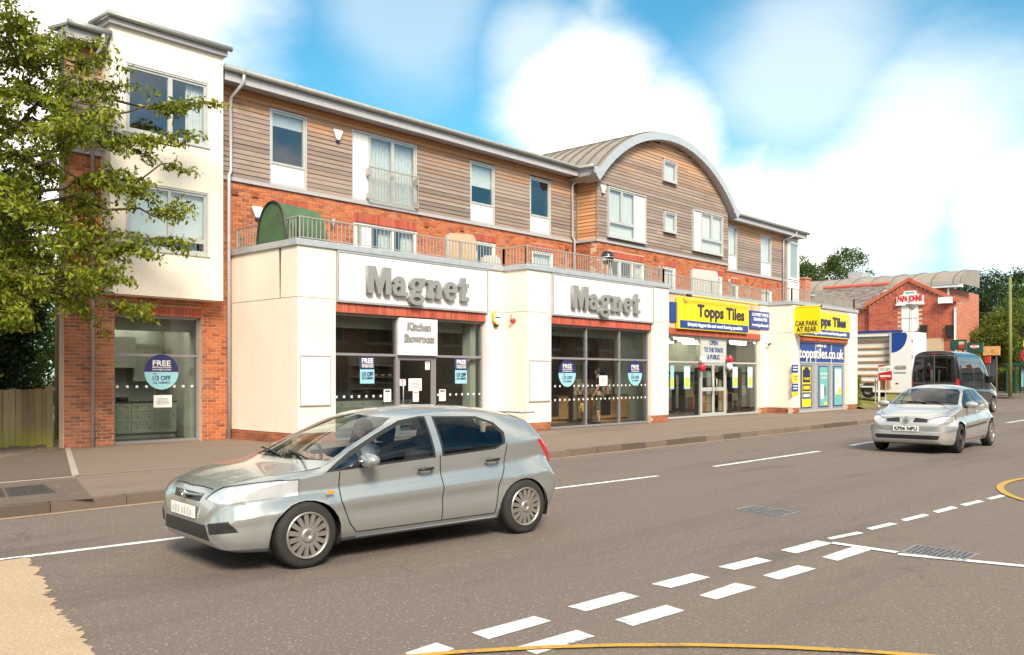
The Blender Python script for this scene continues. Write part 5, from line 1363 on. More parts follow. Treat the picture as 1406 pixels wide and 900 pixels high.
# conduit on the pier
# ---- tile shop signs
def sign_board(name, label, pTL, pBR, Y, mat, thick=.06, frame=None):
    x0, x1 = pTL.x, pBR.x; z1, z0 = pTL.z, pBR.z
    s = thing(name, label, 'sign', ((x0 + x1) / 2, Y, z0)); box('panel', mat, x0, x1, Y - thick, Y - .003, z0, z1, s, bevel=.006); return s, x0, x1, z0, z1
s, x0, x1, z0, z1 = sign_board('shop_sign', 'long yellow fascia sign with blue strapline over the double doors', at(930.5, 407.5, Y3 - .1), at(1027, 458.7, Y3 - .1), Y3 - .02, 'sign_yellow', .10)
zz = z0 + .04; box('strapline', 'sign_blue', x0 + .12, x1 - .05, Y3 - .135, Y3 - .121, zz, zz + .27, s)
lettering("Topps Tiles", 'sign_navy', x0 + (x1 - x0) * .59, Y3 - .135, z0 + .50, s, .62, 1, .016, .012, width=(x1 - x0) * .68)
lettering("Britain's biggest tile and wood flooring specialist", 'white_paint', (x0 + x1) / 2 + .03, Y3 - .145, zz + .085, s, .17, 1, .008, .006, width=(x1 - x0) * .78)
MB().tube([(x0 + .3, Y3 - .13, z1 - .02), (x0 + .3, Y3 - .32, z1 + .06), (x1 + .45, Y3 - .32, z1 + .06), (x1 + .45, Y3 - .02, z1 + .02)], .025, 8).build('light_bar', 'sign_yellow', s)
MB().tube([(x0 + .22, Y3 - .34, z1 + .05), (x0 + .5, Y3 - .34, z1 + .05)], .05, 8).build('lamp', 'black', s)
s, x0, x1, z0, z1 = sign_board('shop_sign', 'blue lowest price guarantee board next to the long yellow sign', at(1028.5, 426.5, Y3), at(1055, 453.5, Y3), Y3, 'sign_blue')
for t_, fz, w in (('LOWEST PRICE', .72, .84), ('GUARANTEE', .46, .7), ('www.toppstiles.co.uk', .15, .85)): lettering(t_, 'paper', (x0 + x1) / 2, Y3 - .068, z0 + (z1 - z0) * fz, s, .17, 1, .006, .005, width=(x1 - x0) * w)
sign_board('shop_sign', 'small plain blue board in the corner beside the second showroom pier', at(919, 414.5, Y3), at(928.7, 442.5, Y3), Y3, 'sign_blue')
s, x0, x1, z0, z1 = sign_board('shop_sign', 'yellow fascia sign partly hidden by the car park banner', at(1098.5, 424.5, Y4 - .06), at(1166, 466.5, Y4 - .06), Y4, 'sign_yellow', .08)
box('strapline', 'sign_blue', x0 + .08, x1 - .005, Y4 - .095, Y4 - .081, z0 + .05, z0 + .32, s)
lettering("Topps Tiles", 'sign_navy', x0 + (x1 - x0) * .56, Y4 - .10, z0 + .52, s, .56, 1, .020, .012, width=(x1 - x0) * .70)
lettering("Britain's biggest tile and wood flooring specialist", 'white_paint', (x0 + x1) / 2, Y4 - .105, z0 + .135, s, .17, 1, .008, .006, width=(x1 - x0) * .84)
# projecting banner, square to the wall
XB = 34.1
pt, pb = atX(1089.5, 423.5, XB), atX(1126.5, 457, XB)
ya, yb_ = pt.y, pb.y; za, zb = pb.z, pt.z
s = thing('banner_sign', 'projecting yellow banner reading car park at rear', 'sign', (XB, (ya + yb_) / 2, za))
box('panel', 'sign_yellow', XB - .02, XB + .02, yb_, ya, za, zb, s); MB().tube([(XB, Y4 - .056, zb + .03), (XB, yb_ - .02, zb + .03)], .035, 10).build('arm', 'sign_yellow', s); MB().tube([(XB, yb_ - .025, zb + .03), (XB, yb_ - .06, zb + .03)], .045, 10).build('end_cap', 'black', s)
for t_, fz, w in (('CAR PARK', .29, .84), ('AT REAR', .06, .74)):
    lettering(t_, 'sign_navy', XB - .028, (ya + yb_) / 2, za + (zb - za) * fz, s, .28, 1, .005, .006, width=abs(ya - yb_) * w, rotz=R(-90))
# stacked small signs
for i, (v0, v1, mt, lb) in enumerate(((501, 512, 'sign_blue', 'small navy sign at the top of the stack on the cream pier'), (514, 525, 'sign_yellow', 'small yellow sign below the top navy one on the cream pier'), (527, 537.5, 'sign_blue', 'small navy sign below the yellow one on the cream pier'), (538.5, 543.5, 'sign_yellow', 'narrow yellow sign at the bottom of the stack on the cream pier'))):
    s, x0, x1, z0, z1 = sign_board('shop_sign', lb, at(1087, v0, Y4), at(1095.5, v1, Y4), Y4, mt, .02)
    m = MB()
    for k_ in range(2 if i < 3 else 1): m.box(x0 + .08, x1 - .08, Y4 - .024, Y4 - .0205, z1 - (z1 - z0) * (.38 + .34 * k_), z1 - (z1 - z0) * (.24 + .34 * k_))
    o = m.build('text_lines', 'paper' if mt == 'sign_blue' else 'slat_tan', s); o['kind'] = 'stuff'
# window cards of the tile shop
for u, lb in ((943, 'teal and yellow price card hanging left of the double doors'), (1009, 'teal and yellow price card just right of the double doors'), (1029.5, 'teal and yellow price card near the end of the tile shop window')):
    x = ux(u, Y3 + RC); poster('poster', lb, x - .21, x + .21, 1.18, 2.02, Y3 + RC - .012, [(0, 1, 0, 1, 'poster_sky'), (.08, .92, .5, .95, 'paper'), (.2, .85, .08, .5, 'sign_yellow')])
for u, lb in ((920.5, 'teal and yellow price card at the window edge next to the second showroom pier'),):
    x = ux(u, Y3 + RC) ; x = max(x, G3[0] + .1); poster('poster', lb, x - .02, x + .22, 1.18, 2.02, Y3 + RC - .012, [(0, 1, 0, 1, 'poster_sky'), (.08, .92, .1, .45, 'sign_yellow')])
# balloons
for u, v, mt, lb in ((965, 494.5, 'balloon_white', 'white balloon left of the tile shop door head'), (964, 505, 'balloon_red', 'red balloon hanging under the white one left of the doors'), (1002, 493.5, 'balloon_red', 'red balloon right of the tile shop door head'), (1001.5, 503.5, 'balloon_white', 'white balloon hanging under the red one right of the doors')):
    p = at(u, v, Y3 - .04); t = thing('balloon', lb, 'balloon', (p.x, p.y, p.z))
    pr = [(0, -.15), (.03, -.145)] + [(.125 * math.sin(a) * (1 + .0), .15 * -math.cos(a) + (.0)) for a in [R(22 + i * 13) for i in range(13)]]
    MB().lathe(pr, tuple(p), 18).build('skin', mt, t, smooth=True); MB().lathe([(0, -.15), (.012, -.16), (.02, -.18), (0, -.175)], tuple(p), 8).build('knot', mt, t)
    MB().tube([(p.x, p.y, p.z - .17), (p.x, p.y + .03, p.z - .22), (p.x, Y3 + RC - .001, p.z - .22)], .004, 4).build('string', 'paper', t)
# ---- things on the terrace
# green half-round tent
x0 = ux(368, 17.9); x1 = ux(437, 17.5); r, hgt, cy_ = .62, 1.10, 17.75
t = thing('garden_tent', 'green half-round canvas storage tent standing on the terrace behind the railing', 'tent', ((x0 + x1) / 2, cy_, TER))
n = 20; prof = [(cy_ + r * math.cos(math.pi * i / n), TER + hgt * math.sin(math.pi * i / n) ** .8) for i in range(n + 1)]
m = MB(); vs = []
for (a, b) in prof: vs += [(x0, a, b), ((x0 + x1) / 2, a, b - .02 * (b - TER)), (x1, a, TER + (b - TER) * .93)]
m.add(vs, [(3 * i + k, 3 * i + 3 + k, 3 * i + 4 + k, 3 * i + 1 + k) for i in range(n) for k in range(2)]); m.build('canvas', 'green_canvas', t, smooth=True, fixn=False)
MB().prism(prof, lambda a, b, d: (d, a, b), x0 + .02, x0 + .04).build('front_flap', 'green_canvas', t); MB().prism([(a, TER + (b - TER) * .92) for a, b in prof], lambda a, b, d: (d, a, b), x1 - .04, x1 - .02).build('rear_flap', 'green_canvas', t)
MB().tube([(x0, a, b) for a, b in prof], .022, 6).build('hoop', 'black', t)
# privacy screens
def screen(u0, u1, vtop, Y, mat, label):
    x0, x1 = ux(u0, Y), ux(u1, Y); zt = vz((u0 + u1) / 2, vtop, Y); t = thing('privacy_screen', label, 'screen', ((x0 + x1) / 2, Y, TER))
    r_ = .22; pts = [(x0, TER + .05), (x1, TER + .05), (x1, zt - r_)] + [(x1 - r_ + r_ * math.cos(a), zt - r_ + r_ * math.sin(a)) for a in [R(15 * i) for i in range(1, 7)]] + [(x0, zt - .06)]
    MB().prism(pts, lambda a, b, d: (a, d, b), Y, Y + .02).build('sheet', mat, t)
    for xx in (x0 - .06, x1 - .02): box('post', 'light_frame', xx - .04, xx + .04, Y - .03, Y + .05, TER, (zt - .12 if xx < x1 - .1 else zt - .45), t)
screen(617, 654, 320, 17.2, 'tan_screen', 'tan privacy screen with one rounded corner behind the terrace railing')
screen(664, 688, 350, 17.5, 'frost', 'low pale privacy screen at the terrace corner between the showrooms')
screen(951, 986, 370, 17.3, 'frost', 'frosted glass privacy screen with a rounded corner above the tile shop')
# barbecue
p = at(834, 354, 16.3); t = thing('barbecue', 'dark round kettle barbecue standing behind the terrace railing', 'barbecue', (p.x, p.y, TER))
MB().lathe([(0, .22), (.10, .20), (.19, .12), (.22, 0), (.19, -.12), (.10, -.20), (0, -.22)], (p.x, p.y, p.z), 22).build('bowl', 'black_gloss', t, smooth=True); MB().lathe([(.222, -.015), (.228, 0), (.222, .015)], (p.x, p.y, p.z), 22).build('rim', 'chrome', t)
for k_ in range(3):
    a = k_ * 2.1 + .3; MB().tube([(p.x + .12 * math.cos(a), p.y + .12 * math.sin(a), p.z - .17), (p.x + .27 * math.cos(a), p.y + .27 * math.sin(a), TER)], .014).build('leg', 'white_paint', t)
box('side_shelf', 'white_paint', p.x - .42, p.x - .23, p.y - .12, p.y + .12, p.z - .12, p.z - .09, t)
# wall lights
for u, v, Y, lb in ((455, 307, YF, 'small steel wall light beside the wide terrace doors'), (903, 370, YA, 'small steel wall light between terrace openings under the arch'), (998.5, 387, YA, 'small steel wall light at the end of the arched bay')):
    p = at(u, v, Y); t = thing('wall_light', lb, 'light', tuple(p)); MB().tube([(p.x, Y - .09, p.z - .11), (p.x, Y - .09, p.z + .11)], .045, 12).build('tube', 'alu', t, smooth=True); box('bracket', 'alu', p.x - .03, p.x + .03, Y - .06, Y - .003, p.z - .03, p.z + .03, t)
# ================================================================ VEGETATION
def leaf_mesh(name, pts, size, mat, seed, droop=.35, aspect=.5, nrm=None, parent=None):
    """one small folded leaf (two faces) at every point"""
    rg = np.random.default_rng(seed); P = np.asarray(pts, dtype=float); n = len(P)
    d = rg.normal(size=(n, 3)); d[:, 2] -= droop; d /= np.linalg.norm(d, axis=1)[:, None]
    a = rg.normal(size=(n, 3)); s = np.cross(d, a); s /= np.linalg.norm(s, axis=1)[:, None]; nn = np.cross(d, s)
    L = size * rg.uniform(.65, 1.3, n)[:, None]; W = L * aspect * .5
    v0 = P; v1 = P + d * L * .5 + s * W + nn * L * .06; v2 = P + d * L - nn * L * .05; v3 = P + d * L * .5 - s * W + nn * L * .06
    V = np.stack([v0, v1, v2, v3], 1).reshape(-1, 3); i = np.arange(n) * 4
    F = np.stack([np.stack([i, i + 1, i + 2], 1), np.stack([i, i + 2, i + 3], 1)], 1).reshape(-1, 3)
    me = bpy.data.meshes.new(name); me.vertices.add(len(V)); me.vertices.foreach_set('co', V.ravel())
    me.loops.add(F.size); me.loops.foreach_set('vertex_index', F.ravel()); me.polygons.add(len(F)); me.polygons.foreach_set('loop_start', np.arange(len(F)) * 3)
    me.update(calc_edges=True); me.validate(); me.materials.append(M(mat))
    return link(name, me, parent)
def branch(m, p, q, r0, r1, n=6, wob=.08, sag=0.0, rg=rnd, sides=6):
    p, q = Vector(p), Vector(q); L = (q - p).length; pts = []; rs = []
    for i in range(n + 1):
        t = i / n; o = Vector((rg.uniform(-1, 1), rg.uniform(-1, 1), rg.uniform(-1, 1))) * wob * L * (0 if i in (0, n) else 1) * .5
        pts.append(p.lerp(q, t) + o + Vector((0, 0, sag * L * math.sin(math.pi * t)))); rs.append(r0 + (r1 - r0) * t)
    m.tube(pts, rs, sides); return pts
def crown_tree(name, label, base, height, crown, n_leaf, size, mat, seed, trunk_r=.2, group=None, clumps=40, droop=.2, cat='tree', trunk_h=None):
    """tapered trunk, limbs to every clump, leaves scattered in the shells of many small clumps: crown = (centre offset, radii)"""
    rg = random.Random(seed); base = Vector(base); t = thing(name, label, cat, tuple(base), group)
    m = MB(); (cx, cy, cz), (rx, ry, rz) = crown; C = base + Vector((cx, cy, cz))
    top = base + Vector((cx * .6, cy * .6, trunk_h or cz * .9)); branch(m, base, top, trunk_r, trunk_r * .45, 6, .05, rg=rg, sides=8)
    cl = []
    for i in range(clumps):
        while True:
            v = Vector((rg.uniform(-1, 1), rg.uniform(-1, 1), rg.uniform(-1, 1)))
            if .25 < v.length < 1: break
        c = C + Vector((v.x * rx, v.y * ry, v.z * rz)); cr = rg.uniform(.22, .42) * min(rx, ry, rz)
        cl.append((c, cr))
        if i % 2 == 0: branch(m, base.lerp(top, rg.uniform(.55, 1)), c, trunk_r * .3, .02, 4, .12, rg=rg, sides=5)
    m.build('trunk', 'bark', t, smooth=True, fixn=False)
    pts = []
    ng = np.random.default_rng(seed); w = np.array([c[1] ** 2 for c in cl]); w /= w.sum()
    for (c, cr), k in zip(cl, ng.multinomial(n_leaf, w)):
        v = ng.normal(size=(k, 3)); v /= np.linalg.norm(v, axis=1)[:, None]; rr = cr * ng.uniform(.35, 1.15, (k, 1)) ** .6
        pts.append(np.array(c) + v * rr * np.array([1, 1, .8]))
    leaf_mesh('crown', np.concatenate(pts), size, mat, seed, droop, parent=t); return t

# the big overhanging tree at the left: limbs reach out over the pavement towards the oriel
def near_tree():
    rg = random.Random(11); base = Vector((4.9, 20.6, PZ)); t = thing('street_tree', 'leafy cherry tree overhanging the fence and corner of the building', 'tree', tuple(base))
    m = MB(); trunk = branch(m, base, (4.7, 19.6, 5.0), .24, .13, 8, .03, rg=rg, sides=10); trunk += branch(m, trunk[-1], (4.4, 19.2, 9.5), .13, .04, 6, .05, rg=rg)
    pts = []
    def spray(p, q, dens, spread, sag=.06):
        """a twig with leaves hung along it"""
        tw = branch(m, p, q, .016, .004, 6, .10, sag, rg=rg, sides=4); L = (Vector(q) - Vector(p)).length
        for _ in range(int(dens * L)):
            k = rg.random() ** .8; i = min(int(k * 6), 5); f = k * 6 - i; c = tw[i].lerp(tw[i + 1], f)
            pts.append((c.x + rg.gauss(0, spread), c.y + rg.gauss(0, spread), c.z - abs(rg.gauss(0, spread * .9)) + .02))
    def limb(h, uv, Y, nsub, reach, dens, r0=.06):
        s = min(trunk, key=lambda p: abs(p.z - h)); e = at(uv[0], uv[1], Y)
        pl = branch(m, s, e, r0, .012, 10, .07, .07, rg=rg, sides=6)
        for i in range(nsub):
            k = rg.uniform(.30, 1.0); j = min(int(k * 10), 9); c = pl[j].lerp(pl[j + 1], k * 10 - j)
            d = (e - s).normalized(); v = Vector((rg.gauss(0, 1), rg.gauss(0, 1), rg.gauss(0, .45)))
            q = c + (d * .9 + v.normalized() * .9) * reach * rg.uniform(.5, 1.15)
            spray(c, q, dens, .075)
        spray(pl[-2], e + (e - s).normalized() * .15, dens, .06)
    # limbs read from the photograph: where each spray ends, at a depth in front of the wall
    for h, uv, Y, n_, rc, dn in ((5.5, (296, 143), 17.6, 9, .55, 85), (5.0, (272, 186), 17.4, 11, .6, 85), (4.6, (262, 240), 17.2, 9, .55, 85), (4.2, (255, 292), 17.0, 16, .62, 90),
                                 (4.0, (238, 330), 16.9, 14, .62, 90), (3.8, (200, 352), 16.9, 12, .6, 90), (3.2, (176, 425), 17.0, 11, .55, 85), (3.4, (150, 385), 17.2, 12, .6, 90), (6.0, (245, 150), 17.6, 8, .5, 85),
                                 (6.6, (165, 120), 18.1, 16, .62, 80), (6.2, (205, 215), 17.9, 14, .6, 85), (7.0, (125, 90), 18.2, 14, .6, 80), (5.4, (190, 265), 17.6, 20, .68, 90),
                                 (7.6, (100, 60), 18.0, 10, .6, 80)): limb(h, uv, Y, n_, rc, dn)
    # fuller crown mass left of the building edge, fading out of the frame
    ngr = random.Random(5)
    for i in range(135):
        u, v = ngr.uniform(-190, 120), ngr.uniform(-80, 500)
        if u > 40 and v < 95: continue
        if u > 95 and (v < 150 or v > 420): continue
        if v > 440 and u > -20: continue
        if v > 380 and ngr.random() < .4: continue
        Y = ngr.uniform(16.6, 19.6) if u < 75 else ngr.uniform(16.4, 18.6)
        c = at(u, v, Y); s = min(trunk, key=lambda p: (p - c).length + abs(p.z - (c.z - .8)))
        if i % 2 == 0: branch(m, s, c, .035, .012, 6, .1, .05, rg=rg, sides=5)
        for k in range(ngr.randint(5, 8)):
            q = c + Vector((ngr.gauss(0, .5), ngr.gauss(0, .5), ngr.gauss(-.05, .32))); spray(c, q, 90, .09)
    m.build('trunk', 'bark', t, smooth=True, fixn=False)
    leaf_mesh('crown', pts, .115, 'leaf', 3, .75, .46, parent=t); return len(pts)
NLEAF = near_tree()
# darker growth behind the fence
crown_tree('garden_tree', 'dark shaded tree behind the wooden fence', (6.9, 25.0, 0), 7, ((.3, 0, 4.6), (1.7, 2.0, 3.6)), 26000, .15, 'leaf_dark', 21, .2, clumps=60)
crown_tree('garden_tree', 'lighter green shrub showing over the fence beside the wooden pole', (9.3, 29.5, 0), 4, ((0, 0, 2.3), (2.0, 1.8, 2.0)), 12000, .13, 'leaf_mid', 22, .12, clumps=40)
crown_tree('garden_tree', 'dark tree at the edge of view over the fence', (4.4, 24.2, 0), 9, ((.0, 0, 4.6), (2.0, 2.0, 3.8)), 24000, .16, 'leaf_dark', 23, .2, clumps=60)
crown_tree('garden_tree', 'tall mid green tree far behind the fence', (9.5, 36, 0), 9, ((.0, 0, 4.2), (4.5, 3, 4.0)), 22000, .20, 'leaf_mid', 24, .25, clumps=60)
# leaf litter and moss crumbs along the foot of the walls
lp = []
for _ in range(900):
    q = rnd.random(); lp.append((rnd.uniform(6.4, 11.1), YF - .02 - abs(rnd.gauss(0, .22)), PZ + .012) if q < .55 else ((XP - .02 - abs(rnd.gauss(0, .25)), rnd.uniform(16.6, 19.3), PZ + .012) if q < .75 else (rnd.uniform(4, 26), rnd.uniform(11.5, 16), PZ + .012)))
o = leaf_mesh('leaf_litter', lp, .035, 'litter', 77, 0.0, .7); o['kind'] = 'stuff'; o['label'] = 'dry leaf litter scattered along the foot of the brick wall and pavement'; o['category'] = 'leaf litter'
for v_ in o.data.vertices: v_.co.z = PZ + .006 + abs(v_.co.z - PZ - .012) * .25
# fence: boards, rails, post
FY = YF + .55
f = thing('wooden_fence', 'weathered vertical board fence with green algae next to the brick corner', 'fence', (6.0, FY, PZ))
x = -1.6; k = 0
while x < XL - .16:
    w = rnd.uniform(.105, .135); h = 1.25 + rnd.uniform(-.02, .02); y = FY + (0 if k % 2 else -.018)
    m = MB(); m.box(x, x + w, y - .009, y + .009, PZ + .05 + rnd.uniform(-.02, .02), PZ + h); o = m.build('board', 'fence_wood', f); x += w + .007; k += 1
for z in (PZ + .35, PZ + 1.0): box('rail', 'fence_wood', -1.6, XL - .16, FY + .012, FY + .06, z, z + .08, f)
box('post', 'fence_wood', XL - .155, XL - .03, FY - .06, FY + .06, PZ - .1, PZ + 1.30, f)
box('gravel_board', 'pavement_dark', -1.6, XL - .16, FY - .03, FY + .01, PZ - .05, PZ + .045, f)
p = at(79, 500, 22.5); t = thing('utility_pole', 'plain wooden pole standing behind the fence by the brick corner', 'pole', (p.x, 22.5, 0)); MB().tube([(p.x, 22.5, -.2), (p.x, 22.5, 4.3)], [.075, .06], 10).build('shaft', 'fence_wood', t, smooth=True)

# ================================================================ FAR SIDE: takeaway building, lorry, signs, trees
ZG = .5
def rect_wall_bricks(a0, a1, z0, z1, course=.30, ln=.9): pass
XG = 62.0
gl = lambda u, v: atX(u, v, XG)
pk, pl_, pr_ = gl(1248, 387), gl(1193, 411), gl(1311, 414)
T = thing('takeaway_building', 'red brick gabled takeaway with slate roof wing', 'building', (XG, (pl_.y + pr_.y) / 2, ZG))
# gable wall facing -x with bricks as courses
yl, yr = pl_.y, pr_.y; ze = min(pl_.z, pr_.z); zp = pk.z
m = MB(); poly = [(yr, ZG), (yl, ZG), (yl, ze), (pk.y, zp), (yr, ze)]
wx0, wx1 = gl(1261, 450).y, gl(1238, 450).y; wz0, wz1 = gl(1250, 455).z, gl(1250, 419).z
m.prism(poly, lambda a, b, d: (d, a, b), XG, XG + .35); gw = m.build('wall', 'mortar', T)
bm_ = MB(); zc = ZG; i = 0
while zc < zp - .1:
    za, zb = zc + .008, zc + .075 * 2 - .008
    if zb > ze:
        fr = (zb - ze) / (zp - ze); A, Bq = yr + (pk.y - yr) * fr, yl + (pk.y - yl) * fr
    else: A, Bq = yr, yl
    kx_ = A + (-.22 if i % 2 else 0)
    while kx_ < Bq:
        s, e = max(kx_, A), min(kx_ + .44, Bq)
        if e - s > .05 and not (s < wx1 and e > wx0 and za < wz1 and zb > wz0): bm_.box(XG - .012, XG - .001, s + .008, e - .008, za, zb)
        kx_ += .45
    zc += .15; i += 1
o = bm_.build('brickwork', 'brick_red', T); o['kind'] = 'stuff'
# gable coping (raised brick verge)
for (a, b), (c, d) in (((yl + .25, ze - .12), (pk.y, zp + .02)), ((yr - .25, ze - .12), (pk.y, zp + .02))):
    m = MB(); n_ = Vector((0, -(d - b), c - a)).normalized() * .22
    if n_.z < 0: n_ = -n_
    m.add([(XG - .16, a, b), (XG - .16, c, d), (XG - .16, c + n_.y * 0, d + .24), (XG - .16, a + n_.y * 0, b + .24), (XG + .25, a, b), (XG + .25, c, d), (XG + .25, c, d + .24), (XG + .25, a, b + .24)], [(0, 3, 2, 1), (4, 5, 6, 7), (0, 1, 5, 4), (1, 2, 6, 5), (2, 3, 7, 6), (3, 0, 4, 7)])
    m.build('verge', 'brick_red', T)
# gable roof behind
m = MB(); m.add([(XG + .1, yl + .3, ze - .1), (XG + .1, pk.y, zp + .3), (XG + 1.6, pk.y, zp + .3), (XG + 1.6, yl + .3, ze - .1)], [(0, 1, 2, 3)]); m.add([(XG + .1, yr - .1, ze - .1), (XG + .1, pk.y, zp + .3), (XG + 1.6, pk.y, zp + .3), (XG + 1.6, yr - .1, ze - .1)], [(3, 2, 1, 0)]); m.build('roof', 'slate', T)
# window with white shutter panel, stone head
m = MB(); ring = MB()
m.box(XG - .04, XG + .02, wx0, wx1, wz0, wz1); w_ = m.build('window', 'white_paint', T)
m = MB(); cy = (wx0 + wx1) / 2; m.box(XG - .06, XG - .041, cy - .03, cy + .03, wz0, wz1); m.box(XG - .061, XG - .042, wx0, wx1, (wz0 + wz1) / 2 - .03, (wz0 + wz1) / 2 + .03); m.build('glazing_bars', 'light_frame', w_)
# pale repaired brick low down
p0, p1 = gl(1253, 466), gl(1296, 500); box('render_patch', 'tan_screen', XG - .02, XG - .013, p1.y, p0.y, p1.z, p0.z, T)
# two black lamps
for u in (1269, 1304): p = gl(u, 455); box('wall_lamp', 'black', XG - .2, XG - .014, p.y - .2, p.y + .2, p.z - .4, p.z + .4, T)
p = gl(1301, 413); box('eaves_box', 'white_paint', XG - .5, XG - .02, p.y - .35, p.y + .45, p.z - .2, p.z + .2, T)
p = gl(1306, 430); MB().tube([(XG - .1, p.y - .25, ZG), (XG - .1, p.y - .25, p.z + .3)], .06, 8).build('downpipe', 'white_paint', T)
# slate wing to the left: ridge parallel to y, slope facing -x, tiles as courses
XW = XG + .3; ya_, yb2 = gl(1093, 400).y, yl + .05
zeave, zridge = gl(1193, 421).z - .1, atX(1180, 394, XG + 5).z
box('wing_wall', 'mortar', XW, XW + .3, yb2, ya_, ZG, zeave, T)
m = MB(); rows = 16
for r_ in range(rows):
    f0, f1 = r_ / rows, (r_ + 1) / rows; xx0, xx1 = XW - .3 + 5.0 * f0, XW - .3 + 5.0 * f1; z0_, z1_ = zeave + (zridge - zeave) * f0, zeave + (zridge - zeave) * f1
    kx_ = yb2 + (.2 if r_ % 2 else 0)
    while kx_ < ya_:
        e = min(kx_ + .40, ya_); j_ = rnd.uniform(0, .02); m.add([(xx0, kx_ + .006, z0_ + .03 + j_), (xx0, e - .006, z0_ + .03 + j_), (xx1, e - .006, z1_ + .005), (xx1, kx_ + .006, z1_ + .005), (xx0, kx_ + .006, z0_), (xx0, e - .006, z0_)], [(0, 3, 2, 1), (0, 1, 5, 4)]); kx_ += .41
o = m.build('slate_tiles', 'slate', T, fixn=False); o['kind'] = 'stuff'
m = MB(); kx_ = yb2
MB().tube([(XW + 4.7, yb2 + .3, zridge + .05), (XW + 4.7, ya_, zridge + .05)], .16, 8).build('ridge_tiles', 'brick_red', T)
m = MB(); zc = ZG; i = 0
while zc < zeave - .1:
    kx_ = yb2 + (-.22 if i % 2 else 0)
    while kx_ < ya_:
        s, e = max(kx_, yb2), min(kx_ + .44, ya_)
        if e - s > .05: m.box(XW - .012, XW - .001, s + .008, e - .008, zc + .008, zc + .142)
        kx_ += .45
    zc += .15; i += 1
o = m.build('brickwork', 'brick_red', T); o['kind'] = 'stuff'
pc = gl(1101, 384); m = MB(); m.box(XG - .3, XG + .6, pc.y - .38, pc.y + .38, 4.5, pc.z); m.box(XG - .36, XG + .66, pc.y - .44, pc.y + .44, pc.z, pc.z + .12); m.build('chimney', 'far_brick', T)
# sign on the gable
a, b = gl(1232, 405), gl(1268.5, 416); s = thing('takeaway_sign', 'white shield-shaped sign with red lettering on the brick gable', 'sign', (XG, (a.y + b.y) / 2, b.z))
cy, w2, h2 = (a.y + b.y) / 2, abs(a.y - b.y) / 2, a.z - b.z
pts = [(cy - w2, b.z), (cy + w2, b.z), (cy + w2, b.z + h2 * .75), (cy + w2 * .5, b.z + h2 * .98), (cy + w2 * .42, a.z + h2 * .3), (cy - w2 * .42, a.z + h2 * .3), (cy - w2 * .5, b.z + h2 * .98), (cy - w2, b.z + h2 * .75)]
MB().prism(pts, lambda a_, b_, d: (d, a_, b_), XG - .14, XG - .015).build('board', 'white_panel', s)
box('base_bar', 'paper', XG - .2, XG - .015, cy - w2 * 1.05, cy + w2 * 1.05, b.z - .12, b.z - .003, s); box('top_plate', 'teal', XG - .15, XG - .141, cy - w2 * .35, cy + w2 * .35, a.z + h2 * .02, a.z + h2 * .22, s)
lettering("PAPA JOHNS", 'sign_red', XG - .15, cy, b.z + .14, s, .55, 1, .03, .012, width=w2 * 1.85, rotz=R(-90))
# building behind with the metal barrel roof
XH = 72.0; hl_ = lambda u, v: atX(u, v, XH)
H_ = thing('barrel_roof_hall', 'long hall with grey metal barrel roof behind the takeaway', 'building', (XH, hl_(1200, 500).y, ZG))
y0_, y1_ = hl_(1322, 400).y, hl_(1060, 400).y; ze_ = hl_(1318, 390).z; zt_ = hl_(1300, 366).z
m = MB(); prof = [(XH - .6 + 5.2 * (1 - math.cos(a)), ze_ + (zt_ - ze_) * math.sin(a)) for a in [R(i * 7.5) for i in range(13)]]
vs = []
for (a, b) in prof: vs += [(a, y0_, b), (a, y1_, b)]
m.add(vs, [(2 * i, 2 * i + 1, 2 * i + 3, 2 * i + 2) for i in range(len(prof) - 1)])
m.prism(prof + [(prof[-1][0], ze_)], lambda a, b, d: (a, d, b), y0_, y0_ + .05)
rfh = m.build('roof', 'zinc_roof', H_, fixn=False)
yy = y0_ + .5
while yy < y1_:
    mm = MB(); mm.tube([(a - .02, yy, b + .02) for a, b in prof], .035, 5); mm.build('seam', 'lead_seam', rfh); yy += 1.55
box('wall', 'far_brick', XH, XH + 8, y0_ + .9, y1_, ZG, ze_ - .25, H_); box('eaves', 'white_paint', XH - .5, XH + .3, y0_ + .05, y1_, ze_ - .25, ze_ - .01, H_)
box('roof_vent', 'fascia_grey', XH + 3.6, XH + 5, hl_(1162, 370).y, hl_(1142, 370).y, zt_ - .1, zt_ + .55, H_)
p = hl_(1308, 400); MB().tube([(XH - .1, y0_ + 1.0, ZG), (XH - .1, y0_ + 1.0, ze_ - .2)], .09, 8).build('downpipe', 'white_paint', H_)
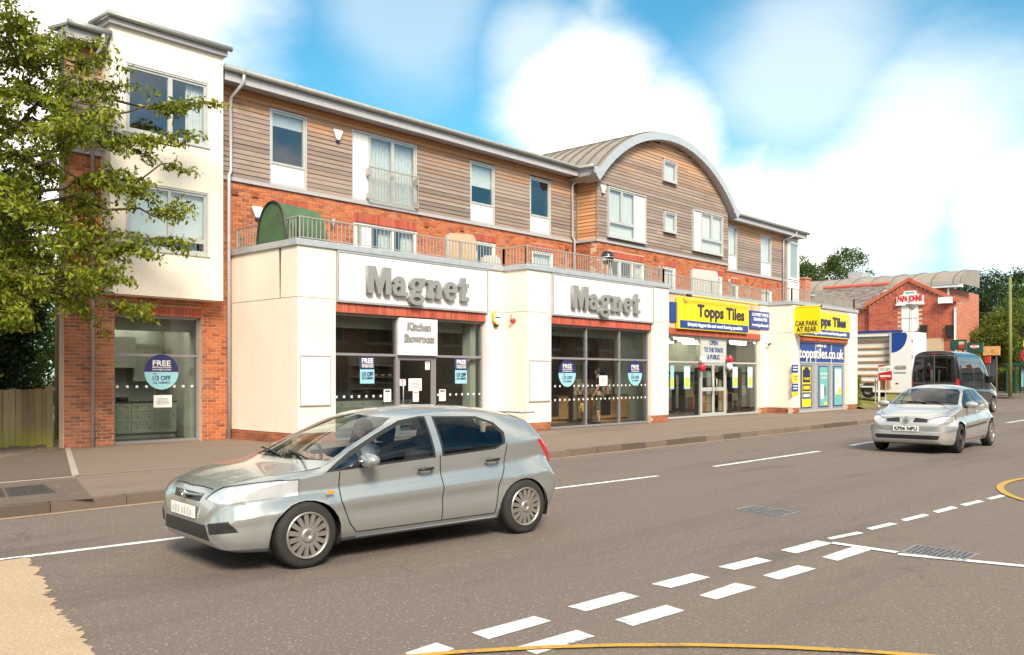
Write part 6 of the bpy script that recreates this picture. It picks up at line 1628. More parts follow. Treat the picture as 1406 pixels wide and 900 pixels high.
# trees beyond the hall and along the road
for (u, Xd, zc_, r_, mt, lb, sd) in ((1106, 82, 7.2, (2.2, 2.2, 3.0), 'leaf_mid', 'green tree top over the hall roof next to the flats', 31), (1162, 86, 8.0, (2.6, 2.4, 3.6), 'leaf_mid', 'taller green tree top behind the roof vent of the hall', 32)):
    p = atX(u, 500, Xd); crown_tree('tree', lb, (Xd, p.y, ZG), 12, ((0, 0, zc_ + 2.4), r_), 9000, .22, mt, sd, .25, clumps=46)
for (u, Xd, zc_, r_, mt, lb, sd, nl, sz) in ((1333, 92, 4.6, (2.0, 2.0, 4.2), 'leaf_dark', 'dark conical yew tree right of the takeaway', 33, 14000, .24), (1350, 104, 7.5, (3.4, 3.4, 4.0), 'leaf_dark', 'tall dark cypress rising behind the conical yew', 34, 14000, .26),
                                             (1372, 84, 3.6, (3.0, 2.6, 2.6), 'leaf_lime', 'rounded lime green tree beside the yellow-green pole', 35, 14000, .20), (1404, 80, 3.9, (3.0, 2.6, 2.8), 'leaf_lime', 'bright lime tree behind the bus shelter', 36, 14000, .20), (1352, 78, 2.6, (1.6, 1.6, 1.6), 'leaf_lime', 'small lime shrub between the signs and the pole', 37, 7000, .18), (1440, 95, 6, (4, 4, 4.5), 'leaf_mid', 'mid green tree beyond the bus shelter', 38, 10000, .26)):
    p = atX(u, 500, Xd); crown_tree('tree', lb, (Xd, p.y, ZG), 12, ((0, 0, zc_ + .6), r_), nl, sz, mt, sd, .2, clumps=50)
# spreading cedar: flat tiers
p = atX(1396, 500, 112); t = thing('cedar_tree', 'dark cedar with flat spreading tiers behind the lime trees', 'tree', (112, p.y, ZG)); m = MB(); branch(m, (112, p.y, ZG), (112, p.y, 12.8), .4, .1, 6, .02, sides=8); pts = []
for tier in range(9):
    zt2 = 5 + tier * .95; rr = 6.5 - tier * .45
    for kk in range(7):
        a = rnd.uniform(0, 6.28); e = Vector((112 + rr * math.cos(a), p.y + rr * math.sin(a), zt2 + rnd.uniform(.2, 1.2))); bp = branch(m, (112, p.y, zt2 - .4), e, .12, .03, 5, .05, -.04, sides=5)
        for _ in range(210):
            k_ = rnd.random() ** .7; i = min(int(k_ * 5), 4); c = bp[i].lerp(bp[i + 1], k_ * 5 - i); pts.append((c.x + rnd.gauss(0, .55), c.y + rnd.gauss(0, .55), c.z + rnd.gauss(.1, .12)))
m.build('trunk', 'bark', t, smooth=True, fixn=False); leaf_mesh('crown', pts, .30, 'leaf_dark', 41, -.2, parent=t)
# hedges
def hedge(name, label, x0, x1, y0, y1, z0, z1, n, mat, seed, size=.14):
    rg = np.random.default_rng(seed); t = thing(name, label, 'hedge', ((x0 + x1) / 2, (y0 + y1) / 2, z0)); P = rg.uniform(0, 1, (n, 3)); s = rg.integers(0, 3, n)
    P[s == 0, 0] = (P[s == 0, 0] * .12); P[s == 1, 1] = P[s == 1, 1] * .12; P[s == 2, 2] = 1 - P[s == 2, 2] * .15
    P = np.array([x0, y0, z0]) + P * np.array([x1 - x0, y1 - y0, z1 - z0]) + rg.normal(0, .05, (n, 3)); box('twigs', 'bark', x0 + .2, x1 - .2, y0 + .2, y1 - .2, z0, z1 - .25, t)
    leaf_mesh('foliage', P, size, mat, seed, 0, parent=t)
p = atX(1362, 510, 74); hedge('hedge', 'clipped yellow-green hedge in front of the lime trees', 73, 76, p.y - 1.8, p.y + 1.6, ZG, 2.2, 6000, 'leaf_lime', 51)
hedge('hedge', 'small shrub at the end wall of the tile shop', 41.1, 41.9, 15.6, 16.6, .2, 1.6, 2500, 'leaf_lime', 52, .10)
for i, (a, b) in enumerate(((-6, 10), (12, 30))): pass
# long low trees closing the view beyond the bend
for i, (Xd, Yd) in enumerate(((130, 30), (138, 42), (150, 34), (165, 22), (185, 26), (120, 50), (160, 60), (210, 34), (230, 48))):
    crown_tree('tree', ['hazy mid green tree', 'distant dark tree', 'distant pale tree'][i % 3] + ' standing beyond the bend of the road', (Xd, Yd, 0), 9, ((0, 0, 5 + i % 3), (4.5, 4.5, 4)), 5000, .42, ('leaf_mid', 'leaf_dark', 'leaf_lime')[i % 3], 60 + i, .3, 'trees beyond the bend', 36)

# ---- lorry parked beside the tile shop, its long side towards the street corner
XT = 47.0
def lz(u, v): return atX(u, v, XT)
L_ = thing('box_lorry', 'white box lorry with open slatted side parked beside the tile shop', 'lorry', (XT + 1.1, 17.2, ZG))
yF = lz(1253, 500).y; yB = yF + 6.4; zT = 3.92; zB = 1.05
yD0, yD1 = lz(1222.5, 500).y, lz(1172, 500).y       # open side bay
m = MB(); m.box(XT, XT + .05, yF, yD0, zB, zT); m.box(XT, XT + .05, yD1, yB, zB, zT); m.box(XT, XT + .05, yD0, yD1, zT - .18, zT); m.box(XT, XT + .05, yD0, yD1, zB, zB + .08)
m.box(XT + .05, XT + 2.2, yF, yB, zT - .05, zT + .02); m.box(XT + .05, XT + 2.2, yF, yB, zB, zB + .06); m.box(XT + 2.15, XT + 2.2, yF, yB, zB + .06, zT - .05); m.box(XT + .05, XT + 2.15, yF, yF + .05, zB + .06, zT - .05); m.box(XT + .05, XT + 2.15, yB - .05, yB, zB + .06, zT - .05)
m.build('box_body', 'paint_white', L_)
box('bulkhead_lining', 'white_panel', XT + .25, XT + .30, yD0 - .0, yD1, zB + .1, zT - .2, L_)
k = 0; z = zB + .25
while z < zT - .35:
    box('slat', 'slat_tan', XT + .19, XT + .245, yD0 + .02, yD1, z, z + .09, L_); z += .355
box('door_edge', 'light_frame', XT - .06, XT - .002, yD0 - .05, yD0 + .03, zB, zT, L_); box('top_rail', 'sign_blue', XT - .05, XT + .1, yD0 - .6, yB, zT + .025, zT + .12, L_)
# blue swoosh
pts = [(yD0 - .06, zT - .02)] + [(yD0 - .06 - 1.0 * math.sin(R(a)), zT - .02 - .0 - 1.05 * (1 - math.cos(R(a)))) for a in range(0, 1)]
pts = [(yD0 - .06, zT - 1.05)] + [(yD0 - .06 - .78 * math.sin(R(a)), zT - .15 - .90 * math.cos(R(a))) for a in range(10, 91, 10)] + [(yD0 - .06 - .70, zT - .02), (yD0 - .06, zT - .02)]
MB().prism(pts, lambda a, b, d: (d, a, b), XT - .006, XT - .001).build('swoosh', 'sign_blue', L_)
lettering('4638', 'text_grey', XT - .006, yF + .62, 2.0, L_, .26, 1, .02, .004, width=.62, rotz=R(-90)); MB().box(XT - .006, XT - .002, yF + .32, yF + .92, 1.78, 1.86).build('small_print', 'text_grey', L_)
m = MB(); m.box(XT + .02, XT + 2.18, yF + .1, yB - .1, ZG + .42, zB - .003); 
o = m.build('chassis', 'black', L_)
m = MB(); m.box(XT + .005, XT + .03, yF + .05, yD0 + .9, ZG + .30, zB - .002); m.build('side_skirt', 'paint_white', L_)
for yw in (lz(1191, 540).y, yF + .9 + 4.6):
    for xx in (XT + .20, XT + 1.95):
        w_ = MB(); w_.lathe([(.20, -.12), (.36, -.13), (.40, -.09), (.40, .09), (.36, .13), (.20, .12)], (xx, yw, ZG + .40), 24, 'x'); wo = w_.build('wheel', 'tyre', L_, smooth=True)
        MB().lathe([(0, -.04), (.08, -.08), (.10, -.05), (.19, -.10), (.205, -.118)], (xx, yw, ZG + .40), 20, 'x').build('rim', 'mid_grey', wo, smooth=True)
m = MB(); m.add([(XT + .02, yB + .05, ZG + .45), (XT + 2.18, yB + .05, ZG + .45), (XT + 2.18, yB + 1.9, ZG + .45), (XT + .02, yB + 1.9, ZG + .45), (XT + .05, yB + .05, 2.9), (XT + 2.15, yB + .05, 2.9), (XT + 2.12, yB + 1.2, 2.85), (XT + .08, yB + 1.2, 2.85)], [(0, 3, 2, 1), (4, 5, 6, 7), (0, 1, 5, 4), (1, 2, 6, 5), (2, 3, 7, 6), (3, 0, 4, 7)]); m.build('cab', 'paint_white', L_, bevel=.1)
box('marker_lamp', 'tail_red', XT - .005, XT + .004, yF + .7, yF + .85, 1.22, 1.3, L_)
for z in (1.8, 2.6, 3.4): box('hinge', 'light_frame', XT - .03, XT + .03, yF - .04, yF - .002, z, z + .15, L_)
# ---- estate agent board and a utility cabinet on the verge
Xq = 44.3
p = atX(1212, 549, Xq); t = thing('letting_board', 'red and white letting board on a white post in the grass', 'sign', (Xq, p.y, .38)); yb3 = atX(1207, 500, Xq).y
box('post', 'white_paint', Xq - .03, Xq + .03, yb3 - .04, yb3 + .04, .1, 2.2, t); ye3 = atX(1225, 500, Xq).y; zt3, zb3 = atX(1215, 501.5, Xq).z, atX(1215, 522.5, Xq).z
box('board', 'sign_red', Xq - .05, Xq - .032, ye3, yb3, zb3, zt3, t); m = MB(); z5, z6 = zt3 - .40, zt3 - .05
m.add([(Xq - .056, yb3, z6 - .06), (Xq - .056, ye3 - .03, z6 + .06), (Xq - .056, ye3 - .03, z5 + .12), (Xq - .056, yb3, z5)], [(0, 1, 2, 3)]); m.build('slip', 'paper', t)
lettering('TO LET', 'text_grey', Xq - .06, (yb3 + ye3) / 2, zt3 - .27, t, .16, 1, .005, .003, width=.5, rotz=R(-90)); MB().box(Xq - .056, Xq - .051, ye3 + .06, yb3 - .06, zb3 + .17, zb3 + .25).build('name_band', 'paper', t); MB().box(Xq - .056, Xq - .051, ye3 + .30, yb3 - .08, zb3 + .10, zb3 + .135).build('small_print', 'wood_orange', t)
for u in (1202, 1216): yy = atX(u, 545, Xq + .3).y; tag(MB().tube([(Xq + .3, yy, .3), (Xq + .3, yy, 1.55)], .03, 8).build('sign_post', 'lamp_pole'), 'thin grey post standing in the grass behind the letting board', 'post', 'thin posts behind the letting board')
tag(MB().box(Xq + .34, Xq + .38, atX(1217, 545, Xq).y, atX(1201, 545, Xq).y, .95, 1.5).build('finger_board', 'cabinet_oak'), 'brown panel between two thin posts behind the letting board', 'sign')
# ---- street lamp
p = atX(1252.5, 500, 58); t = thing('street_lamp', 'slim white street lamp with shallow cone lantern before the takeaway', 'street lamp', (58, p.y, ZG)); zt4 = atX(1252, 419, 58).z
MB().tube([(58, p.y, ZG), (58, p.y, zt4 - .3)], [.07, .05], 10).build('column', 'lamp_pole', t, smooth=True); MB().lathe([(.05, -.35), (.12, -.25), (.38, .02), (.40, .05), (.0, .10)], (58, p.y, zt4), 18).build('lantern', 'lamp_pole', t, smooth=True)
# ---- telegraph pole
p = atX(1387, 520, 70); zt5 = atX(1387, 381, 70).z; t = thing('telegraph_pole', 'tall yellow-green telegraph pole beside the bus shelter', 'pole', (70, p.y, .4)); MB().tube([(70, p.y, .2), (70, p.y, zt5)], [.13, .10], 12).build('shaft', 'tree_pole', t, smooth=True)
for z in (zt5 - .9, zt5 - 1.6): MB().tube([(70 - .05, p.y - .12, z), (70 - .05, p.y - .30, z)], .02, 6).build('step_iron', 'dark_grey', t)
# ---- takeaway forecourt signs
def totem(u0, u1, v0, v1, X, mat, label, txt=None, tm_='paper', ground=.4, legs=True):
    a, b = atX(u0, v0, X), atX(u1, v1, X); s = thing('forecourt_sign', label, 'sign', (X, (a.y + b.y) / 2, ground)); box('board', mat, X - .1, X + .1, b.y, a.y, b.z, a.z, s)
    if legs:
        for yy in (b.y + .2, a.y - .2): MB().tube([(X, yy, ground), (X, yy, b.z)], .06, 8).build('leg', 'dark_grey', s)
    if txt: lettering(txt, tm_, X - .11, (a.y + b.y) / 2, (a.z * .35 + b.z * .65), s, .4, 1, .02, .006, width=(a.y - b.y) * .72, rotz=R(-90))
    return s, a, b
s, a, b = totem(1305, 1327, 467, 481, 58.5, 'dark_green', 'dark green takeaway sign with red and cream menu panel'); box('menu_panel', 'sign_red', 58.38, 58.399, b.y + .1, a.y - .5, b.z + .12, (a.z + b.z) / 2, s); box('menu_band', 'tan_screen', 58.38, 58.399, b.y + .1, a.y - .5, (a.z + b.z) / 2 + .02, a.z - .12, s)
s, a, b = totem(1328, 1350, 471, 484, 60.5, 'dark_green', 'second dark green sign with a small red and white badge'); box('badge', 'sign_red', 60.38, 60.399, b.y + .3, a.y - .3, b.z + .22, a.z - .12, s); lettering('PAPA JOHNS', 'paper', 60.37, (a.y + b.y) / 2, b.z + .30, s, .2, 1, .01, .004, width=(a.y - b.y) * .55, rotz=R(-90))
s, a, b = totem(1350, 1373, 476, 488, 62.5, 'wood_orange', 'orange shop sign board beyond the green ones'); box('print', 'slat_tan', 62.38, 62.399, b.y + .3, a.y - .5, (a.z + b.z) / 2 - .12, (a.z + b.z) / 2 + .12, s)
totem(1353, 1360, 490, 499, 61.0, 'sign_red', 'small red and white sign under the orange board')
totem(1360, 1368, 494, 520, 63.0, 'dark_grey', 'dark panel standing below the orange board', legs=False, ground=.5)
# ---- bus shelter and round sign
X7 = 72.0; a, b = atX(1384, 500, X7), atX(1412, 519, X7); t = thing('bus_shelter', 'green framed glass bus shelter under the lime trees', 'bus shelter', (X7, (a.y + b.y) / 2, .4))
box('roof', 'dark_green', X7 - .8, X7 + .8, b.y, a.y, a.z - .12, a.z + .08, t)
for yy in (b.y + .1, (a.y + b.y) / 2, a.y - .1):
    for xx in (X7 - .7, X7 + .7): box('post', 'dark_green', xx - .05, xx + .05, yy - .05, yy + .05, .4, a.z - .121, t)
box('pane', 'glass', X7 + .69, X7 + .71, b.y + .1, a.y - .1, .7, a.z - .2, t); box('poster_panel', 'poster_sky', X7 + .5, X7 + .56, b.y + .4, (a.y + b.y) / 2 - .1, .8, a.z - .4, t); box('bench', 'dark_green', X7 + .2, X7 + .6, b.y + .3, a.y - .3, .8, .86, t)
p = atX(1414, 488, 64); t = thing('road_sign', 'magenta and blue round road sign on a post near the shelter', 'sign', (64, p.y, .2)); MB().tube([(64, p.y, .2), (64, p.y, p.z + .5)], .05, 8).build('post', 'lamp_pole', t)
MB().lathe([(0, -.08), (.50, -.08), (.50, -.05), (0, -.05)], (64, p.y, p.z), 24, 'x').build('disc', 'sign_red', t); MB().lathe([(0, -.09), (.36, -.09), (.36, -.082)], (64, p.y, p.z - .0), 24, 'x').build('centre', 'sign_blue', t); box('plate', 'plate_yellow', 63.92, 63.95, p.y - .35, p.y + .35, p.z + .55, p.z + .95, t)

# ================================================================ TERRACE ACROSS THE STREET (seen only in the glass)
def terrace(x0, x1, wallmat, doormat, label):
    y = -13.5; t = thing('terrace_row', label, 'houses', ((x0 + x1) / 2, y - 4, .02)); h = 6.4; n = int((x1 - x0) / 6); w = (x1 - x0) / n; ops = []
    for i in range(n):
        q = x0 + i * w; ops += [(q + w * .12, q + w * .44, 1.0, 2.7), (q + w * .62, q + w * .82, .1, 2.5), (q + w * .12, q + w * .44, 3.9, 5.5), (q + w * .60, q + w * .86, 3.9, 5.5)]
    m = MB(); zs = sorted({0.0, h, *[o_[2] for o_ in ops], *[o_[3] for o_ in ops]})
    for za, zb in zip(zs[:-1], zs[1:]):
        for p, q in cut(x0, x1, [(o_[0], o_[1]) for o_ in ops if o_[2] < (za + zb) / 2 < o_[3]]): m.box(p, q, y - .3, y, za, zb)
    m.box(x0, x1, y - 8, y - 7.8, 0, h); m.build('wall', wallmat, t)
    MB().prism([(y + .4, h), (y - 4, h + 2.8), (y - 8.2, h)], lambda a, b, d: (d, a, b), x0, x1).build('roof', 'slate', t)
    for a, b, c, d in ops:
        if c < .5: box('door', doormat, a, b, y - .2, y - .14, c, d, t); continue
        m = MB(); ring_frame(m, a, b, c, d, y - .16, y - .06, .08); m.box((a + b) / 2 - .03, (a + b) / 2 + .03, y - .15, y - .07, c + .08, d - .08); m.box(a - .1, b + .1, y - .06, y + .12, c - .12, c); f_ = m.build('window', 'white_paint', t); box('pane', 'dark_glass', a + .08, b - .08, y - .125, y - .115, c + .08, d - .08, f_)
    for i in range(n): MB().box(x0 + i * w + .3, x0 + i * w + 1.2, y - 4.4, y - 3.6, h + 2, h + 3.9).build('chimney', 'far_brick', t)
terrace(-26, 22, 'brick_dark', 'dark_green', 'brown brick terrace facing the shops across the street'); terrace(22.5, 64, 'far_brick', 'sign_blue', 'red brick terrace further along the opposite side of the street'); terrace(64.5, 124, 'room_pale', 'dark_grey', 'grey rendered terrace at the far end of the opposite side')
# ================================================================ VEHICLES: dense lofted shells, panels cut out of them
def tab(*pts):
    xs = np.array([p[0] for p in pts], float); ys = np.array([p[1] for p in pts], float)
    h = np.diff(xs); d = np.diff(ys) / h; m = np.zeros(len(xs)); m[0], m[-1] = d[0], d[-1]
    for i in range(1, len(xs) - 1):
        if d[i - 1] * d[i] > 0: w1, w2 = 2 * h[i] + h[i - 1], h[i] + 2 * h[i - 1]; m[i] = (w1 + w2) / (w1 / d[i - 1] + w2 / d[i])
    def f(x):
        x = min(max(x, xs[0]), xs[-1]); i = min(int(np.searchsorted(xs, x, 'right')) - 1, len(xs) - 2); t = (x - xs[i]) / h[i]
        return float(ys[i] * (1 + 2 * t) * (1 - t) ** 2 + m[i] * h[i] * t * (1 - t) ** 2 + ys[i + 1] * t * t * (3 - 2 * t) + m[i + 1] * h[i] * t * t * (t - 1))
    return f
def shell(sp):
    L = sp['L']; T = {k: tab(*sp[k]) for k in ('top', 'bot', 'belt', 'wb', 'wm', 'ws', 'zr', 'wr')}
    xs = sorted(set([round(.22 * (1 - math.cos(math.pi / 2 * i / 14)), 5) for i in range(15)] + [round(.22 + (L - .44) * i / 84, 5) for i in range(85)] + [round(L - .22 * (1 - math.cos(math.pi / 2 * i / 14)), 5) for i in range(15)]))
    bm = bmesh.new(); rings = []
    for x in xs:
        b, t, zb, wb, wm, ws, zr, wr = (T[k](x) for k in ('bot', 'top', 'belt', 'wb', 'wm', 'ws', 'zr', 'wr'))
        zb = min(zb, t - .004); zr = min(max(zr, zb + .002), t - .002); zb = max(zb, b + .03)
        P = [(0, b), (ws * .35, b), (ws * .7, b), (ws - .05, b)]
        zm = b + (zb - b) * .52
        K = [(ws - .05, b), (ws, b + min(.07, (zb - b) * .2)), (wm, zm), (wb, zb), (wr, zr)]
        K = [(2 * K[0][0] - K[1][0], 2 * K[0][1] - K[1][1])] + K
        for s in range(1, 4):
            p0, p1, p2, p3 = K[s - 1], K[s], K[s + 1], K[s + 2]; n = (4, 8, 9)[s - 1]
            if s == 3: p3 = (p2[0] - .02, p2[1] + .2)
            for i in range(1, n + 1):
                u = i / n; q = [.5 * (2 * p1[k] + (p2[k] - p1[k]) * u + (2 * p0[k] - 5 * p1[k] + 4 * p2[k] - p3[k]) * u * u + (3 * p1[k] - p0[k] - 3 * p2[k] + p3[k]) * u ** 3) for k in (0, 1)]
                P.append((q[0], q[1]))
        for i in range(1, 12):
            u = i / 11; bul = .018 * math.sin(math.pi * u) * min(1, max(0, (zr - zb) / .3)); P.append((wb + (wr - wb) * u + bul, zb + (zr - zb) * u))
        for i in range(1, 15):
            a = math.pi / 2 * i / 14; y = wr * math.cos(a); P.append((y, zr + (t - zr) * (1 - abs(y / wr) ** sp.get('crown', 2.3))))
        rings.append(P)
    nP = len(rings[0]); V = {}
    ns = sp.get('nose', 0.0)
    for i, (x, P) in enumerate(zip(xs, rings)):
        if x < .5: x = x + ns * (1 - x / .5)
        for j, (y, z) in enumerate(P):
            y2 = y
            for (wx, wz, wrad) in sp['arches']:
                d = math.hypot(x - wx, z - wz)
                if z < wz + wrad + .25 and y > .45 and wrad - .03 < d < wrad + .10: y2 += sp.get('flare', .014) * math.exp(-((d - wrad - .01) / .045) ** 2)
            for (z0, dz, am, xa, xb) in sp.get('creases', ()):
                if y > .5 and xa < x < xb: y2 += am * math.exp(-((z - z0 - .03 * (x - xa)) / dz) ** 2) * min(1, (x - xa) / .25, (xb - x) / .25)
            for sgn in ((1, -1) if y > 1e-6 else (1,)):
                V[i, j, sgn] = bm.verts.new((x, sgn * y2, z))
            if y <= 1e-6: V[i, j, -1] = V[i, j, 1]
    for i in range(len(xs) - 1):
        for j in range(nP - 1):
            a, b, c, d = V[i, j, 1], V[i, j + 1, 1], V[i + 1, j + 1, 1], V[i + 1, j, 1]
            for q in ((a, b, c, d), (V[i, j, -1], V[i + 1, j, -1], V[i + 1, j + 1, -1], V[i, j + 1, -1])):
                u = list(dict.fromkeys(q))
                if len(u) > 2:
                    try: bm.faces.new(u)
                    except ValueError: pass
    for i in (0, len(xs) - 1):
        for j in range(nP - 1):
            u = list(dict.fromkeys((V[i, j, 1], V[i, j, -1], V[i, j + 1, -1], V[i, j + 1, 1])))
            if len(u) > 2:
                try: bm.faces.new(u)
                except ValueError: pass
    for _ in range(sp.get('smooth', 2)): bmesh.ops.smooth_vert(bm, verts=bm.verts[:], factor=.5, use_axis_x=False, use_axis_y=True, use_axis_z=True)
    bmesh.ops.recalc_face_normals(bm, faces=bm.faces[:])
    return bm
AX = {'y': (0, 2), 'x': (1, 2), 'z': (0, 1)}
def inside(p, poly):
    s = 0
    for (ax, ay), (bx, by) in zip(poly, poly[1:] + poly[:1]):
        c = (bx - ax) * (p[1] - ay) - (by - ay) * (p[0] - ax)
        if abs(c) < 1e-9: continue
        if s == 0: s = 1 if c > 0 else -1
        elif (c > 0) != (s > 0): return False
    return True
def imprint(bm, poly, axis, filt, tagid, only=None):
    """cut the outline of a convex polygon (seen along an axis) into the shell and mark the faces inside"""
    a, b = AX[axis]; x0, x1 = min(p[0] for p in poly), max(p[0] for p in poly); z0, z1 = min(p[1] for p in poly), max(p[1] for p in poly)
    def near(f):
        vs = [v.co for v in f.verts]
        return filt(f.calc_center_median(), f.normal) and max(v[a] for v in vs) > x0 - .01 and min(v[a] for v in vs) < x1 + .01 and max(v[b] for v in vs) > z0 - .01 and min(v[b] for v in vs) < z1 + .01
    fs = [f for f in bm.faces if near(f)]
    for p, q in zip(poly, poly[1:] + poly[:1]):
        g = list({e for f in fs for e in f.edges}) + list({v for f in fs for v in f.verts}) + fs
        co = [0, 0, 0]; no = [0, 0, 0]; co[a], co[b] = p; no[a], no[b] = (q[1] - p[1]), -(q[0] - p[0])
        r = bmesh.ops.bisect_plane(bm, geom=g, plane_co=co, plane_no=no, dist=1e-5)
        fs = list({f for f in r['geom'] if isinstance(f, bmesh.types.BMFace)} | {f for f in fs if f.is_valid})
    out = []
    for f in fs:
        c = f.calc_center_median()
        if filt(c, f.normal) and (only is None or f.material_index in only) and inside((c[a], c[b]), poly): f.material_index = tagid; out.append(f)
    return out
def strokes(bm, pts, w, axis, filt, tagid, only=(0,)):
    for p, q in zip(pts[:-1], pts[1:]):
        d = math.hypot(q[0] - p[0], q[1] - p[1]); n = ((q[1] - p[1]) / d * w / 2, -(q[0] - p[0]) / d * w / 2); e = ((q[0] - p[0]) / d * w * .4, (q[1] - p[1]) / d * w * .4)
        imprint(bm, [(p[0] + n[0] - e[0], p[1] + n[1] - e[1]), (q[0] + n[0] + e[0], q[1] + n[1] + e[1]), (q[0] - n[0] + e[0], q[1] - n[1] + e[1]), (p[0] - n[0] - e[0], p[1] - n[1] - e[1])], axis, filt, tagid, only)
def split_shell(bm, parts, root, smooth=True, sides=()):
    """parts: id -> (name, material); ids in `sides` become one object per side of the car"""
    objs = {}
    ids = sorted({f.material_index for f in bm.faces})
    for k in ids:
        for sd in ((1, -1) if k in sides else (0,)):
            b2 = bm.copy(); kill = [f for f in b2.faces if f.material_index != k or (sd and f.calc_center_median().y * sd < 0)]
            bmesh.ops.delete(b2, geom=kill, context='FACES')
            if not b2.faces: b2.free(); continue
            nm, mt = parts[k]
            for f in b2.faces: f.material_index = 0; f.smooth = smooth
            me = bpy.data.meshes.new(nm); b2.to_mesh(me); b2.free(); me.materials.append(M(mt))
            o = link(nm, me, root); objs[(k, sd)] = o
            if nm == 'panel_gaps': o['kind'] = 'stuff'
            if nm == 'headlight':
                ml = me.copy(); ml.name = 'lamp_liner'; ml.materials.clear(); ml.materials.append(M('lamp_liner'))
                co = [v.co - v.normal * .012 for v in me.vertices]
                for v, c_ in zip(ml.vertices, co): v.co = c_
                link('lamp_liner', ml, o)
    return objs
def wheel(root, x, y, z, r, w, side, spokes=14, rimmat='rim', rr=.71, backing='rim_dark', name='wheel'):
    s = side; t = MB(); rin = r * rr
    t.lathe([(rin, -w * .5), (r * .86, -w * .52), (r * .97, -w * .44), (r, -w * .3), (r, w * .3), (r * .97, w * .44), (r * .86, w * .52), (rin, w * .5)], (x, y, z), 40, 'y'); wo = t.build(name, 'tyre', root, smooth=True)
    yo = y + s * w * .46
    m = MB(); m.lathe([(rin * 1.01, s * -.02), (rin * .99, s * .02), (rin * .90, s * .012), (rin * .88, s * -.03)], (x, yo, z), 40, 'y'); m.build('rim', rimmat, wo, smooth=True)
    m = MB(); m.lathe([(0, -s * .045), (rin * .95, -s * .045)], (x, yo, z), 32, 'y'); m.build('brake_disc', backing, wo)
    if spokes:
        m = MB()
        for i in range(spokes):
            a = 2 * math.pi * i / spokes; ca, sa = math.cos(a), math.sin(a); w0, w1 = rin * .085, rin * .105
            def q(rad, off, d): return (x + ca * rad - sa * off, yo + s * d, z + sa * rad + ca * off)
            r0, r1 = rin * .28, rin * .93
            m.add([q(r0, -w0, .012), q(r1, -w1, .008), q(r1, w1, .008), q(r0, w0, .012), q(r0, -w0, -.02), q(r1, -w1, -.02), q(r1, w1, -.02), q(r0, w0, -.02)], [(0, 1, 2, 3), (4, 7, 6, 5), (0, 4, 5, 1), (1, 5, 6, 2), (2, 6, 7, 3), (3, 7, 4, 0)])
        m.build('spokes', rimmat, wo)
    m = MB(); m.lathe([(rin * .33, s * -.02), (rin * .33, s * .012), (rin * .25, s * .02), (rin * .12, s * .022), (rin * .10, s * .014), (0, s * .014)], (x, yo, z), 24, 'y'); m.build('hub', rimmat, wo, smooth=True)
    return wo
def seat(root, x, y, z, w=.5, hr=True, name='seat'):
    m = MB(); f = lambda a, b, d: (a, d, b)
    m.prism([(x - .28, z), (x + .22, z - .03), (x + .26, z + .10), (x - .28, z + .14)], f, y - w / 2, y + w / 2); m.prism([(x + .12, z + .08), (x + .26, z + .06), (x + .42, z + .62), (x + .32, z + .64)], f, y - w / 2 + .02, y + w / 2 - .02)
    s = m.build(name, 'seat_cloth', root, bevel=.04)
    if hr: m = MB(); m.prism([(x + .34, z + .68), (x + .43, z + .67), (x + .46, z + .86), (x + .38, z + .87)], f, y - .13, y + .13); m.build('headrest', 'seat_cloth', s, bevel=.03)
    return s
def interior(root, sp):
    xw = sp['dash']; zf = sp.get('floor', .30)
    MB().box(xw - .2, sp['L'] - .35, -.66, .66, zf - .06, zf).build('cabin_floor', 'black', root)
    m = MB(); m.prism([(xw - .25, zf + .3), (xw + .18, zf + .30), (xw + .22, zf + .56), (xw + .02, zf + .64), (xw - .22, zf + .60)], lambda a, b, d: (a, d, b), -.66, .66); m.build('dashboard', 'dark_grey', root, bevel=.03)
    m = MB(); yy = .36 * sp.get('drive', 1); n = 20; c = Vector((xw + .36, yy, zf + .58)); pts = [c + Vector((.05 * math.sin(a), .185 * math.cos(a), .18 * math.sin(a))) for a in [2 * math.pi * i / n for i in range(n + 1)]]; m.tube(pts, .016, 6, cap=False); m.tube([c + Vector((0, -.17, 0)), c + Vector((-.02, 0, -.02)), c + Vector((0, .17, 0))], .02, 6); m.build('steering_wheel', 'black', root, smooth=True)
    for s in (-1, 1): seat(root, xw + .85, s * .36, zf + .06)
    seat(root, xw + 1.75, 0, zf + .08, 1.2, False, 'rear_seat')
    for s in (-1, 0, 1): MB().box(xw + 2.10, xw + 2.20, s * .38 - .11, s * .38 + .11, zf + .76, zf + .92).build('headrest', 'seat_cloth', root, bevel=.03)
def mirror(root, x, y, z, side, mat, k=1.0):
    m = MB(); m.lathe([(0, -.005), (.055 * k, 0), (.075 * k, .03), (.072 * k, .08), (.045 * k, .125), (0, .14)], (0, 0, 0), 16, 'x'); me = m.mesh('mirror', mat, True)
    me.transform(Matrix.Translation((x - .06, y + side * .09 * k, z)) @ Matrix.Diagonal((1, 1.5, .82, 1))); o = link('mirror', me, root)
    MB().tube([(x + .02, y - side * .03, z - .06), (x + .0, y + side * .05, z - .05)], .022, 6).build('mirror_arm', 'black', o); return o
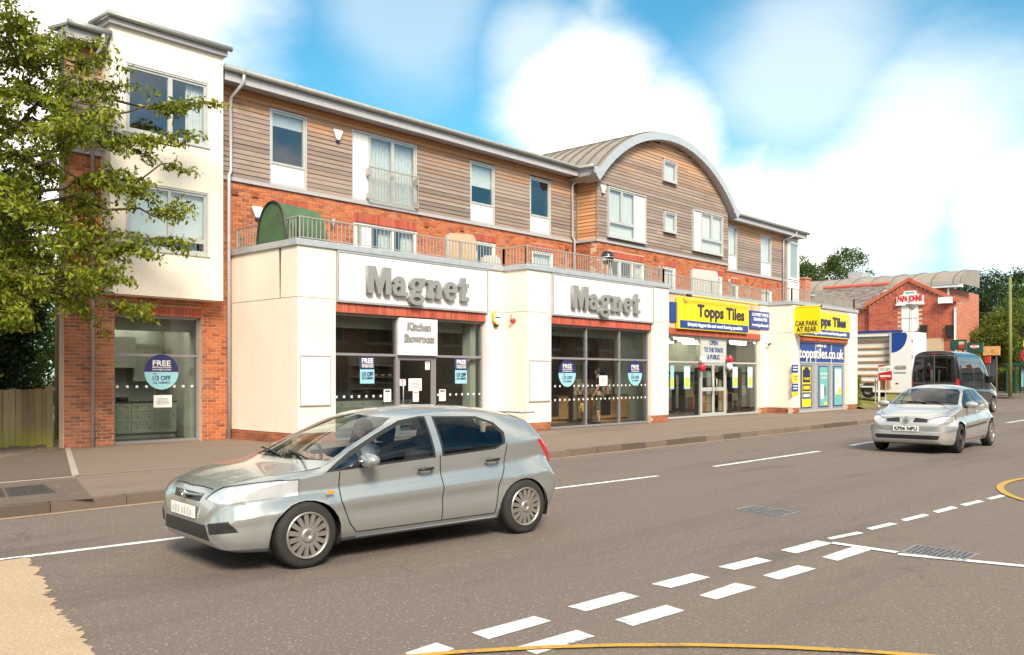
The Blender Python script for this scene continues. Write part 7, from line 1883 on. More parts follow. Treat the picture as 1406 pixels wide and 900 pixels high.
def plate(root, x, y, z, txt, w=.52, h=.11, facing=-1, mat='plate_white', rot=0):
    """number plate; facing -1 looks towards -x (the car's front)"""
    m = MB(); m.box(-.006, .006, -w / 2, w / 2, -h / 2, h / 2); me = m.mesh('number_plate', mat); me.transform(Matrix.Translation((x, y, z)) @ Matrix.Rotation(rot, 4, 'Y')); p = link('number_plate', me, root)
    if txt is None:
        m = MB()
        for k in range(7): yy = -w * .40 + k * w * .115 + (.03 if k > 3 else 0); m.box(facing * .0065, facing * .009, yy, yy + w * .07, -h * .30, h * (.30 if k % 3 else .18))
        me = m.mesh('worn_characters', 'frost'); me.transform(Matrix.Translation((x, y, z)) @ Matrix.Rotation(rot, 4, 'Y')); o = link('worn_characters', me, p); o['kind'] = 'stuff'; return p
    t = text_mesh(txt, h * .95, 1, .004, .002); xs = [v.co.x for v in t.vertices]; k = w * .88 / (max(xs) - min(xs)); t.transform(Matrix.Diagonal((k, 1, 1, 1))); xs = [v.co.x for v in t.vertices]; t.transform(Matrix.Translation((-(max(xs) + min(xs)) / 2, -.009, -h * .34)))
    t.transform(Matrix.Translation((x, y, z)) @ Matrix.Rotation(rot, 4, 'Y') @ Matrix.Rotation(R(-90) if facing < 0 else R(90), 4, 'Z')); t.materials.clear(); t.materials.append(M('black')); link('lettering', t, p); return p
SIDE = lambda c, n: abs(c.y) > .42 and abs(n.y) > .12
FRONT = lambda xm: (lambda c, n: c.x < xm and n.x < -.02)
REAR = lambda xm: (lambda c, n: c.x > xm and n.x > .05)
def finish_common(bm, sp):
    for (wx, wz, wr_) in sp['arches']:
        circ = [(wx + wr_ * math.cos(2 * math.pi * i / 28), wz + wr_ * math.sin(2 * math.pi * i / 28)) for i in range(28)]
        fs = imprint(bm, circ, 'y', lambda c, n: abs(c.y) > .50, 90); bmesh.ops.delete(bm, geom=fs, context='FACES')
def wells(root, sp):
    for (wx, wz, wr_) in sp['arches']:
        for s in (-1, 1):
            m = MB(); n = 18; vs = []
            for i in range(n + 1):
                a = math.pi * (-.12 + 1.24 * i / n)
                for yy in (.50, sp['track'] + .075): vs.append((wx + (wr_ + .006) * math.cos(a), s * yy, wz + (wr_ + .006) * math.sin(a)))
            m.add(vs, [(2 * i, 2 * i + 2, 2 * i + 3, 2 * i + 1) for i in range(n)]); m.add([(wx, s * .50, wz)] + [vs[2 * i] for i in range(n + 1)], [(0, i + 1, i + 2) for i in range(n)]); m.build('wheel_arch_liner', 'black', root, fixn=False)

# ---------------------------------------------------------------- silver-green hatchback (passing, nearest)
def hatchback():
    th = math.atan2(6.06 - 6.34, 2.50); c, s = math.cos(th), math.sin(th); lx, ly = .82, -.80; fx, fy = 4.36, 6.34
    loc = (fx - (lx * c - ly * s), fy - (lx * s + ly * c), 0)
    root = thing('hatchback_car', 'silver-green five door hatchback driving past the kitchen showroom', 'car', loc, local=True, rotz=th)
    sp = dict(L=4.0, crown=2.4, track=.745, nose=.085, arches=((.82, .305, .335), (3.331, .305, .335)), dash=1.14, drive=1,
      top=((0, .52), (.02, .65), (.05, .725), (.12, .79), (.30, .85), (.60, .915), (.80, .955), (.90, .985), (1.05, 1.06), (1.4, 1.245), (1.7, 1.38), (2.0, 1.458), (2.4, 1.487), (2.8, 1.48), (3.2, 1.445), (3.5, 1.39), (3.64, 1.35), (3.70, 1.29), (3.79, 1.12), (3.86, .98), (3.92, .86), (3.96, .70), (3.99, .58), (4, .5)),
      bot=((0, .40), (.02, .30), (.08, .23), (.25, .20), (.5, .19), (3.4, .20), (3.8, .26), (3.95, .34), (4, .42)),
      belt=((0, .49), (.03, .61), (.10, .69), (.3, .77), (.6, .825), (.9, .862), (1.2, .888), (1.6, .91), (2.4, .957), (3.0, .995), (3.4, 1.04), (3.65, 1.05), (3.8, .95), (3.9, .78), (3.97, .6), (4, .46)),
      wb=((0, .42), (.03, .56), (.10, .66), (.25, .735), (.5, .775), (.9, .795), (1.5, .80), (2.5, .80), (3.2, .785), (3.6, .735), (3.85, .66), (3.95, .56), (4, .45)),
      wm=((0, .45), (.03, .62), (.08, .70), (.2, .775), (.4, .83), (.8, .852), (1.5, .85), (2.6, .85), (3.3, .85), (3.6, .83), (3.85, .77), (3.95, .66), (4, .5)),
      ws=((0, .42), (.03, .58), (.08, .67), (.25, .76), (.5, .80), (3.4, .80), (3.8, .74), (4, .5)),
      zr=((0, .51), (.03, .64), (.1, .74), (.3, .82), (.6, .88), (.9, .915), (1.02, .935), (1.12, .975), (1.5, 1.17), (1.88, 1.335), (2.2, 1.395), (2.5, 1.41), (3.0, 1.38), (3.4, 1.32), (3.6, 1.28), (3.72, 1.17), (3.85, .96), (3.93, .82), (4, .48)),
      wr=((0, .30), (.05, .42), (.1, .48), (.3, .58), (.6, .66), (.9, .70), (1.02, .72), (1.12, .72), (1.5, .665), (1.88, .605), (2.4, .575), (3.0, .57), (3.5, .545), (3.75, .55), (3.9, .54), (4, .4)),
      creases=((.47, .05, -.016, 1.15, 3.05), (.80, .035, .007, .9, 3.5)), flare=.016)
    bm = shell(sp); finish_common(bm, sp)
    imprint(bm, [(1.02, .882), (2.98, .992), (3.12, 1.05), (3.15, 1.17), (3.06, 1.285), (2.85, 1.36), (2.15, 1.382), (1.90, 1.345), (1.62, 1.225), (1.30, 1.065)], 'y', SIDE, 2)
    imprint(bm, [(1.40, .928), (2.19, .97), (2.19, 1.358), (2.13, 1.357), (1.93, 1.318), (1.66, 1.202), (1.42, 1.085)], 'y', SIDE, 3, (2,))
    imprint(bm, [(1.10, .905), (1.365, .922), (1.365, 1.055)], 'y', SIDE, 4, (2,))
    imprint(bm, [(2.32, .978), (2.96, 1.012), (3.085, 1.062), (3.10, 1.16), (3.02, 1.265), (2.83, 1.335), (2.32, 1.357)], 'y', SIDE, 5, (2,))
    imprint(bm, [(2.215, .95), (2.295, .955), (2.295, 1.41), (2.215, 1.41)], 'y', SIDE, 0, (2,))
    imprint(bm, [(-.68, .985), (.68, .985), (.665, 1.05), (.58, 1.30), (.50, 1.372), (0, 1.405), (-.50, 1.372), (-.58, 1.30), (-.665, 1.05)], 'x', lambda c, n: .8 < c.x < 2.1 and n.x < -.15 and abs(c.y) < .69, 6)
    imprint(bm, [(-.50, 1.08), (.50, 1.08), (.44, 1.31), (-.44, 1.31)], 'x', REAR(3.5), 7)
    for sg in (1, -1):
        imprint(bm, [(sg * .36, .67), (sg * .66, .645), (sg * .785, .69), (sg * .80, .835), (sg * .74, .845), (sg * .48, .785)], 'x', lambda c, n: c.x < .78 and n.x < .2, 8, (0,))
    imprint(bm, [(-.28, .64), (.28, .64), (.32, .715), (-.32, .715)], 'x', FRONT(.4), 9, (0,))
    imprint(bm, [(-.50, .30), (.50, .30), (.44, .44), (-.44, .44)], 'x', FRONT(.4), 9, (0,))
    for sg in (1, -1): imprint(bm, [(sg * .50, .36), (sg * .75, .40), (sg * .71, .50), (sg * .48, .46)], 'x', FRONT(.5), 9, (0,))
    imprint(bm, [(3.62, 1.06), (3.74, 1.07), (3.94, .82), (3.92, .79), (3.82, .79)], 'y', lambda c, n: abs(c.y) > .42, 10, (0,))
    G = 20
    strokes(bm, [(1.16, .88), (1.15, .60), (1.25, .36), (1.32, .275)], .012, 'y', SIDE, G); strokes(bm, [(2.27, .965), (2.27, .275)], .012, 'y', SIDE, G); strokes(bm, [(3.14, 1.04), (3.08, .78), (2.98, .62), (2.94, .275)], .012, 'y', SIDE, G); strokes(bm, [(1.32, .275), (2.94, .275)], .012, 'y', SIDE, G)
    UP = lambda c, n: n.z > .25 and c.x < 1.3
    for sg in (1, -1): strokes(bm, [(.30, sg * .50), (.62, sg * .67), (1.0, sg * .725)], .010, 'z', UP, G)
    strokes(bm, [(.175, -.40), (.155, 0), (.175, .40)], .010, 'z', UP, G)
    # doors as panels of their own
    DR = lambda c, n: SIDE(c, n)
    imprint(bm, [(1.155, .60), (1.25, .36), (1.32, .275), (2.27, .275), (2.27, .97), (1.165, .885)], 'y', DR, 11, (0,)); imprint(bm, [(2.27, .275), (2.94, .275), (2.98, .62), (3.08, .78), (3.13, 1.02), (2.27, .96)], 'y', DR, 12, (0,))
    imprint(bm, [(-.1, -.1), (4.2, -.1), (4.2, .235), (-.1, .235)], 'y', lambda c, n: True, 13, (0, 11, 12))
    ob = split_shell(bm, {0: ('body', 'paint_silvergreen'), 2: ('window_surround', 'black'), 3: ('front_window', 'car_glass'), 4: ('quarter_light', 'dark_glass'), 5: ('rear_window', 'car_glass'), 6: ('windscreen', 'car_glass'), 7: ('tailgate_window', 'car_glass'), 8: ('headlight', 'lamp_glass'),
                          9: ('grille', 'black'), 10: ('tail_light', 'tail_red'), 11: ('door', 'paint_silvergreen'), 12: ('door', 'paint_silvergreen'), 13: ('lower_trim', 'dark_grey'), 20: ('panel_gaps', 'black')}, root, sides=(2, 3, 4, 5, 8, 10, 11, 12))
    bm.free()
    wells(root, sp); interior(root, sp)
    for (wx, wz, _) in sp['arches']:
        for sg in (-1, 1): wheel(root, wx, sg * .752, .283, .283, .185, sg, 15)
    # headlight insides
    for sg in (-1, 1):
        h = ob.get((8, sg))
        for (px, py, pz, r_) in ((.26, .54, .71, .05), (.34, .655, .73, .045)): MB().lathe([(0, .05), (r_ * .6, .035), (r_, 0), (r_ * 1.05, -.012)], (px, sg * py, pz), 18, 'x').build('reflector', 'chrome', h, smooth=True)
    # chrome grille bar and badge, number plate
    m = MB(); pts = [(.085 + .22 * (y / .34) ** 2 * .35, y, .70) for y in [i * .03 for i in range(-11, 12)]]; m.tube(pts, .016, 8); m.build('grille_bar', 'chrome', root, smooth=True)
    MB().lathe([(.030, -.006), (.048, -.012), (.052, 0), (.046, .01), (.030, .004), (0, .002)], (.075, 0, .70), 22, 'x').build('badge', 'chrome', root, smooth=True)
    plate(root, .070, 0, .54, None)
    for sg in (-1, 1):
        mirror(root, 1.40, sg * .79, .985, sg, 'paint_silvergreen', 1.15)
        for (hx, hz) in ((2.07, .835), (2.90, .875)):
            yy = sg * (.862 - .035); m = MB(); m.tube([(hx - .085, yy - sg * .012, hz), (hx - .05, yy + sg * .022, hz + .005), (hx + .05, yy + sg * .022, hz + .008), (hx + .085, yy - sg * .012, hz + .008)], .016, 8); m.build('door_handle', 'black', ob[(11 if hx < 2.5 else 12, sg)], smooth=True)
        m = MB(); m.cbox((1.03, sg * .849, .70), (.07, .012, .028)); m.build('indicator', 'amber', root)
        MB().tube([(1.30, sg * .812, .232), (2.95, sg * .812, .236)], .008, 6).build('sill_strip', 'chrome', root)
    # wipers
    for (y0, y1) in ((-.10, .48), (-.62, -.08)): MB().tube([(.93, y0, 1.01), (.985, (y0 + y1) / 2, 1.035), (1.03, y1, 1.045)], .010, 5).build('wiper', 'black', root)
    m = MB(); m.box(3.56, 3.76, -.52, .52, 1.365, 1.385); m.build('spoiler', 'paint_silvergreen', root, bevel=.01)
    for o in list(root.children):
        if o.name.split('.')[0] == 'wheel': continue
        for q in [o] + list(o.children): q.data.transform(Matrix.Diagonal((1, 1, .905, 1)))
    return root, loc, th
CAR1 = hatchback()

# ---------------------------------------------------------------- pale silver hatchback coming towards the junction
def hatchback2():
    loc = (19.40, 6.28, 0); root = thing('hatchback_car', 'pale silver hatchback facing the junction in front of the black van', 'car', loc, local=True, rotz=R(1.0))
    sp = dict(L=4.21, crown=2.5, track=.76, arches=((.86, .315, .36), (3.485, .315, .36)), dash=1.25, drive=1,
      top=((0, .54), (.02, .64), (.06, .72), (.14, .79), (.30, .845), (.60, .915), (.90, .975), (1.0, 1.01), (1.15, 1.085), (1.5, 1.25), (1.8, 1.37), (2.1, 1.44), (2.5, 1.457), (2.9, 1.44), (3.3, 1.395), (3.45, 1.36), (3.55, 1.25), (3.66, 1.10), (3.80, 1.06), (4.0, 1.03), (4.10, .95), (4.17, .75), (4.21, .5)),
      bot=((0, .40), (.02, .30), (.08, .22), (.25, .19), (.5, .18), (3.5, .20), (4.0, .26), (4.15, .34), (4.21, .42)),
      belt=((0, .50), (.03, .62), (.10, .70), (.3, .775), (.6, .845), (.9, .90), (1.2, .93), (1.6, .95), (2.4, .98), (3.0, 1.0), (3.5, 1.02), (3.9, 1.0), (4.1, .85), (4.21, .46)),
      wb=((0, .46), (.03, .62), (.10, .72), (.25, .77), (.5, .80), (.9, .82), (1.5, .825), (2.5, .825), (3.4, .80), (3.8, .75), (4.1, .66), (4.21, .5)),
      wm=((0, .50), (.03, .68), (.08, .75), (.2, .81), (.4, .855), (.8, .88), (1.5, .88), (2.8, .88), (3.5, .88), (3.8, .84), (4.1, .74), (4.21, .55)),
      ws=((0, .48), (.03, .64), (.08, .72), (.25, .79), (.5, .83), (3.5, .83), (4.0, .76), (4.21, .5)),
      zr=((0, .53), (.03, .63), (.1, .735), (.3, .815), (.6, .885), (.9, .94), (1.15, .97), (1.25, 1.0), (1.6, 1.16), (1.95, 1.305), (2.2, 1.35), (2.5, 1.37), (3.0, 1.35), (3.35, 1.29), (3.5, 1.20), (3.66, 1.05), (3.9, 1.02), (4.1, .9), (4.21, .49)),
      wr=((0, .32), (.05, .48), (.1, .55), (.3, .62), (.6, .67), (.9, .71), (1.15, .735), (1.25, .735), (1.6, .685), (1.95, .63), (2.4, .60), (3.0, .59), (3.4, .57), (3.7, .60), (4.0, .58), (4.21, .42)), creases=((.47, .05, -.012, 1.2, 3.15),), flare=.018)
    bm = shell(sp); finish_common(bm, sp)
    imprint(bm, [(1.24, .945), (3.35, 1.01), (3.46, 1.08), (3.40, 1.20), (3.2, 1.29), (2.9, 1.335), (2.15, 1.345), (1.95, 1.31), (1.72, 1.21), (1.46, 1.085)], 'y', SIDE, 2)
    imprint(bm, [(1.40, .97), (2.28, .993), (2.28, 1.325), (2.15, 1.325), (1.97, 1.285), (1.74, 1.18), (1.52, 1.08)], 'y', SIDE, 3, (2,)); imprint(bm, [(2.36, .995), (3.08, 1.012), (3.08, 1.295), (2.85, 1.318), (2.36, 1.325)], 'y', SIDE, 5, (2,)); imprint(bm, [(3.13, 1.015), (3.34, 1.03), (3.42, 1.09), (3.36, 1.19), (3.13, 1.285)], 'y', SIDE, 4, (2,))
    imprint(bm, [(-.70, 1.015), (.70, 1.015), (.68, 1.07), (.605, 1.28), (.53, 1.345), (0, 1.38), (-.53, 1.345), (-.605, 1.28), (-.68, 1.07)], 'x', lambda c, n: .9 < c.x < 2.2 and n.x < -.15 and abs(c.y) < .71, 6); imprint(bm, [(-.50, 1.12), (.50, 1.12), (.46, 1.33), (-.46, 1.33)], 'x', REAR(3.3), 7)
    for sg in (1, -1):
        imprint(bm, [(sg * .43, .665), (sg * .72, .655), (sg * .825, .70), (sg * .80, .80), (sg * .66, .805), (sg * .44, .735)], 'x', lambda c, n: c.x < .7 and n.x < .2, 8, (0,)); imprint(bm, [(sg * .13, .665), (sg * .41, .665), (sg * .42, .735), (sg * .16, .765)], 'x', FRONT(.4), 9, (0,))
        imprint(bm, [(sg * .0, .60), (sg * .0, .50), (sg * .9, .47), (sg * .9, .585)], 'x', lambda c, n: c.x < .55 and (c.x < .35 or abs(c.y) > .5), 14, (0,))
    imprint(bm, [(-.62, .31), (.62, .31), (.66, .40), (-.66, .40)], 'x', FRONT(.4), 9, (0,))
    imprint(bm, [(1.32, .50), (3.05, .555), (3.05, .60), (1.32, .545)], 'y', SIDE, 15, (0,))
    G = 20
    strokes(bm, [(1.27, .94), (1.26, .60), (1.38, .35), (1.44, .26)], .014, 'y', SIDE, G); strokes(bm, [(2.32, 1.0), (2.34, .26)], .014, 'y', SIDE, G); strokes(bm, [(3.35, 1.02), (3.22, .80), (3.06, .62), (3.0, .26)], .014, 'y', SIDE, G); strokes(bm, [(1.44, .26), (3.0, .26)], .014, 'y', SIDE, G)
    UP = lambda c, n: n.z > .25 and c.x < 1.3
    for sg in (1, -1): strokes(bm, [(.22, sg * .52), (.55, sg * .68), (1.10, sg * .735)], .012, 'z', UP, G)
    imprint(bm, [(1.265, .60), (1.38, .35), (1.44, .26), (2.335, .26), (2.32, 1.0), (1.275, .95)], 'y', SIDE, 11, (0,)); imprint(bm, [(2.34, .26), (3.0, .26), (3.06, .62), (3.22, .80), (3.34, 1.015), (2.325, 1.0)], 'y', SIDE, 12, (0,))
    ob = split_shell(bm, {0: ('body', 'paint_silver'), 2: ('window_surround', 'black'), 3: ('front_window', 'car_glass'), 4: ('quarter_light', 'dark_glass'), 5: ('rear_window', 'car_glass'), 6: ('windscreen', 'car_glass'), 7: ('tailgate_window', 'car_glass'), 8: ('headlight', 'lamp_glass'), 9: ('grille', 'black'),
                          11: ('door', 'paint_silver'), 12: ('door', 'paint_silver'), 14: ('bumper_insert', 'mid_grey'), 15: ('rubbing_strip', 'dark_grey'), 20: ('panel_gaps', 'black')}, root, sides=(2, 3, 4, 5, 8, 11, 12, 15)); bm.free()
    wells(root, sp); interior(root, sp)
    for (wx, wz, _) in sp['arches']:
        for sg in (-1, 1): wheel(root, wx, sg * .775, .315, .315, .195, sg, 0 if wx < 1 else 9, 'rim_dark' if wx < 1 else 'rim')
    for sg in (-1, 1):
        h = ob.get((8, sg))
        for (px, py, pz, r_) in ((.17, .57, .715, .045), (.26, .69, .725, .045)): MB().lathe([(0, .05), (r_ * .6, .035), (r_, 0)], (px, sg * py, pz), 18, 'x').build('reflector', 'chrome', h, smooth=True)
        MB().lathe([(0, -.012), (.036, -.012), (.042, .0), (.04, .02)], (.085, sg * .60, .355), 16, 'x').build('fog_light', 'lamp_glass', root, smooth=True); mirror(root, 1.46, sg * .82, 1.02, sg, 'paint_silver', 1.2)
        for (hx, hz) in ((2.15, .86), (2.98, .88)): m = MB(); yy = sg * .862; m.tube([(hx - .09, yy - sg * .012, hz), (hx - .05, yy + sg * .018, hz), (hx + .05, yy + sg * .018, hz), (hx + .09, yy - sg * .012, hz)], .015, 8); m.build('door_handle', 'paint_silver', ob[(11 if hx < 2.5 else 12, sg)], smooth=True)
    # diamond badge
    m = MB(); d_ = [(0, .085), (.062, 0), (0, -.085), (-.062, 0)]; i_ = [(0, .05), (.032, 0), (0, -.05), (-.032, 0)]
    for k in range(4):
        a, b = d_[k], d_[(k + 1) % 4]; c_, e = i_[k], i_[(k + 1) % 4]; m.prism([a, b, e, c_], lambda p, q, d: (d + .0, p, q + .705), -.01, .03)
    m.build('badge', 'chrome', root); plate(root, -.016, 0, .535, 'KP06 NPU')
    for (y0, y1) in ((-.10, .50), (-.66, -.08)): MB().tube([(1.07, y0, 1.06), (1.12, (y0 + y1) / 2, 1.075), (1.15, y1, 1.085)], .011, 5).build('wiper', 'black', root)
    return root, loc, R(1.0)
CAR2 = hatchback2()

# ---------------------------------------------------------------- black van driving away
def van():
    L = 5.2; loc = (39.7 + L, 11.35, 0); root = thing('panel_van', 'black high-roof van seen from behind near the kerb bend', 'van', loc, local=True, rotz=R(177)); root.scale = (1.04, 1.04, 1.04)
    sp = dict(L=L, crown=4.0, track=.86, arches=((.95, .34, .40), (3.9, .34, .40)), smooth=2,
      top=((0, .60), (.05, .88), (.15, 1.02), (.5, 1.14), (.85, 1.24), (1.0, 1.34), (1.5, 1.95), (1.75, 2.22), (2.0, 2.44), (2.4, 2.57), (3, 2.62), (5.08, 2.62), (5.15, 2.59), (5.2, 2.50)), bot=((0, .45), (.1, .32), (1, .30), (5.0, .34), (5.2, .42)),
      belt=((0, .58), (.05, .80), (.2, .95), (.6, 1.08), (1, 1.18), (1.4, 1.24), (5.1, 1.28), (5.2, 1.26)), wb=((0, .55), (.1, .80), (.4, .90), (.9, .95), (1.5, .965), (5.0, .965), (5.13, .95), (5.2, .90)), wm=((0, .6), (.1, .84), (.4, .94), (.9, .98), (1.5, .985), (5.0, .985), (5.13, .97), (5.2, .92)), ws=((0, .6), (.1, .82), (.4, .92), (5.0, .95), (5.2, .90)),
      zr=((0, .59), (.1, .90), (.8, 1.17), (1.05, 1.28), (1.7, 1.98), (2.1, 2.30), (2.6, 2.44), (5.08, 2.44), (5.2, 2.36)), wr=((0, .45), (.1, .70), (.8, .86), (1.1, .89), (1.7, .86), (2.1, .83), (5.05, .81), (5.2, .77)), flare=.01)
    bm = shell(sp); finish_common(bm, sp)
    imprint(bm, [(1.30, 1.30), (2.12, 1.30), (2.12, 2.12), (2.0, 2.12), (1.62, 1.80)], 'y', SIDE, 3, (0,)); imprint(bm, [(2.26, 1.36), (3.35, 1.36), (3.35, 2.20), (2.26, 2.20)], 'y', SIDE, 4, (0,)); imprint(bm, [(3.42, 1.36), (4.90, 1.36), (4.90, 2.20), (3.42, 2.20)], 'y', SIDE, 5, (0,))
    imprint(bm, [(-.80, 1.34), (.80, 1.34), (.72, 2.15), (-.72, 2.15)], 'x', lambda c, n: c.x < 2.3 and n.x < -.2 and abs(c.y) < .84, 6)
    BK = lambda c, n: c.x > 4.9 and n.x > .3
    for sg in (1, -1):
        imprint(bm, [(sg * .05, 1.40), (sg * .80, 1.40), (sg * .74, 2.28), (sg * .05, 2.28)], 'x', BK, 7, (0,))
        imprint(bm, [(sg * .86, 1.05), (sg * .95, 1.05), (sg * .93, 1.45), (sg * .85, 1.45)], 'x', lambda c, n: c.x > 4.95 and n.x > .05, 10, (0,))
    strokes(bm, [(0, .50), (0, 2.45)], .016, 'x', BK, 20); strokes(bm, [(-.83, 1.30), (.83, 1.30)], .014, 'x', BK, 20); strokes(bm, [(-.79, 2.42), (.79, 2.42)], .014, 'x', BK, 20)
    for xx in (1.25, 2.2, 3.4): strokes(bm, [(xx, 2.15), (xx, .45)], .014, 'y', SIDE, 20)
    imprint(bm, [(-1, .2), (1, .2), (1, .56), (-1, .56)], 'x', lambda c, n: c.x > 4.95, 13, (0,))
    ob = split_shell(bm, {0: ('body', 'paint_black'), 3: ('cab_window', 'dark_glass'), 4: ('side_window', 'dark_glass'), 5: ('side_window', 'dark_glass'), 6: ('windscreen', 'dark_glass'), 7: ('rear_window', 'dark_glass'), 10: ('tail_light', 'tail_red'), 13: ('bumper', 'dark_grey'), 20: ('panel_gaps', 'mid_grey')}, root, sides=(3, 4, 5, 7, 10)); bm.free()
    wells(root, sp); MB().box(1.2, L - .1, -.9, .9, .40, .46).build('load_floor', 'black', root)
    for (wx, wz, _) in sp['arches']:
        for sg in (-1, 1): wheel(root, wx, sg * .875, .335, .335, .21, sg, 8, 'rim')
    for sg in (-1, 1): m = MB(); m.box(1.42, 1.55, sg * 1.03 - .10, sg * 1.03 + .10, 1.30, 1.62); o = m.build('mirror', 'black', root, bevel=.03); MB().tube([(1.48, sg * .93, 1.36), (1.48, sg * 1.0, 1.36)], .03, 6).build('mirror_arm', 'black', o)
    plate(root, L + .012, -.40, .78, None, facing=1, mat='plate_yellow'); MB().tube([(L + .015, .06, 1.12), (L + .05, .06, 1.12), (L + .05, .22, 1.12), (L + .015, .22, 1.12)], .014, 6).build('door_handle', 'black', root)
    MB().box(L - .02, L + .012, -.1, .1, 2.47, 2.51).build('brake_light', 'tail_red', root)
    # polished side bar and roof strip
    MB().tube([(1.6, 1.0, .42), (3.4, 1.0, .42)], .03, 8).build('side_bar', 'chrome', root)
    return root
van()
# ================================================================ PEOPLE
def skin_obj(name, mat, J, E, parent=None, rootv=0, sub=2):
    """J: list of (x, y, z, radius); E: index pairs -> one continuous skinned surface"""
    bm = bmesh.new(); lay = bm.verts.layers.skin.verify(); vs = []
    for i, (x, y, z, r) in enumerate(J):
        v = bm.verts.new((x, y, z)); rr = r if isinstance(r, tuple) else (r, r); v[lay].radius = rr; v[lay].use_root = (i == rootv); vs.append(v)
    for a, b in E: bm.edges.new((vs[a], vs[b]))
    me = bpy.data.meshes.new(name); bm.to_mesh(me); bm.free(); me.materials.append(M(mat))
    o = bpy.data.objects.new(name, me); COL.objects.link(o)
    if parent is not None: o.parent = parent
    k = o.modifiers.new('skin', 'SKIN'); k.use_smooth_shade = True
    s = o.modifiers.new('sub', 'SUBSURF'); s.levels = sub; s.render_levels = sub
    return o
def hand_chain(J, E, wrist, p, d, side, s=1.0):
    """palm and five bent fingers; p = wrist position, d = unit direction of the hand, side = unit vector towards the thumb"""
    d, side = Vector(d).normalized(), Vector(side).normalized(); n = d.cross(side).normalized()
    def add(q, r, a): J.append((q.x, q.y, q.z, r)); E.append((a, len(J) - 1)); return len(J) - 1
    palm = add(p + d * .045 * s, .026 * s, wrist)
    for k, (off, ln) in enumerate(((.030, .070), (.010, .080), (-.010, .074), (-.030, .058))):
        a = add(p + d * .085 * s + side * off * s, .0105 * s, palm); b = add(p + d * (.085 + ln * .5) * s + side * off * 1.1 * s + n * .012 * s, .0092 * s, a); add(p + d * (.085 + ln * .88) * s + side * off * 1.1 * s + n * .036 * s, .008 * s, b)
    a = add(p + d * .045 * s + side * .040 * s, .0115 * s, palm); add(p + d * .075 * s + side * .058 * s + n * .012 * s, .009 * s, a)
def head_parts(root, c, f, s=1.0, hair='hair_dark', cap=False):
    """face and hair: c = head centre, f = facing direction"""
    f = Vector(f).normalized(); u = Vector((0, 0, 1)); r = f.cross(u).normalized(); c = Vector(c)
    m = MB()
    for k in (-1, 1): m.lathe([(0, -.011 * s), (.008 * s, -.006 * s), (.011 * s, 0), (.008 * s, .006 * s), (0, .011 * s)], tuple(c + f * .088 * s + r * k * .032 * s + u * .012 * s), 8)
    m.build('eyes', 'black', root, smooth=True)['kind'] = 'stuff'
    mm = MB(); mm.tube([c + f * .086 * s + r * .024 * s - u * .058 * s, c + f * .096 * s - u * .056 * s, c + f * .086 * s - r * .024 * s - u * .058 * s], .006 * s, 6); mm.build('mouth', 'cloth_maroon', root, smooth=True)
    for k in (-1, 1): MB().lathe([(0, -.03 * s), (.012 * s, -.02 * s), (.014 * s, 0), (.012 * s, .02 * s), (0, .03 * s)], tuple(c + r * k * .078 * s), 8).build('ear', 'skin', root, smooth=True)
    # hair: cap over the back and crown of the skull
    vs = []; fs = []; na, nb = 14, 20
    for i in range(na + 1):
        for j in range(nb):
            th = math.pi * .62 * i / na; ph = 2 * math.pi * j / nb; d = u * math.cos(th) + (f * math.cos(ph) + r * math.sin(ph)) * math.sin(th)
            lim = 1.0 - .10 * max(0, d.dot(f)); rad = (.098 * abs(d.dot(r)) * .0 + .108) * s * lim
            p = c + Vector((d.x * rad, d.y * rad, d.z * rad * 1.12)) - f * .010 * s + u * .012 * s
            if d.dot(f) > .35 and d.z < .62: p = c + d * .06 * s
            vs.append(p)
    for i in range(na):
        for j in range(nb): fs.append((i * nb + j, i * nb + (j + 1) % nb, (i + 1) * nb + (j + 1) % nb, (i + 1) * nb + j))
    MB().add(vs, fs).build('hair', hair, root, smooth=True)
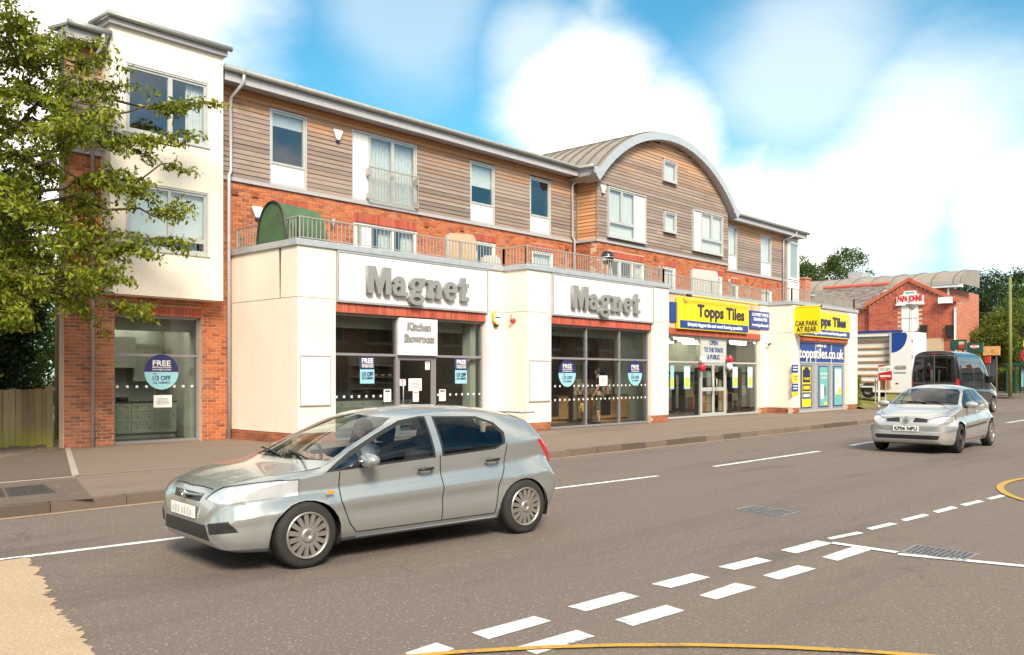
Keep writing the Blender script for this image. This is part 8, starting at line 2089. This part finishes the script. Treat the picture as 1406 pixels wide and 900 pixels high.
def standing_person(label, loc, rotz, H, top, bottom, hair, shorts, cap=None):
    """local frame: faces +y, x to the right; built in metres for a 1.75 m adult and scaled"""
    k = H / 1.75; root = thing('person', label, 'person', loc, local=True, rotz=rotz); child = H < 1.0; hs = 1.35 if child else 1.0
    J = []; E = []
    def add(x, y, z, r, a=None):
        J.append((x * k, y * k, z * k, tuple(q * k for q in r) if isinstance(r, tuple) else r * k))
        if a is not None: E.append((a, len(J) - 1))
        return len(J) - 1
    pel = add(0, 0, .95, (.135, .10)); wa = add(0, .0, 1.10, (.135, .095), pel); ch = add(0, .01, 1.30, (.165, .11), wa); sh = add(0, 0, 1.44, (.12, .08), ch); nk = add(0, .01, 1.51, .052, sh)
    h0 = add(0, .03, 1.575, .066 * hs, nk); h1 = add(0, .03, 1.645, .088 * hs, h0); h2 = add(0, .02, 1.70, .066 * hs, h1)
    nose = add(0, .03 + .10 * hs, 1.63, .014 * hs, h1)
    for s, arm in ((-1, ((-.20, 0, 1.41), (-.27, -.02, 1.15), (-.30, .10, .93))), (1, ((.20, 0, 1.41), (.24, .02, 1.14), (.17, .20, 1.02)))):
        a = add(*arm[0], .062, sh); b = add(*arm[1], .045, a); c = add(*arm[2], .030, b)
        hand_chain(J, E, c, Vector(arm[2]) * k, Vector(arm[2]) - Vector(arm[1]), (0, 1, 0) if s < 0 else (-.6, .2, .7), k)
    for s, leg in ((-1, ((-.095, 0, .88), (-.11, .03, .48), (-.12, -.04, .09), (-.13, .09, .035))), (1, ((.095, 0, .88), (.11, .12, .49), (.12, .12, .09), (.13, .26, .035)))):
        a = add(*leg[0], .085, pel); b = add(*leg[1], .056, a); c = add(*leg[2], .038, b); d = add(*leg[3], .034, c)
    skin_obj('body', 'skin', J, E, root)
    # shirt
    S = []; F = []
    def sa(x, y, z, r, a=None):
        S.append((x * k, y * k, z * k, tuple(q * k for q in r) if isinstance(r, tuple) else r * k))
        if a is not None: F.append((a, len(S) - 1))
        return len(S) - 1
    p = sa(0, 0, .93, (.165, .125)); q = sa(0, 0, 1.12, (.160, .115), p); r_ = sa(0, .01, 1.30, (.185, .128), q); t = sa(0, 0, 1.43, (.14, .095), r_); n_ = sa(0, 0, 1.475, .075, t)
    ends = ((-.20, 0, 1.41), (-.255, -.015, 1.22)), ((.20, 0, 1.41), (.232, .015, 1.22))
    if child: ends = ((-.20, 0, 1.41), (-.29, .06, 1.0)), ((.20, 0, 1.41), (.19, .14, 1.05))
    for (a, b) in ends: i = sa(*a, .078, t); sa(*b, .066, i)
    skin_obj('shirt', top, S, F, root)
    S = []; F = []
    p = sa(0, 0, .96, (.158, .118))
    for s, (x, y) in ((-1, (-.105, .02)), (1, (.105, .08))):
        a = sa(s * .095, 0, .86, .105, p); zk = .50 if shorts else .14; b = sa(x * 1.1, y if shorts else (y - .05 if s < 0 else y + .03), .50, .092 if shorts else .075, a)
        if shorts: sa(x * 1.1, y, .44, .088, b)
        else: sa(s * .12, -.04 if s < 0 else .12, .12, .056, b)
    skin_obj('shorts' if shorts else 'trousers', bottom, S, F, root)
    for s, (x, y) in ((-1, (-.125, .03)), (1, (.125, .19))):
        m = MB(); m.prism([((x - .045) * k, (y - .11) * k), ((x + .045) * k, (y - .11) * k), ((x + .05) * k, (y + .10) * k), ((x) * k, (y + .16) * k), ((x - .05) * k, (y + .10) * k)], lambda a, b, d: (a, b, d), 0.0, .085 * k); m.build('shoe', 'cloth_navy' if not child else 'dark_grey', root, bevel=.02)
    head_parts(root, (0, .025 * k, 1.645 * k), (0, 1, 0), k * hs, hair)
    return root
p = at(822, 580, 16.6)
standing_person('man in dark T-shirt and camouflage shorts standing inside the second showroom', (p.x, 16.6, PZ + .012), R(28), 1.75, 'cloth_navy', 'cloth_camo', 'hair_dark', True)
p = at(801, 579, 16.75)
standing_person('small child in yellow top and maroon trousers beside the man', (p.x, 16.75, PZ + .012), R(-15), .78, 'cloth_yellow', 'cloth_maroon', 'hair_dark', False)

def driver(label, car, hair, shirt, dash, zf=.30):
    croot, loc, th = car; root = thing('person', label, 'person', loc, local=True, rotz=th); root.scale = (1, 1, .92)
    sx, sy, sz = dash + .83, .36, zf + .22; J = []; E = []
    def add(x, y, z, r, a=None):
        J.append((x, y, z, r));
        if a is not None: E.append((a, len(J) - 1))
        return len(J) - 1
    pel = add(sx, sy, sz, (.15, .12)); wa = add(sx + .09, sy, sz + .18, (.14, .11), pel); ch = add(sx + .15, sy, sz + .36, (.16, .11), wa); sh = add(sx + .17, sy, sz + .48, (.11, .08), ch); nk = add(sx + .17, sy, sz + .545, .05, sh)
    h0 = add(sx + .13, sy, sz + .60, .062, nk); h1 = add(sx + .13, sy, sz + .665, .084, h0); add(sx + .145, sy, sz + .715, .062, h1); add(sx + .03, sy, sz + .65, .013, h1)
    for s in (-1, 1):
        a = add(sx + .15, sy + s * .18, sz + .44, .058, sh); b = add(sx - .05, sy + s * .23, sz + .26, .042, a); c = add(sx - .36, sy + s * .17, sz + .36, .029, b)
        hand_chain(J, E, c, Vector((sx - .36, sy + s * .17, sz + .36)), (-1, -s * .1, .25), (0, -s * .3, 1), .95)
        t1 = add(sx - .38, sy + s * .12, sz + .07, .075, pel); t2 = add(sx - .62, sy + s * .12, sz - .16, .05, t1)
    skin_obj('body', 'skin', J, E, root)
    S = []; F = []
    def sa(x, y, z, r, a=None):
        S.append((x, y, z, r))
        if a is not None: F.append((a, len(S) - 1))
        return len(S) - 1
    p = sa(sx, sy, sz, (.175, .145)); q = sa(sx + .09, sy, sz + .18, (.165, .13), p); t = sa(sx + .15, sy, sz + .36, (.185, .13), q); n_ = sa(sx + .17, sy, sz + .47, (.13, .10), t); sa(sx + .17, sy, sz + .51, .07, n_)
    for s in (-1, 1): a = sa(sx + .15, sy + s * .18, sz + .44, .074, n_); b = sa(sx - .05, sy + s * .23, sz + .26, .060, a); sa(sx - .28, sy + s * .185, sz + .335, .045, b)
    skin_obj('shirt', shirt, S, F, root); head_parts(root, (sx + .13, sy, sz + .66), (-1, 0, 0), .98, hair)
driver('driver in a pale top at the wheel of the silver-green hatchback', CAR1, 'hair_dark', 'cloth_white', 1.14)
driver('driver in a dark blue top at the wheel of the pale silver hatchback', CAR2, 'hair_dark', 'cloth_blue', 1.25)
